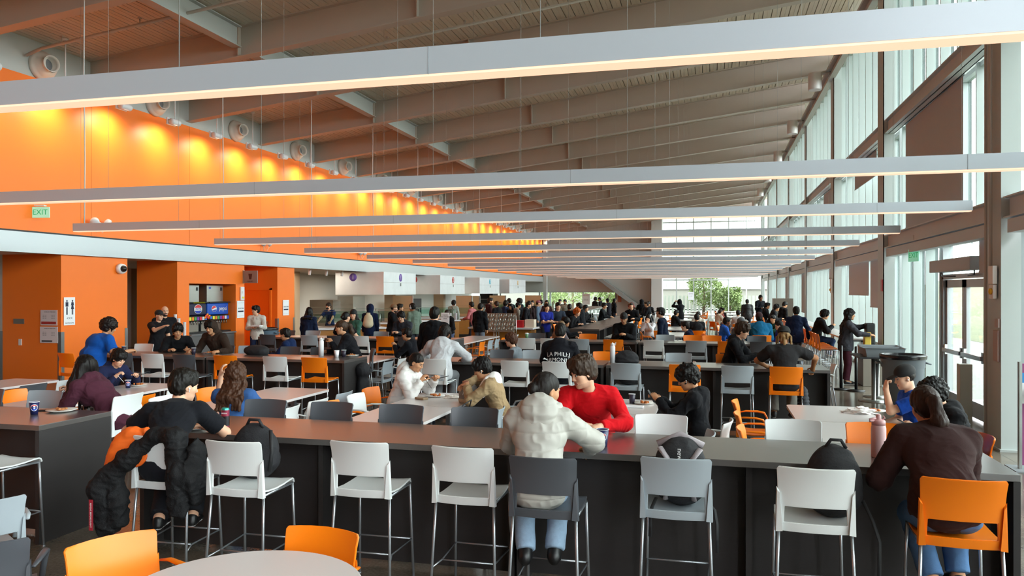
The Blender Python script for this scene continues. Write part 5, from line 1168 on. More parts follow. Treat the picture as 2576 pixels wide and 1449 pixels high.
tag(MB().span(3.80, 3.98, 13.7, 13.88, 0, 1.0, 0, .01).build('door_button_post', M('post_beige', 'c9c8bd', .4)), 'square beige door button post in front of the glass doors', 'post')
for i, (x, y) in enumerate(((3.62, 17.25), (3.42, 16.55))):
    r = thing('bistro_table_base', 'round steel pedestal base under the bus tubs, %s' % ['farther one', 'nearer one'][i], 'pedestal', (x-.35, y, 0)); MB().lathe([(0, 0), (.27, 0), (.27, .012), (.05, .03), (.04, .03), (.04, .84), (0, .84)], n=24).build('column', ss, r)
tag(MB().span(2.78, 3.7, 16.35, 17.5, .84, .87, 0, .01).build('tub_tabletop', M('cart_grey')), 'dark table carrying the grey bus tubs by the trash barrel', 'table')
tub = M('tub_grey', '7d8489', .5)
for i, (x, y) in enumerate(((3.3, 17.2), (3.25, 16.62))):
    q = MB(); w2, d2 = .36, .24
    q.add([(-w2*.9, -d2*.9, 0), (w2*.9, -d2*.9, 0), (w2*.9, d2*.9, 0), (-w2*.9, d2*.9, 0), (-w2, -d2, .18), (w2, -d2, .18), (w2, d2, .18), (-w2, d2, .18), (-w2-.03, -d2-.03, .18), (w2+.03, -d2-.03, .18), (w2+.03, d2+.03, .18), (-w2-.03, d2+.03, .18), (-w2*.88, -d2*.88, .02), (w2*.88, -d2*.88, .02), (w2*.88, d2*.88, .02), (-w2*.88, d2*.88, .02)],
          [(3, 2, 1, 0), (0, 1, 5, 4), (1, 2, 6, 5), (2, 3, 7, 6), (3, 0, 4, 7), (4, 5, 9, 8), (5, 6, 10, 9), (6, 7, 11, 10), (7, 4, 8, 11), (12, 13, 14, 15), (4, 12, 15, 7), (5, 6, 14, 13), (4, 5, 13, 12), (7, 15, 14, 6)])
    o = q.build('bus_tub', tub); o.location = (x, y, .871); tag(o, 'grey plastic bus tub, %s of two on the dark table' % ['farther', 'nearer'][i], 'tub')
for i, (x, y) in enumerate(((2.75, 18.35), (3.02, 18.15))):
    r = thing('stanchion', 'black barrier post near the trash barrel, %s' % ['left one', 'right one'][i], 'barrier post', (x, y, 0)); MB().lathe([(0, 0), (.18, 0), (.18, .02), (.04, .04), (0, .04)], n=24).build('base', blk, r); MB().lathe([(.033, .04), (.033, .96), (0, .97)], n=14).build('post', blk, r)
r = thing('condiment_stand', 'steel napkin and condiment stand beside the second column', 'condiment stand', (3.32, 19.1, 0)); MB().span(0, .4, 0, .7, 0, .92, 0, .01).build('cabinet', ssd, r)
o = MB().span(0, .2, 0, .25, 0, .5, 0, .03).build('napkin_dispenser', blk); o.location = (3.42, 19.3, .921); tag(o, 'tall black napkin dispenser on the steel stand', 'dispenser')
o = MB().span(0, .14, 0, .2, 0, .3, 0, .02).build('sauce_dispenser', M('bottle_yellow', 'd8b84a', .4)); o.location = (3.36, 19.12, .921); tag(o, 'yellow sauce dispenser on the steel stand', 'dispenser')
# sanitizer stand at right edge
r = thing('sanitizer_stand', 'white and magenta hand sanitizer stand at the right edge', 'sanitizer stand', (3.72, 10.65, 0))
MB().span(-.22, .4, -.2, .2, 0, .015).build('base_plate', M('plate_grey', '8b8f94', .4), r); MB().span(-.13, -.10, -.03, .03, .015, 1.30).build('post', ss, r)
MB().span(-.10, .34, -.02, .02, .06, .80).span(-.10, .34, -.02, .02, 1.17, 1.28).build('magenta_panel', M('magenta', '8f3f74', .5), r); MB().span(-.10, .34, -.02, .02, .80, 1.05).build('white_panel', wl, r); MB().span(-.10, .34, -.02, .02, 1.05, 1.17).build('blue_panel', M('sign_blue', '2f86c8', .5), r)
text('GOOD\nSTART\nCLEAN', .036, (.02, -.0215, 1.11), (pi/2, 0, 0), M('letter_white'), r, align='LEFT'); MB().span(-.02, .2, -.14, -.02, .84, 1.0, 0, .02).build('dispenser', M('switch_white'), r); text('Please', .04, (.16, -.0215, .6), (pi/2, 0, 0), M('letter_white'), r)
# steel cabinet and notices far right
tag(MB().span(2.55, 3.35, 34.9, 35.7, 0, 1.85, 0, .02).build('steel_cabinet', ssd), 'tall dull steel cabinet beyond the window bar', 'cabinet')
r = poster('far_notice', 'white paper notice on the far glazing', 'notice', -1.75, Y1-.02, 1.75, .5, .7, 'e6ebf0', 'y'); st(r, 'NOTICE', .1, 0, .18, nav); st(r, 'no exit', .09, 0, 0, nav)
r = poster('far_notice', 'white paper notice with red heading on the low far window', 'notice', XA(1474, Y1-.1), Y1-.03, 1.45, .7, 1.0, 'eceef0', 'y'); st(r, 'NOTICE', .14, 0, .33, M('band_red')); st(r, 'please use\nother door', .1, 0, -.05, nav)
tag(MB().span(XA(1551, 69)-.0, XA(1560, 69), 69.9, 69.97, 1.2, 1.75).build('red_notice', M('brick_red', 'b0674e', .6)), 'small brick red notice on the far white wall', 'notice')
# ------------------------------------------------------------------ small things on tables
def cup(x, y, z, lab, kind='p', h_=.115, rad=.043):
    r = thing('paper_cup', lab, 'cup', (x, y, z), 0)
    m = cupn if kind == 'p' else M('cup_'+kind, {'white': 'eeeae2', 'green': '5f8f62', 'dark': '2a2638'}[kind], .4)
    MB().lathe([(0, 0), (rad*.72, 0), (rad*.99, h_*.98), (rad*.96, h_*.98), (rad*.7, .006), (0, .006)], n=24).build('body', m, r)
    MB().lathe([(rad*.97, h_*.97), (rad*1.04, h_*.985), (rad*1.03, h_+.002), (rad*.97, h_)], n=24, cap=False).build('rim', cupw, r)
    if kind == 'green': MB().lathe([(rad*1.06, h_-.005), (rad*1.06, h_+.01), (rad*.85, h_+.02), (0, h_+.02)], n=20).build('lid', cupw, r)
    if kind == 'p':
        v = Vector((-x, -y, 0)).normalized(); rr = rad*.89; zc = h_*.56; ang = math.atan2(v.y, v.x)
        for (R0, a0, a1, m2, off, nm) in ((.031, 0, 2*pi, lw, .0, 'logo_disc'), (.027, R(22), R(158), red, .0006, 'logo_red'), (.027, R(202), R(338), blu, .0006, 'logo_blue')):
            pts = [(R0*cos(a0+(a1-a0)*k/20), R0*sin(a0+(a1-a0)*k/20)) for k in range(21)]; q = MB(); vs = []
            for (u, w_) in pts: rl = (rad*.72+(rad*.27)*((zc+w_)/h_))+.0008+off; aa = ang+u/rr; vs.append((rl*cos(aa), rl*sin(aa), zc+w_))
            cc = len(vs); rl = rad*.72+rad*.27*zc/h_+.0012+off; vs.append((rl*cos(ang), rl*sin(ang), zc)); 
            if R0 < .03: vs[-1] = ((rl)*cos(ang), rl*sin(ang), zc+(.012 if m2 is red else -.012))
            q.add(vs, [(i, i+1, cc) for i in range(20)]); q.build(nm, m2, r)
        t_ = text('PEPSI', .0145, (v.x*(rr+.003), v.y*(rr+.003), zc), (pi/2, 0, ang+pi/2), blu, r, .0003)
    return r
def plate(x, y, z, lab, rad=.115, food='o'):
    r = thing('plate', lab, 'plate', (x, y, z)); MB().lathe([(0, 0), (rad*.6, 0), (rad, .018), (rad, .021), (rad*.6, .005), (0, .005)], n=28).build('dish', M('plate_white', 'e6e2dc', .35), r)
    if food:
        prims = []; rn = random.Random(int(x*100)); 
        for k in range(14 if food != 's' else 6): a = rn.uniform(0, 6.3); q_ = rn.uniform(0, rad*.5); prims.append(E((q_*cos(a), q_*sin(a), .012+rn.uniform(0, .018)), (rn.uniform(.012, .024), rn.uniform(.012, .02), rn.uniform(.009, .016)), rotz(rn.uniform(0, 3)), .004))
        o = sdf_part('food', prims, .0045, M('food_'+food, {'o': 'b5652a', 's': 'a86a3a', 'g': 'b08a3c'}[food], .5, noise=.5, nscale=45), None); tag(o, 'pile of orange brown food on '+lab.replace('white ', 'the '), 'food'); o.location = (x, y, z+.001)
    return r
def at(px, py, z): return P(px, py, z)
x, y = at(86, 1042, 1.01); cup(x, y, 1.01, 'navy paper cup with a round logo on the left front counter')
x, y = at(155, 1035, 1.01); plate(x, y, 1.01, 'white plate on the left front counter before the girl in maroon', .135, 's')
x, y = at(117, 1033, 1.01); o = MB().box((0, 0, .005), (.15, .075, .009), bev=.002).build('phone', blk); o.location = (x, y, 1.011); o.rotation_euler.z = R(20); tag(o, 'black phone lying beside the plate on the left front counter', 'phone')
x, y = at(1516, 1122, 1.01); cup(x, y, 1.01, 'navy paper cup with a round logo between the couple at the front counter', 'p', .125, .046)
x, y = at(322, 976, .74); cup(x, y, .74, 'navy paper cup in front of the boy in the navy hoodie', 'p')
x, y = at(347, 970, .74); plate(x, y, .74, 'white plate of orange food beside the cup of the boy in navy', .13)
x, y = at(484, 1080, 1.01); plate(x, y, 1.01, 'white plate in front of the man in the black T-shirt', .125)
x, y = at(567, 1076, 1.01)
r = thing('drink_can', 'tall pink and black energy drink can on the front counter', 'can', (x, y, 1.01)); MB().lathe([(0, 0), (.028, 0), (.0335, .008), (.0335, .15)], n=26, cap=False).build('body', M('can_pink', '8c3048', .3, metal=.5, noise=.6, nscale=30), r); MB().lathe([(.0335, .15), (.029, .163), (.030, .166), (.026, .166), (.025, .161), (0, .161)], n=26, cap=False).build('lid', M('can_teal', '3aa092', .3, metal=.6), r); MB().lathe([(.0338, .02), (.0338, .10)], n=26, cap=False).build('black_wrap', M('can_black', '1c1a20', .3, metal=.4), r)
tt = text('ROCKSTAR', .016, (0, 0, 0), (pi/2, 0, 0), M('letter_white'), r, .0004); tt.location = (.012, -.0345, .125); tt.scale = (.6, 1, 1)
MB().prism([(.026*(1 if k % 2 == 0 else .42)*sin(2*pi*k/10), .026*(1 if k % 2 == 0 else .42)*cos(2*pi*k/10)) for k in range(10)], 0, .001, 0, Matrix.Translation((.004, -.0345, .065)) @ Matrix.Rotation(pi/2, 4, 'X')).build('star', M('star_teal', '3f9c80', .4), r)
# pink tumbler and earbud case
x, y = at(2210, 1150, 1.01); pk = M('tumbler_pink', 'd9b2b4', .45)
r = thing('water_bottle', 'tall pale pink insulated bottle on the front counter', 'bottle', (x, y, 1.01)); MB().lathe([(0, 0), (.045, 0), (.048, .006), (.048, .20), (.045, .215), (.043, .225)], n=32).build('body', pk, r)
MB().lathe([(.0445, .222), (.0445, .25), (.036, .258), (.018, .262), (.016, .29), (.012, .295), (0, .295)], n=28).build('lid', M('lid_pink', 'cf9d9f', .4), r); MB().tube([(-.03, -.02, .252), (-.06, -.03, .25), (-.062, -.03, .262), (-.02, -.02, .27)], .008, 8).tube([(.025, 0, .26), (.04, 0, .27), (.03, 0, .285)], .005, 6).build('carry_loop', M('lid_pink'), r)
x, y = at(2226, 1158, 1.01); o = MB().box((0, 0, .015), (.056, .046, .026), bev=.011).build('earbud_case', M('bud_white', 'f2f2f2', .3)); o.location = (x+.01, y-.02, 1.011); tag(o, 'small white earbud case beside the pink bottle', 'earbud case')
def bottle(x, y, z, lab, m, rad=.036, h_=.25):
    r = thing('water_bottle', lab, 'bottle', (x, y, z)); MB().lathe([(0, 0), (rad, 0), (rad, h_*.78), (rad*.8, h_*.84), (rad*.8, h_*.87)], n=24).build('body', m, r); MB().lathe([(rad*.84, h_*.86), (rad*.84, h_*.93), (rad*.4, h_*.95), (0, h_)], n=20).build('lid', m, r); MB().tube([(rad*.6, 0, h_*.93), (rad*1.2, 0, h_), (rad*1.1, 0, h_*.85)], .006, 6).build('carry_loop', m, r); return r
wb = M('bottle_white', 'e3e3e6', .4)
x, y = at(808, 896, 1.01); bottle(x, y, 1.01, 'white metal bottle near the end of the second left counter', wb, .045, .33)
x, y = at(1541, 913, 1.01); bottle(x, y, 1.01, 'white metal bottle on the second right counter beside the black bag', wb, .042, .33)
for (px, py, lab, kd) in ((487, 892, 'navy cup beside the boy bent over the second left counter', 'dark'), (847, 899, 'white paper cup before the woman in the black sweater', 'white'), (865, 898, 'dark cup nearest the hand of the woman in the black sweater', 'dark'), (1325, 852, 'green and white coffee cup on the third right counter', 'green'), (1574, 855, 'navy cup before the man in the black beanie', 'dark'), (312, 887, 'navy cup before the large man in blue', 'dark'), (1902, 908, 'navy cup before the boy facing right at the second right counter', 'dark')):
    x, y = at(px, py, 1.01); cup(x, y, 1.01, lab, kd, .12)
for (px, py, lab, f) in ((530, 889, 'white plate of pizza before the man in the brown hood', 'o'), (885, 896, 'plate beside the cups of the woman in the black sweater', 's'), (1565, 853, 'plate under the burger of the man in the black beanie', 'g'), (1888, 907, 'plate of nuggets before the boy facing right', 'g')):
    x, y = at(px, py, 1.01); plate(x, y, 1.01, lab, .13, f)
for (px, py, lab, f) in ((1095, 998, 'white tray of curly fries before the woman in the white jacket', 'o'), (1620, 1016, 'white plate of food on the table behind the red sweater', 'o'), (2200, 1036, 'crumpled wrapper plate with leftovers on the right white table', 'o')):
    x, y = at(px, py, .74); plate(x, y, .74, lab, .13, f)
x, y = at(1590, 1015, .74); cup(x, y, .74, 'dark paper cup on the white table behind the red sweater', 'dark', .12)
x, y = at(1598, 1022, .74); o = MB().box((0, 0, .01), (.22, .12, .018), bev=.004).build('napkin_stack', cupw); o.location = (x, y-.1, .741); tag(o, 'folded white napkins before the dark cup behind the red sweater', 'napkins')
# crumpled wrappers
def crumple(x, y, z, sx_, sy_, sz_, col, lab, seed):
    bm = bmesh.new(); bmesh.ops.create_icosphere(bm, subdivisions=4, radius=1); v = np.array([q.co[:] for q in bm.verts]); nz = vnoise(v*2.2+seed, seed)+.6*vnoise(v*5+seed, seed+1)
    for q, k in zip(bm.verts, nz): s = 1+.45*k; q.co = Vector((q.co.x*s*sx_, q.co.y*s*sy_, max(q.co.z*s*sz_, -sz_*.5)+sz_*.5))
    o = bm_obj('crumpled_wrapper', bm, M('paper_'+col, col, .7), None, False); o.location = (x, y, z+.001); tag(o, lab, 'wrapper'); return o
x, y = at(2165, 1040, .74); crumple(x, y, .74, .17, .08, .045, 'e6e2e0', 'crumpled white paper wrapper on the right white table', 3)
x, y = at(1135, 1002, .74); crumple(x, y, .74, .10, .05, .03, 'e4dfd8', 'crumpled napkin beside the curly fries', 5)
o = MB().box((0, 0, .015), (.16, .09, .028), 0, 0, .006).build('wallet', M('leather_tan', '8a7358', .5)); x, y = at(1060, 1005, .74); o.location = (x, y, .741); o.rotation_euler.z = R(-25); tag(o, 'tan folding wallet with phone at the table corner by the white jacket', 'wallet')
# ------------------------------------------------------------------ bags and coats
def bag(name, lab, cat, loc, prims, col, h=.008, disp=None, rz=0, parts=()):
    r = thing(name, lab, cat, loc, rz); sdf_part('body', prims, h, M('bagcloth_'+col, col, .8, bump=.3, bscale=90, noise=.3, nscale=30), r, disp or folds(.006, 9, int(abs(loc[0])*50)))
    for nm, q, m in parts: q.build(nm, m, r)
    return r
bk = M('strap_black', '17171a', .7); ltg = M('bag_grey', '9a9296', .8, bump=.3, bscale=100)
def pack(h_=.42, w_=.16, d_=.10): return [E((0, 0, h_*.5), (w_, d_, h_*.52), None, .03), E((0, 0, h_*.25), (w_*1.02, d_*1.1, h_*.28), None, .05), E((0, d_*.8, h_*.32), (w_*.8, d_*.5, h_*.24), None, .03)]
bag('backpack', 'black backpack on the second white stool at the front counter', 'backpack', (-3.34, 5.24, .765), pack(.38, .18, .12), '15151a', parts=(('handle', MB().tube([(-.06, -.02, .37), (-.03, -.03, .42), (.05, -.03, .42), (.08, -.02, .36)], .012, 8), bk), ('strap', MB().tube([(.16, -.05, .35), (.2, -.1, .2), (.17, -.08, .05)], .014, 6), bk)))
bag('backpack', 'grey and black backpack on the light grey stool at the front counter', 'backpack', (-.20, 5.29, .765), pack(.42, .165, .12), '1a1a1e', parts=(('grey_panel', MB().tube([(-.13, -.07, .36), (-.08, -.105, .30), (-.07, -.12, .15), (-.09, -.1, .03)], .026, 8, flat=.5).tube([(.13, -.07, .36), (.08, -.105, .30), (.07, -.12, .15), (.09, -.1, .03)], .026, 8, flat=.5).tube([(-.15, 0, .37), (0, .02, .435), (.15, 0, .37)], .022, 8), ltg), ('strap', MB().tube([(-.15, -.12, .04), (-.17, -.20, .0), (-.18, -.235, -.04), (-.18, -.24, -.18)], .012, 6, flat=.3).tube([(.17, -.12, .04), (.22, -.18, 0), (.235, -.235, -.08), (.235, -.24, -.25)], .012, 6, flat=.3), bk)))
tb = [o for o in COL.objects if o.get('label', '').startswith('grey and black backpack')][0]
text('new', .045, (.0, -.125, .33), (pi/2, R(90), 0), M('letter_white'), tb, .001)
bag('backpack', 'black backpack on the white stool beside the woman in maroon', 'backpack', (.74, 5.24, .765), pack(.42, .16, .12), '131317', parts=(('handle', MB().tube([(-.05, -.02, .41), (-.02, -.03, .46), (.04, -.03, .46), (.07, -.02, .41)], .011, 8), bk), ('strap', MB().tube([(.16, -.05, .1), (.2, -.16, 0), (.225, -.22, -.1), (.22, -.23, -.3)], .012, 6, flat=.4), bk)))
x, y = at(637, 893, 1.01); bag('backpack', 'small black bag lying on the second left counter', 'bag', (x, y+.1, 1.01), [E((0, 0, .07), (.24, .13, .10), None, .03), E((.1, 0, .06), (.14, .12, .09), None, .03)], '18181c', .012)
x, y = at(1575, 915, 1.01); bag('handbag', 'black handbag with a long handle on the second right counter', 'handbag', (x, y+.12, 1.01), [E((0, 0, .09), (.19, .10, .11), None, .03), E((0, 0, .03), (.2, .11, .05), None, .03)], '1b1b20', .01, parts=(('handle', MB().tube([(-.08, -.03, .17), (-.06, -.03, .26), (.04, -.03, .27), (.09, -.03, .17)], .006, 6), bk),))
bag('handbag', 'black shoulder bag hung on the light grey chair beside the middle table', 'handbag', (-2.78, 8.55, .52), [E((0, 0, .13), (.10, .17, .17), None, .03)], '17171b', .01, parts=(('strap', MB().tube([(0, -.14, .22), (.05, -.1, .34), (.1, .05, .38), (.03, .15, .22)], .008, 6), bk),))
bag('tote_bag', 'grey and beige cloth lunch bag on the middle white table', 'bag', (*at(1178, 1012, .74), .741), [E((0, 0, .12), (.12, .085, .15), None, .02), E((0, 0, .04), (.125, .09, .06), None, .02), E((0, 0, -.1), (.3, .3, .1), None, .004, sub=True)], '8d8a86', .007, parts=(('beige_base', MB().lathe([(.0, .0), (.118, .002), (.128, .03), (.124, .055)], n=24, cap=False), M('cloth_beige', 'b8ab92', .8)), ('printed_letter', MB().prism([(-.05, .10), (-.035, .155), (-.02, .10), (-.028, .10), (-.035, .13), (-.042, .10)], 0, .002, 0, Matrix.Translation((0, -.088, 0)) @ Matrix.Rotation(pi/2, 4, 'X')), lw)))
bag('coat', 'grey coat draped over the light grey chair behind the right counter', 'coat', (-.33, 7.75, .45), [E((0, 0, .28), (.06, .13, .16), None, .04), E((-.05, 0, .12), (.05, .15, .18), None, .04)], '8e8884', .01)
bag('backpack', 'dark backpack on the light grey stool seat at the second right counter', 'backpack', (XA(1585, 11.9), 11.85, .765), [E((0, 0, .07), (.17, .13, .09), None, .03)], '16161a', .012)
bag('coat', 'charcoal quilted coat hanging over the orange stool of the man in the dark T-shirt', 'coat', (1.24, 11.56, .35), [E((0, 0, .28), (.07, .14, .2), None, .04), E((.02, 0, .08), (.06, .14, .2), None, .04)], '2e3036', .01, disp=quilt(.012, .05, 3))
bag('coat', 'long dark coat hanging over the edge of the stool of the woman in the black sweater', 'coat', (-5.77, 12.3, .12), [E((0, 0, .35), (.10, .14, .28), None, .05), E((0, 0, .68), (.12, .15, .14), None, .05)], '15151b', .012)
# jacket with orange lining draped on the first stool
JX, JY = -3.90, 5.10
r = thing('bomber_jacket', 'black bomber jacket with orange lining draped over the first white stool', 'jacket', (JX, JY, 0))
shell_ = [C((-.42, -.34, .72), (-.20, -.31, .93), .07, .06, .05), C((-.20, -.31, .93), (.00, -.275, 1.10), .055, .05, .05), C((.0, -.275, 1.11), (.19, -.28, 1.11), .042, .05, .04), C((.19, -.29, 1.09), (.235, -.31, .86), .062, .072, .05), C((.235, -.31, .86), (.22, -.30, .56), .072, .058, .05, 1),
    E((.33, -.24, .86), (.045, .10, .24), None, .05), E((-.34, -.33, .72), (.11, .05, .12), None, .05), C((-.38, -.34, .70), (-.33, -.33, .40), .075, .07, .04, 1), C((-.26, -.33, .66), (-.27, -.32, .47), .06, .06, .04, 1)]
sdf_part('black_shell', shell_, .007, M('bomber_black', '131315', .75, spec=.25, bump=.4, bscale=120), r, lambda v: folds(.014, 8, 4)(v)+folds(.006, 22, 9)(v))
sdf_part('orange_lining', [E((-.20, -.275, 1.0), (.15, .022, .13), roty(.45), .05), E((-.31, -.28, .90), (.09, .022, .15), roty(.5), .05), C((-.22, -.25, 1.12), (-.02, -.25, 1.135), .028, .02, .04)], .007, M('lining_orange', 'e8661a', .6), r, folds(.010, 9, 2))
tg = MB().span(-.415, -.383, -.436, -.432, .44, .66); tg.build('red_tag', M('tag_red', 'a01c30', .6), r); text('REMOVE BEFORE FLIGHT', .016, (-.399, -.438, .55), (pi/2, R(90), 0), M('letter_white'), r, .0003)
# ------------------------------------------------------------------ people
BS, LC = .765, .47
def q1(kind, c, x, y, yaw, lab): return seat(kind, CC[c], x, y, yaw, lab, 'single seats under people')
def phone(i, side, lab, fwd=(0, .05, .02), tilt=40):
    p = W(i, i['tl' if side == 'l' else 'tr']+V(*fwd)); o = MB().box((0, 0, 0), (.075, .15, .009), bev=.002).build('phone', blk); o.location = p; o.rotation_euler = (R(tilt), 0, i['root'].rotation_euler.z); return tag(o, lab, 'phone')
def print_on(i, body, size, off, col, name='back_print', back=True, sx_=1):
    """lettering laid onto the cloth"""
    g = [c for c in i['root'].children if c.name.split('.')[0] in ('hoodie', 't_shirt', 'sweater', 'jacket')][0]
    s = -1 if back else 1; c = i['chs']+i['Rt']@V(0, s*.30, off); n = i['Rt']@V(0, 1, 0)
    t_ = text(body, size, tuple(c), (0, 0, 0), M('print_'+col, col, .6), i['root'], .0, sx_=sx_, name=name)
    Rm = i['Rt']@(rotz(0) if back else rotz(pi))@rotx(pi/2); t_.rotation_euler = Matrix(Rm.tolist()).to_euler()
    md = t_.modifiers.new('wrap', 'SHRINKWRAP'); md.target = g; md.wrap_method = 'PROJECT'; md.use_project_z = True; md.use_negative_direction = True; md.use_positive_direction = True; md.project_limit = .4; md.offset = .004
    return t_
N = .006
p = person('person in a black T-shirt on the first stool of the front counter, leaning over a plate', -3.93, 4.98, 22, sit=BS, lean=45, head=(-52, 14, 0), hl=(-.22, .56, 1.05, 0), hr=(.14, .56, 1.05, 0), pole=((-1, 0, -.5), (1, .1, -.7)), vx=N, hair='short', hc='15120f', tc='15161b', bot='1c1d22', shoe='131315', soles='d4d4d8', sk='l', fl=(-.05, .02, .46), fr=(.16, .14, .44), s=1.0, extra='buds')
MB().lathe([(0, 0), (.028, 0), (.028, .001), (0, .001)], tuple(p['nb']+p['Rt']@V(.01, -.094, -.03)), 20, 0, tuple(p['Rt']@V(0, -1, .3))).build('collar_logo', M('letter_white'), p['root'])
p = person('person in a cream puffer jacket and light jeans on the dark grey stool, hair in a low bun', -1.10, 5.0, 8, sit=BS, lean=24, head=(-48, 18, 0), hl=(-.05, .52, 1.06, 0), hr=(.34, .50, 1.06, 0), pole=((-1, 0, -.5), (1, -.2, -.35)), vx=N, hair='bun', hc='191412', top='puffer', tc='a8a59e', hoodup=True, boot=True, bot='8ea5bd', shoe='0e0e10', soles='1a1818', sk='m', female=True, s=.97, fl=(-.10, .14, .40), fr=(.10, .17, .40))
MB().lathe([(.008, -.002), (.010, 0), (.008, .002)], tuple(p['H'](.088, .0, -.045)), 10, 0, (1, 0, 0)).build('earring', M('gold', 'c9a24a', .3, metal=1), p['root'])
p = person('person in a dark maroon fleece with a long ponytail on the orange stool at right', 1.32, 5.02, 0, sit=BS, lean=39, head=(4, 20, -8), hl=(-.20, .45, 1.07, 0), hr=(.05, .50, 1.07, 0), vx=N, hair='pony', hairlen=.30, hc='2a1a14', top='fleece', tc='33201f', hemup=True, bot='4c6d96', shoe='17171a', sk='m', female=True, w=1.1, fl=(-.02, .20, .40), fr=(.13, .24, .42))
phone(p, 'l', 'phone in the hands of the person in the maroon fleece', (.02, .08, .04))
p = person('person in a bright red sweatshirt across the front counter, looking down at the table', -.97, 6.64, 176, sit=BS, lean=29, twist=8, head=(-42, 16, 6), hl=(-.17, .52, 1.09, 0), hr=(.0, .50, 1.09, 0), pole=((-1, -.1, -.6), (1, 0, -.5)), vx=.0052, hair='mop', hc='35261c', top='sweater', tc='c4101a', bot='2a2f3a', sk='l', w=1.05, beard=1)
crumple(-.86, 6.02, 1.01, .06, .04, .05, 'e6e2e0', 'small crumpled napkin in the hands over the front counter', 9)
q1('bar_stool', 'w', -5.98, 6.70, 92, 'white bar stool under the girl in the maroon hoodie')
p = person('person in a maroon hoodie with long black hair, cheek resting on one hand', -5.86, 6.66, 90, sit=BS, lean=50, head=(0, -14, 0), hl=(-.05, .52, 1.13, 0), hr=(.14, .66, 1.14, 0), pole=((-.4, .2, -1), (.6, .0, -.7)), vx=N, hair='long', hairlen=.38, drop=True, hc='14100f', top='hoodie', tc='46222f', bot='2f4a70', sk='l', female=True, curl=(.5, 1.1), palml=(.3, -.6, 1), handdir=((.1, .1, 1), None), s=.98)
MB().tube([W(p, p['tr']+V(0, .08, .03)), W(p, p['tr']+V(-.02, .10, -.08))], .003, 5).build('fork', blk).update_tag()
tag(bpy.data.objects['fork'], 'black plastic fork held by the girl in the maroon hoodie', 'fork')
p = person('person in a navy hoodie eating with a white fork at a low table, phone in one hand', -8.80, 9.85, -106, sit=LC, lean=28, head=(4, 26, 0), hr=(.12, .42, .93, 0), hl=(-.16, .52, .92, 0), vx=.0065, hair='mop', hc='13100f', top='hoodie', tc='1e2340', bot='20242e', sk='l', s=.97)
phone(p, 'l', 'phone held by the boy in the navy hoodie', (0, .10, .03), 10)
MB().tube([W(p, p['tr']+V(0, .06, .02)), W(p, p['tr']+V(-.05, .13, -.08))], .0035, 5).build('fork', cupw).update_tag()
tag([o for o in COL.objects if o.name.startswith('fork')][-1], 'white plastic fork over the cup of the boy in the navy hoodie', 'fork')
p = person('person in a blue T-shirt with long curly brown hair seen from behind, hand raised', -4.98, 7.36, 8, sit=LC, lean=10, head=(6, 4, 0), hl=(-.30, .36, 1.20, 0), hr=(.10, .42, .80, 0), pole=((-.2, .1, -1), (1, 0, -.6)), vx=.0065, hair='longcurly', hairlen=.26, hc='43291b', tc='35578c', bot='2a2f3a', sk='l', curl=(.6, .8), handdir=((0, .1, 1), None), palml=(.7, .6, .2))
q1('bar_stool', 'o', -10.52, 11.18, -14, 'orange bar stool under the large man in blue at the second left counter')
p = person('large person in a blue T-shirt with curly dark hair at the second left counter', -10.38, 11.28, -22, sit=BS, lean=26, head=(-20, 20, 0), hr=(.40, .42, 1.06, 0), hl=(-.1, .45, 1.04, 0), vx=.009, hair='afro', hc='1c1412', tc='1450a4', bot='1d2a3e', sk='m', w=1.55, s=1.05)
p = person('person in a dark brown hoodie, hood up, facing the camera at the second left counter', -9.02, 12.98, 178, sit=BS, lean=27, head=(4, 20, 0), hl=(-.30, .46, 1.05, 0), hr=(.30, .46, 1.05, 0), vx=.0075, hair='fringe', hc='120f0e', top='hood', tc='33261f', bot='20242e', sk='m', w=1.12)
p = person('person in black bent low over the second left counter, black hair', -9.98, 12.98, -140, sit=BS, lean=44, head=(0, 16, 0), hl=(-.2, .5, 1.05, 0), hr=(.15, .5, 1.05, 0), vx=.009, hair='mop', hc='110f0f', top='sweater', tc='17171a', sk='m')
q1('bar_stool', 'd', -6.2, 13.02, 120, 'dark grey bar stool under the woman in the black sweater')
p = person('person in a black sweater with a wavy ponytail, hand at the mouth, end of counter', -6.24, 12.98, 122, sit=BS, lean=24, head=(2, 14, 0), hl=(-.02, .42, 1.24, 0), hr=(.18, .50, 1.06, 0), pole=((-.5, .1, -1), None), vx=.008, hair='pony', hairlen=.34, hc='3a281c', top='sweater', tc='15151a', bot='1a1a1e', sk='m', female=True, extra='buds')
p = person('person in a light grey hoodie with dreadlocks seen from behind at the second right counter', -4.14, 11.62, 4, sit=BS, lean=26, head=(-6, 24, 0), hl=(-.25, .5, 1.05, 0), hr=(.28, .45, 1.04, 0), pole=((-1, 0, -.5), (1, -.1, -.6)), vx=.0085, hair='dreads', hc='15100f', top='hoodie', tc='b4b5b9', bot='6f7174', sk='d', w=1.12)
p = person('person in a black hoodie with white arched lettering on the back, second right counter', -2.24, 11.62, 2, sit=BS, lean=16, head=(0, 16, 0), hl=(-.2, .5, 1.06, 0), hr=(.2, .5, 1.06, 0), vx=.0085, hair='short', hc='14110f', top='hoodie', tc='14141a', sk='l', w=1.15)
try: print_on(p, 'LA PHILH\nARMONIC', .085, -.07, 'e2e2e2')
except Exception as e_: print('print', e_)
p = person('person in a grey T-shirt with wavy brown hair facing left between the counters', -3.5, 14.45, 84, sit=LC, lean=22, head=(0, 8, 0), hl=(-.1, .55, .80, 0), hr=(.15, .5, .80, 0), vx=.009, hair='mop', hc='4a2f22', tc='6f767d', sk='l')
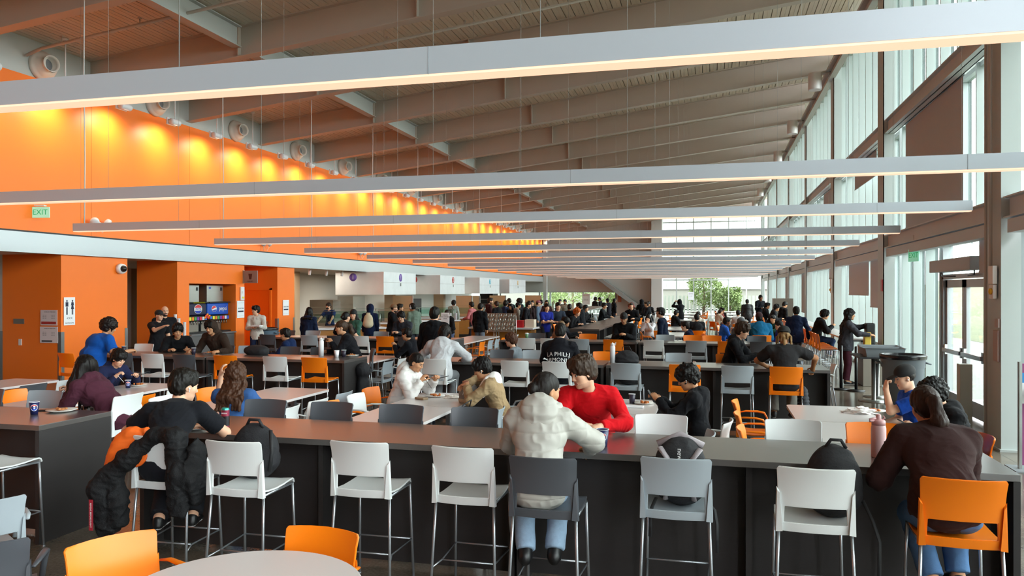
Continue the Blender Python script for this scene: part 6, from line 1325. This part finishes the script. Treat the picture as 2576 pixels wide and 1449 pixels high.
p = person('person in a dark T-shirt and black backward cap with blond tipped locks, elbows on the counter', 1.0, 11.6, 0, sit=BS, lean=17, head=(-4, 16, 0), hl=(-.22, .46, 1.05, 0), hr=(.42, .42, 1.04, 0), pole=((-1.2, 0, -.3), (1.2, .1, -.1)), vx=.008, hair='dreads', hc='8a6b45', tc='29282a', bot='77736c', sk='t', extra='capback', w=1.12)
p = person('person in a black hoodie with curly black hair looking at a phone, facing left', -.14, 8.45, 84, sit=LC, lean=4, head=(0, 26, 0), hl=(-.10, .40, 1.0, 0), hr=(.06, .42, 1.0, 0), vx=.0065, hair='curly', hc='100d0d', top='hoodie', tc='141418', bot='17171a', sk='m', curl=.7, extra='buds')
phone(p, 'l', 'phone held up by the curly haired boy in black', (.05, .08, .03), 60)
p = person('person in a white puffer jacket holding a phone and fork at the middle white table', -4.14, 9.95, -96, sit=LC, lean=24, head=(-4, 26, 0), hl=(-.10, .50, .96, 0), hr=(.08, .38, .95, 0), vx=.006, hair='bun', hc='14100f', top='puffer', tc='cfccca', hoodup=True, bot='20242e', sk='m', female=True)
phone(p, 'l', 'pale phone held by the person in the white jacket', (0, .12, .03), 15)
MB().tube([W(p, p['tr']+V(0, .06, .03)), W(p, p['tr']+V(-.06, .13, -.10))], .003, 5).build('fork', blk).update_tag(); tag([o for o in COL.objects if o.name.startswith('fork')][-1], 'black fork in the hand of the person in the white jacket', 'fork')
p = person('person in a tan jacket with a white hood reaching into a cloth bag', -2.52, 9.3, 97, sit=LC, lean=20, head=(4, 24, 0), hl=(-.06, .42, 1.0, 0), hr=(.10, .48, 1.0, 0), pole=((-.6, -.1, -.6), (.8, .2, .1)), vx=.006, hair='mop', hc='110e0e', top='jacket', tc='9a8262', bot='6a86ae', sk='m', extra='glasses', s=.98)
i = p; sdf_part('white_hood', [E(i['nb']+i['Rt']@V(0, -.06, .035), (.108, .085, .068), i['Rt'], .04), E(i['nb']+i['Rt']@V(0, -.105, -.015), (.118, .055, .09), i['Rt'], .05), C(i['nb']+i['Rt']@V(-.085, 0, .045), i['nb']+i['Rt']@V(-.045, .10, -.02), .030, .028, .03), C(i['nb']+i['Rt']@V(.085, 0, .045), i['nb']+i['Rt']@V(.045, .10, -.02), .034, .028, .03), C(i['nb'], i['nb']+V(0, .04, .16), .062, .062, .01, 0, True)], .006, M('hood_white', 'e6e4e2', .8), i['root'], folds(.004, 9, 3))
p = person('person in a black hoodie facing right holding a napkin at the second right counter', .28, 13.25, -104, sit=BS, lean=18, head=(-4, 20, 0), hl=(-.1, .5, 1.12, 0), hr=(.1, .46, 1.12, 0), vx=.008, hair='mop', hc='2e2018', top='hoodie', tc='121216', sk='l')
p = person('person in a black cap and blue T-shirt, fist at the mouth, near the trash barrel', 2.08, 9.02, 96, sit=LC, lean=6, head=(4, 16, 0), hl=(-.02, .30, 1.12, 0), hr=(.15, .30, .72, 0), pole=((-.5, .2, -1), None), vx=.0065, hair='fade', hc='1d1613', tc='17429c', bot='15151a', sk='l', extra='cap', curl=(1.2, .7), handdir=((.1, -.1, 1), None), palml=(.1, -1, .2))
q = MB().lathe([(0, -.006), (.008, -.003), (.008, .004), (0, .008)], tuple(p['H'](-.086, .004, -.012)), 10, 0, (-1, .2, 0)); q.build('earbud', M('bud_white'), p['root'])
p = person('person in a black jacket with round glasses looking down at a phone at the right table', 2.28, 8.12, 102, sit=LC, lean=24, head=(4, 26, 0), hl=(-.05, .46, .88, 0), hr=(.08, .46, .86, 0), vx=.006, hair='curly', hc='0f0d0d', top='jacket', tc='17171a', bot='15151a', sk='l', extra='glasses')
phone(p, 'l', 'black phone held by the person in glasses', (0, .09, .03), 35)
# ---- farther people: (label, x, y, yaw, options)
vm = .0125
p = person('person in a navy hoodie with yellow lettering between the left counters, facing left', XA(738, 15), 15.0, 96, sit=LC, lean=16, head=(0, 14, 0), hl=(-.1, .5, .8, 0), hr=(.1, .5, .8, 0), vx=.010, hair='short', hc='15110f', top='hoodie', tc='16264a', sk='m')
person('person in a charcoal jacket facing the camera with clasped hands, third left counter', XA(1020, 18.6), 18.6, 172, sit=BS, lean=20, head=(12, 20, 0), hl=(.0, .42, 1.12, 0), hr=(.04, .42, 1.12, 0), vx=.010, hair='mop', hc='0f0d0e', top='jacket', tc='2c2e36', sk='l', w=1.15, extra='glasses')
person('tall person in a black hoodie standing in the aisle with the back to the camera', XA(1090, 13.9), 13.9, 0, head=(0, 4, 0), vx=.009, hair='short', hc='12100f', top='hoodie', tc='101014', bot='15151a', sk='l', w=1.25, s=1.06)
person('person in a black beanie and vest over green sleeves at the third left counter', XA(893, 18.6), 18.6, 168, sit=BS, lean=6, head=(22, 4, 0), hl=(-.1, .40, 1.12, 0), hr=(.1, .4, 1.1, 0), vx=.010, hair='long', hairlen=.1, hc='15110f', top='sweater', tc='35584c', extra='beanie', sk='l', female=True)
person('person in a black T-shirt with a hair clip seen from behind, third left counter', XA(860, 17.0), 17.0, -8, sit=BS, lean=14, head=(-18, 10, 0), vx=.010, hair='bun', hc='14100f', tc='131317', sk='l', female=True)
person('person in a navy hooded jacket with a backpack standing near the kitchen opening', -10.9, 19.7, 4, head=(0, 6, 0), vx=vm, hair='long', hairlen=.12, hc='100d0e', top='jacket', tc='172038', bot='1d2330', sk='m', female=True, s=.98)
p = person('person in a white hoodie carrying a paper tray, standing by the drinks pier', -12.45, 19.6, -160, head=(-50, 2, 0), hl=(.05, .33, -.22), hr=(-.12, .22, -.25), vx=.010, hair='fringe', hc='14110f', top='hoodie', tc='c9c4bc', bot='1f2a48', sk='l')
tb_ = MB().box((0, 0, 0), (.26, .18, .03)).build('food_tray', cupw); tb_.location = W(p, p['tl']+V(.02, .12, .03)); tag(tb_, 'white paper tray carried by the person in the white hoodie', 'tray')
person('bald person with a beard in a black shirt standing by the drinks pier', XA(412, 16.4), 16.4, -120, head=(-10, 4, 0), vx=.010, hair='bald', tc='17171b', bot='121216', sk='l', beard=2, w=1.3, s=1.03)
person('person in a black cap and black shirt pointing to the right by the drinks pier', XA(395, 15.7), 15.7, -105, head=(0, 4, 0), hr=(.02, .48, -.02), hl=(-.1, .05, -.5), vx=.010, hair='fade', hc='1c1614', tc='141418', bot='101014', sk='l', extra='cap', w=1.2, s=.98, curl=(.7, .35), beard=1)
person('kitchen worker in a mask, navy shirt and purple gloves behind the guard glass', XA(830, 25.9), 25.9, 178, head=(-8, 14, 0), hl=(-.1, .42, -.32), hr=(.08, .4, -.35), vx=vm, hair='short', hc='2a1c15', tc='1e2f56', bot='101014', sk='l', extra='mask')
p = person('person in a navy jacket with a cream backpack waiting at the servery', XA(930, 22.6), 22.6, 10, head=(10, 8, 0), vx=vm, hair='short', hc='141318', top='hood', tc='16203c', bot='27405f', sk='m')
sdf_part('backpack', [E(p['chs']+V(0, -.20, -.02), (.15, .08, .21), None, .05), E(p['chs']+V(0, -.22, -.14), (.165, .10, .12), None, .06), E(p['chs']+V(0, -.27, -.15), (.11, .06, .09), None, .02), C(p['chs']+V(-.05, -.2, .2), p['chs']+V(.05, -.2, .2), .02, .02, .01)], .010, M('pack_cream', 'cfc2a4', .8), None); b_ = bpy.data.objects['backpack.004'] if 'backpack.004' in bpy.data.objects else None
bp_ = [o for o in COL.objects if o.name.startswith('backpack') and o.type == 'MESH'][-1]; bp_.location = p['root'].location; bp_.rotation_euler = p['root'].rotation_euler; tag(bp_, 'cream backpack worn by the person in the navy jacket', 'backpack')
person('bearded person in a backward tan cap and black hoodie holding a plate', XA(985, 22.8), 22.8, -70, head=(0, 4, 0), hr=(.0, .32, -.28), hl=(-.0, .32, -.28), vx=vm, hair='fade', hc='2a2019', top='hoodie', tc='121216', bot='8a7f6f', sk='l', beard=2, extra='capback', cap='7a5f45', w=1.1)
person('person in a grey jacket just behind the bearded person in the tan cap', XA(1000, 23.6), 23.6, -70, head=(0, 4, 0), vx=vm, hair='short', hc='15110f', top='jacket', tc='55565c', bot='2a2f3a', sk='m')
person('person in a long grey green jacket with headphones at the servery', XA(1043, 23.0), 23.0, 60, head=(10, 14, 0), vx=vm, hair='short', hc='15110f', top='jacket', tc='66766a', bot='30343c', sk='m', extra='phones', cap='c8c8cc', s=1.02)
person('person in a black hoodie and jeans reading a sign holder near the stacked bowls', XA(1131, 22.2), 22.2, 150, head=(20, 26, 0), hl=(.0, .26, -.3), hr=(.0, .26, -.3), vx=vm, hair='slick', hc='2a1d16', top='hoodie', tc='0f0f13', bot='46506a', sk='l', female=True, s=.93)
r_ = thing('sign_holder', 'white notice in a black floor sign holder before the person in black', 'sign stand', (XA(1120, 21.2), 21.2, 0)); MB().lathe([(0, 0), (.18, 0), (.17, .03), (0, .03)], n=20).build('base', blk, r_); MB().lathe([(.014, .03), (.014, 1.2), (0, 1.2)], n=10).build('pole', blk, r_); MB().box((0, 0, 1.37), (.24, .015, .34)).build('board', cupw, r_); text('PLEASE\nUSE OTHER\nSIDE', .05, (0, -.009, 1.42), (pi/2, 0, 0), nav, r_)
person('kitchen worker in a light shirt and dark apron seen through the guard glass', XA(1140, 33.6), 33.6, 0, head=(0, 6, 0), vx=.014, hair='curly', hc='15110f', top='sweater', tc='9aa39a', bot='22262c', sk='d')
person('person with a black backpack and grey jeans queueing by the utensil racks', XA(1206, 25.0), 25.0, -15, head=(0, 8, 0), vx=vm, hair='short', hc='14110f', top='jacket', tc='121216', bot='6c7482', sk='m', w=1.15)
FAR = [ # px, Y, yaw, label, hair, hc, top, tc, sk, opts
 (1228, 31, -60, 'tall bearded person in a maroon hoodie queueing at the buffet', 'short', '2a1d16', 'hoodie', '3c1f22', 'l', dict(s=1.08, beard=2)),
 (1190, 29, 80, 'person in a pink scarf at the buffet beside the maroon hoodie', 'short', '1a1513', 'sweater', 'b0666a', 'm', {}),
 (1252, 30.5, 60, 'person in a black jacket with brown hair at the buffet queue', 'short', '33231b', 'jacket', '16161a', 'l', {}),
 (1270, 32, -20, 'person in sunglasses and a blue lined parka in the buffet queue', 'curly', '17120f', 'jacket', '2b3550', 'm', {}),
 (1282, 34.5, 30, 'tall person in a black coat turned away in the buffet queue', 'short', '15110f', 'jacket', '141418', 'm', dict(s=1.05)),
 (1288, 31.6, 160, 'person with long black hair in a dark hoodie in the queue', 'long', '100e0e', 'hoodie', '1c1a1c', 'm', dict(female=True, s=.94)),
 (1299, 31.2, -70, 'person in a beige sweatshirt leaning to the buffet', 'short', '17120f', 'hoodie', '8d8379', 'm', dict(s=.97)),
 (1311, 34, 100, 'person with an afro facing the buffet', 'afro', '14100f', 'jacket', '1a1a1e', 'd', dict(s=1.04)),
 (1319, 30.8, -95, 'person in black bending over the buffet food', 'short', '14110f', 'hoodie', '141419', 'l', dict(lean=18)),
 (1330, 33, 0, 'person with long dark brown hair facing away in the queue', 'long', '22150f', 'hoodie', '2c1e20', 'm', dict(female=True)),
 (1341, 35, 170, 'person in a black top facing the camera in the queue', 'bun', '1c1512', 'jacket', '1b1b20', 'l', dict(female=True)),
 (1350, 34, -80, 'person in a pink cap and blue denim shirt in the queue', 'short', '2a1d16', 'sweater', '54657a', 'l', dict(extra='cap', cap='8a4a55')),
 (1362, 37, 20, 'person in a white top far down the queue', 'short', '17120f', 'sweater', 'a9adb2', 'm', {}),
 (1375, 36, 200, 'person in dark red with long hair by the grey end post', 'long', '1b120f', 'hoodie', '3a2426', 'm', dict(female=True)),
 (1373, 25.5, -140, 'staff member in a bright blue shirt with crossed arms', 'short', '1b1412', 'tee', '1e2a86', 'l', dict(hl=(.22, .26, -.22), hr=(-.20, .27, -.24), s=1.0)),
 (1402, 25.8, -150, 'staff member in a dark slate T-shirt standing beside the blue shirt', 'short', '15110f', 'tee', '29303d', 'l', dict(hl=(.05, .3, -.28), hr=(-.05, .3, -.28), s=1.02)),
 (1432, 27.5, 0, 'person in a long black sleeved shirt standing with back turned', 'bun', '0f0d0d', 'sweater', '101014', 'd', dict(s=.98)),
 (1463, 27.2, 70, 'person in an open dark jacket looking down at the deep counter', 'short', '17120f', 'jacket', '15161b', 'm', dict(lean=8)),
 (1409, 40, 190, 'person in a cap and dark shirt before the low far window, left of two', 'short', '1a1512', 'sweater', '20242e', 'l', dict(extra='cap', cap='1a1a1e')),
 (1422, 39, 180, 'person in a khaki jacket with beard before the low far window', 'short', '1a1512', 'jacket', '8a8578', 'm', dict(beard=2)),
 (1496, 52, -40, 'dark dressed person standing far away by the low far window, left of two', 'afro', '14100f', 'jacket', '1a1a1e', 'm', {}),
 (1511, 52, 90, 'dark dressed person standing far away by the low far window, right of two', 'short', '14100f', 'jacket', '141418', 'm', {}),
 (1531, 45, 60, 'person in a dark coat near the right end of the low far window', 'short', '15110f', 'jacket', '1f1f26', 'm', {}),
 (1543, 46, -60, 'person in black at the right end of the low far window', 'long', '110f0f', 'hoodie', '121216', 'm', dict(female=True)),
 (1590, 28.6, 170, 'person in red headphones and a black jacket standing, reading a phone', 'buzz', '2a1d16', 'jacket', '141418', 'l', dict(extra='phones', cap='b01820', hl=(.02, .30, -.22), hr=(-.1, .28, -.12))),
 (1614, 40, 0, 'person in a pointed black hood standing with back to the camera', 'short', '111', 'hood', '101013', 'm', {}),
 (1712, 40, 40, 'person in a black hood and backpack raising an arm near the far glazing', 'short', '111', 'hood', '111116', 'm', dict(hl=(.1, .3, .22))),
 (1880, 41, 5, 'person in a black puffer coat standing with back to the camera', 'short', '15110f', 'puffer', '15161a', 'm', dict(w=1.2)),
 (1911, 43, -150, 'tall person in a black zip top standing before the far glazing', 'short', '15110f', 'jacket', '14151c', 'd', dict(s=1.12, hl=(.05, .3, -.25))),
 (1968, 33.5, -60, 'person in a black hoodie and patterned shorts at the steel cabinet', 'short', '15110f', 'hoodie', '161517', 'm', dict(head=(0, 26, 0), bot='4c4146')),
]
for k, (px, Y, yaw, lab, hr_, hc_, tp, tc_, sk_, op) in enumerate(FAR):
    op = dict(op)
    hc_ = '15110f' if hc_ == '111' else hc_
    if 'head' not in op: op['head'] = ((k*37 % 30)-15, 6, 0)
    if 'hl' not in op: op['hl'] = [(-.05, .06, -.54), (-.02, .28, -.32), (-.08, .02, -.55)][k % 3]
    person(lab, XA(px, Y), Y, yaw, vx=.0145 if Y < 32 else .019, hair=hr_, hc=hc_, top=tp, tc=tc_, sk=sk_, **op)
person('person in a navy sweater and black cap with headphones standing, facing left', XA(1669, 19.9), 19.9, 84, head=(0, 2, 0), vx=.010, hair='short', hc='15110f', top='sweater', tc='101a30', bot='20242e', sk='l', extra='capphones', w=1.05)
p = person('person in a navy hoodie with a round white back print standing near the window bar', XA(2003, 22), 22.0, -6, head=(6, 8, 0), hr=(.12, .0, -.5), vx=.009, hair='short', hc='15110f', top='hoodie', tc='1b2642', bot='8790a0', sk='m', w=1.08)
q1('bar_stool', 'o', XA(2032, 23), 23.0, -90, 'orange bar stool under the curly haired eater at the window bar')
person('person in a black jacket and jeans with curly hair eating at the window bar', XA(2052, 23), 23.0, -88, sit=BS, lean=22, head=(0, 16, 0), hl=(-.05, .42, 1.2, 0), hr=(.08, .42, 1.2, 0), vx=.009, hair='curly', hc='0f0c0d', top='jacket', tc='111115', bot='1f2c4a', sk='m', w=1.1)
person('person in dark top with grey sleeves and maroon trousers reaching to a dispenser', 3.0, 19.35, -88, head=(0, 6, 0), hl=(-.02, .5, -.02), hr=(.1, .42, -.22), vx=.008, hair='longcurly', hairlen=.34, hc='120e0f', top='sweater', tc='3a3a40', bot='3f1a26', shoe='101012', sk='m', female=True, w=1.22, s=1.0)
SEATED = [ # px, Y, yaw, label, hair, hc, top, tc, sk, seat, opts
 (1412, 22.6, -100, 'person with an afro and black shirt holding a plate, seated facing right', 'afro', '110d0d', 'sweater', '1a1c22', 'm', LC, dict(hr=(.1, .55, .95, 0))),
 (1402, 20.2, -40, 'person with blond streaked hair in a taupe top, seated', 'long', '7a6148', 'sweater', '6d6468', 'l', LC, dict(female=True)),
 (1452, 25.4, -110, 'person with curly ginger hair in black at the deep counter', 'curly', 'b0561c', 'sweater', '131317', 'l', BS, dict(lean=34)),
 (1484, 28.2, -110, 'person with long black hair holding a blue phone at the deep counter', 'long', '120f0f', 'jacket', '141418', 'l', BS, dict(female=True)),
 (1536, 33.2, -95, 'person in a black sweater facing right at the deep counter', 'short', '14110f', 'sweater', '17191c', 'm', BS, {}),
 (1562, 31.0, 80, 'person in a pale grey hooded top facing left at the deep counter', 'short', '15110f', 'hoodie', 'b9b6bc', 'l', BS, dict(head=(0, 14, 0))),
 (1573, 18.7, 178, 'person in a black beanie and black jacket eating a burger at the third counter', 'buzz', '14110f', 'jacket', '111114', 'm', BS, dict(extra='beanie', lean=20, head=(0, 20, 0), hl=(-.06, .42, 1.14, 0), hr=(.06, .42, 1.14, 0), w=1.2)),
 (1625, 38, 190, 'person in black seated under the sloping stair', 'short', '14110f', 'hoodie', '141418', 'm', BS, {}),
 (1634, 37, 95, 'short haired person in a black hoodie beside the sloping stair', 'buzz', '2a1c15', 'hoodie', '15161b', 'm', BS, {}),
 (1731, 21.2, 96, 'person in a navy hooded jacket seated facing left at the far white tables', 'short', '1d1512', 'hoodie', '131c38', 'l', LC, dict(lean=20)),
 (1690, 26.6, 170, 'person drinking from a blue cup at the far white tables', 'long', '1a1312', 'sweater', 'c9c6ca', 'l', LC, dict(female=True, hl=(-.03, .35, 1.1, 0), hr=(.03, .35, 1.1, 0))),
 (1710, 31, 170, 'person in a cream jacket facing the camera at the far white tables', 'short', '17120f', 'jacket', 'cfcabf', 'm', LC, {}),
 (1694, 33, -60, 'person in black with glasses left of the cream jacket', 'short', '17120f', 'jacket', '17171c', 'm', LC, {}),
 (1718, 27.5, 10, 'person in black with back turned at the far white tables', 'short', '14110f', 'sweater', '1a1a1e', 'm', LC, dict(w=1.2)),
 (1804, 36, -60, 'person in a cream hoodie seated in the far dining area', 'bun', '2a1d16', 'hoodie', 'c4b8a8', 'l', LC, dict(lean=16)),
 (1810, 38.5, -110, 'person in a brick red top seated behind the cream hoodie', 'short', '17120f', 'sweater', '7a3530', 'm', LC, {}),
 (1833, 40, 180, 'person with long black hair facing the camera in the far dining area', 'long', '120f0f', 'jacket', '1c1418', 'm', LC, dict(female=True)),
 (1857, 33.5, 0, 'person in a pale sweatshirt with black line print on the back', 'short', '14110f', 'sweater', 'c3bfc0', 'm', LC, {}),
 (1815, 24.4, -80, 'person in a bright blue hoodie looking down, seated facing right', 'short', '1a1310', 'hoodie', '2a62c4', 'd', LC, dict(lean=14)),
 (1864, 23.8, 0, 'person in a grey hood seated with back to the camera', 'short', '15110f', 'hood', '5f6469', 'm', LC, dict(lean=14)),
 (1913, 19.7, 4, 'person in a teal jacket and maroon beanie seated with back turned', 'short', '15110f', 'jacket', '1d6a96', 'm', BS, dict(extra='beanie', cap='3a1e24', lean=26, w=1.3)),
 (1908, 23.2, 110, 'person in a royal blue sweater leaning to the left, smiling', 'short', '1a1412', 'sweater', '24349a', 'l', LC, dict(lean=26, side=-10, extra='glasses')),
 (1900, 27.2, 150, 'person in dark green reaching across the far tables', 'short', '15110f', 'jacket', '1c3a2c', 'm', LC, dict(hl=(-.1, .55, .85, 0))),
 (1938, 32.5, -95, 'person in black bent over food at the window side, nearer of two', 'curly', '0f0d0d', 'jacket', '121216', 'm', BS, dict(lean=24)),
 (1922, 35, -90, 'person in black seated at the window side, farther of two', 'short', '0f0d0d', 'jacket', '131317', 'm', BS, {}),
 (1040, 15.5, 96, 'person in a black jacket looking at a phone behind the second left counter', 'short', '110e0e', 'jacket', '14141a', 'm', LC, dict(head=(0, 12, 0), hl=(-.05, .4, 1.0, 0), hr=(.06, .4, 1.0, 0))),
]
for k, (px, Y, yaw, lab, hr_, hc_, tp, tc_, sk_, st_, op) in enumerate(SEATED):
    op = dict(op); x_ = XA(px, Y)
    if 23.5 < Y < 42 and -4.6 < x_ < -3.0: x_ = -2.95 if yaw > 0 else -4.56
    for o in COL.objects:
        if o.get('category') == 'table' and Y > 19 and abs(o.location.y-Y) < .8 and abs(o.location.x-x_) < .70: x_ = o.location.x+(.78 if x_ > o.location.x else -.78); break
    op.setdefault('lean', 12); op.setdefault('head', (0, 10, 0))
    zt = .80 if st_ == LC else 1.07
    op.setdefault('hl', (-.12, .42, zt, 0)); op.setdefault('hr', (.12, .42, zt, 0))
    person(lab, x_, Y, yaw, sit=st_, vx=.0095 if Y < 21 else (.0135 if Y < 30 else .018), hair=hr_, hc=hc_, top=tp, tc=tc_, sk=sk_, **op)
    near_ = [o for o in COL.objects if o.get('category') in ('chair', 'bar stool') and (o.location.x-x_)**2+(o.location.y-Y)**2 < .22]
    for o in near_[1:]: 
        for c in list(o.children): bpy.data.objects.remove(c, do_unlink=True)
        bpy.data.objects.remove(o, do_unlink=True)
    if near_: near_[0].location = (x_, Y, 0); near_[0].rotation_euler.z = R(yaw)
    else: q1('low_chair' if st_ == LC else 'bar_stool', 'oogw'[k % 4] if st_ == LC else 'dgo'[k % 3], x_, Y, yaw, 'seat under the '+lab.replace('person ', 'person ', 1)[:70])
for o in [o for o in COL.objects if 'label' in o and len(o['label'].split()) > 16]:
    o['label'] = ' '.join(o['label'].split()[:16]).rstrip(',')
import re
for o in COL.objects:
    if 'label' in o: o['label'] = re.sub(r'\b(boy|girl|woman|man)\b', 'person', o['label'])
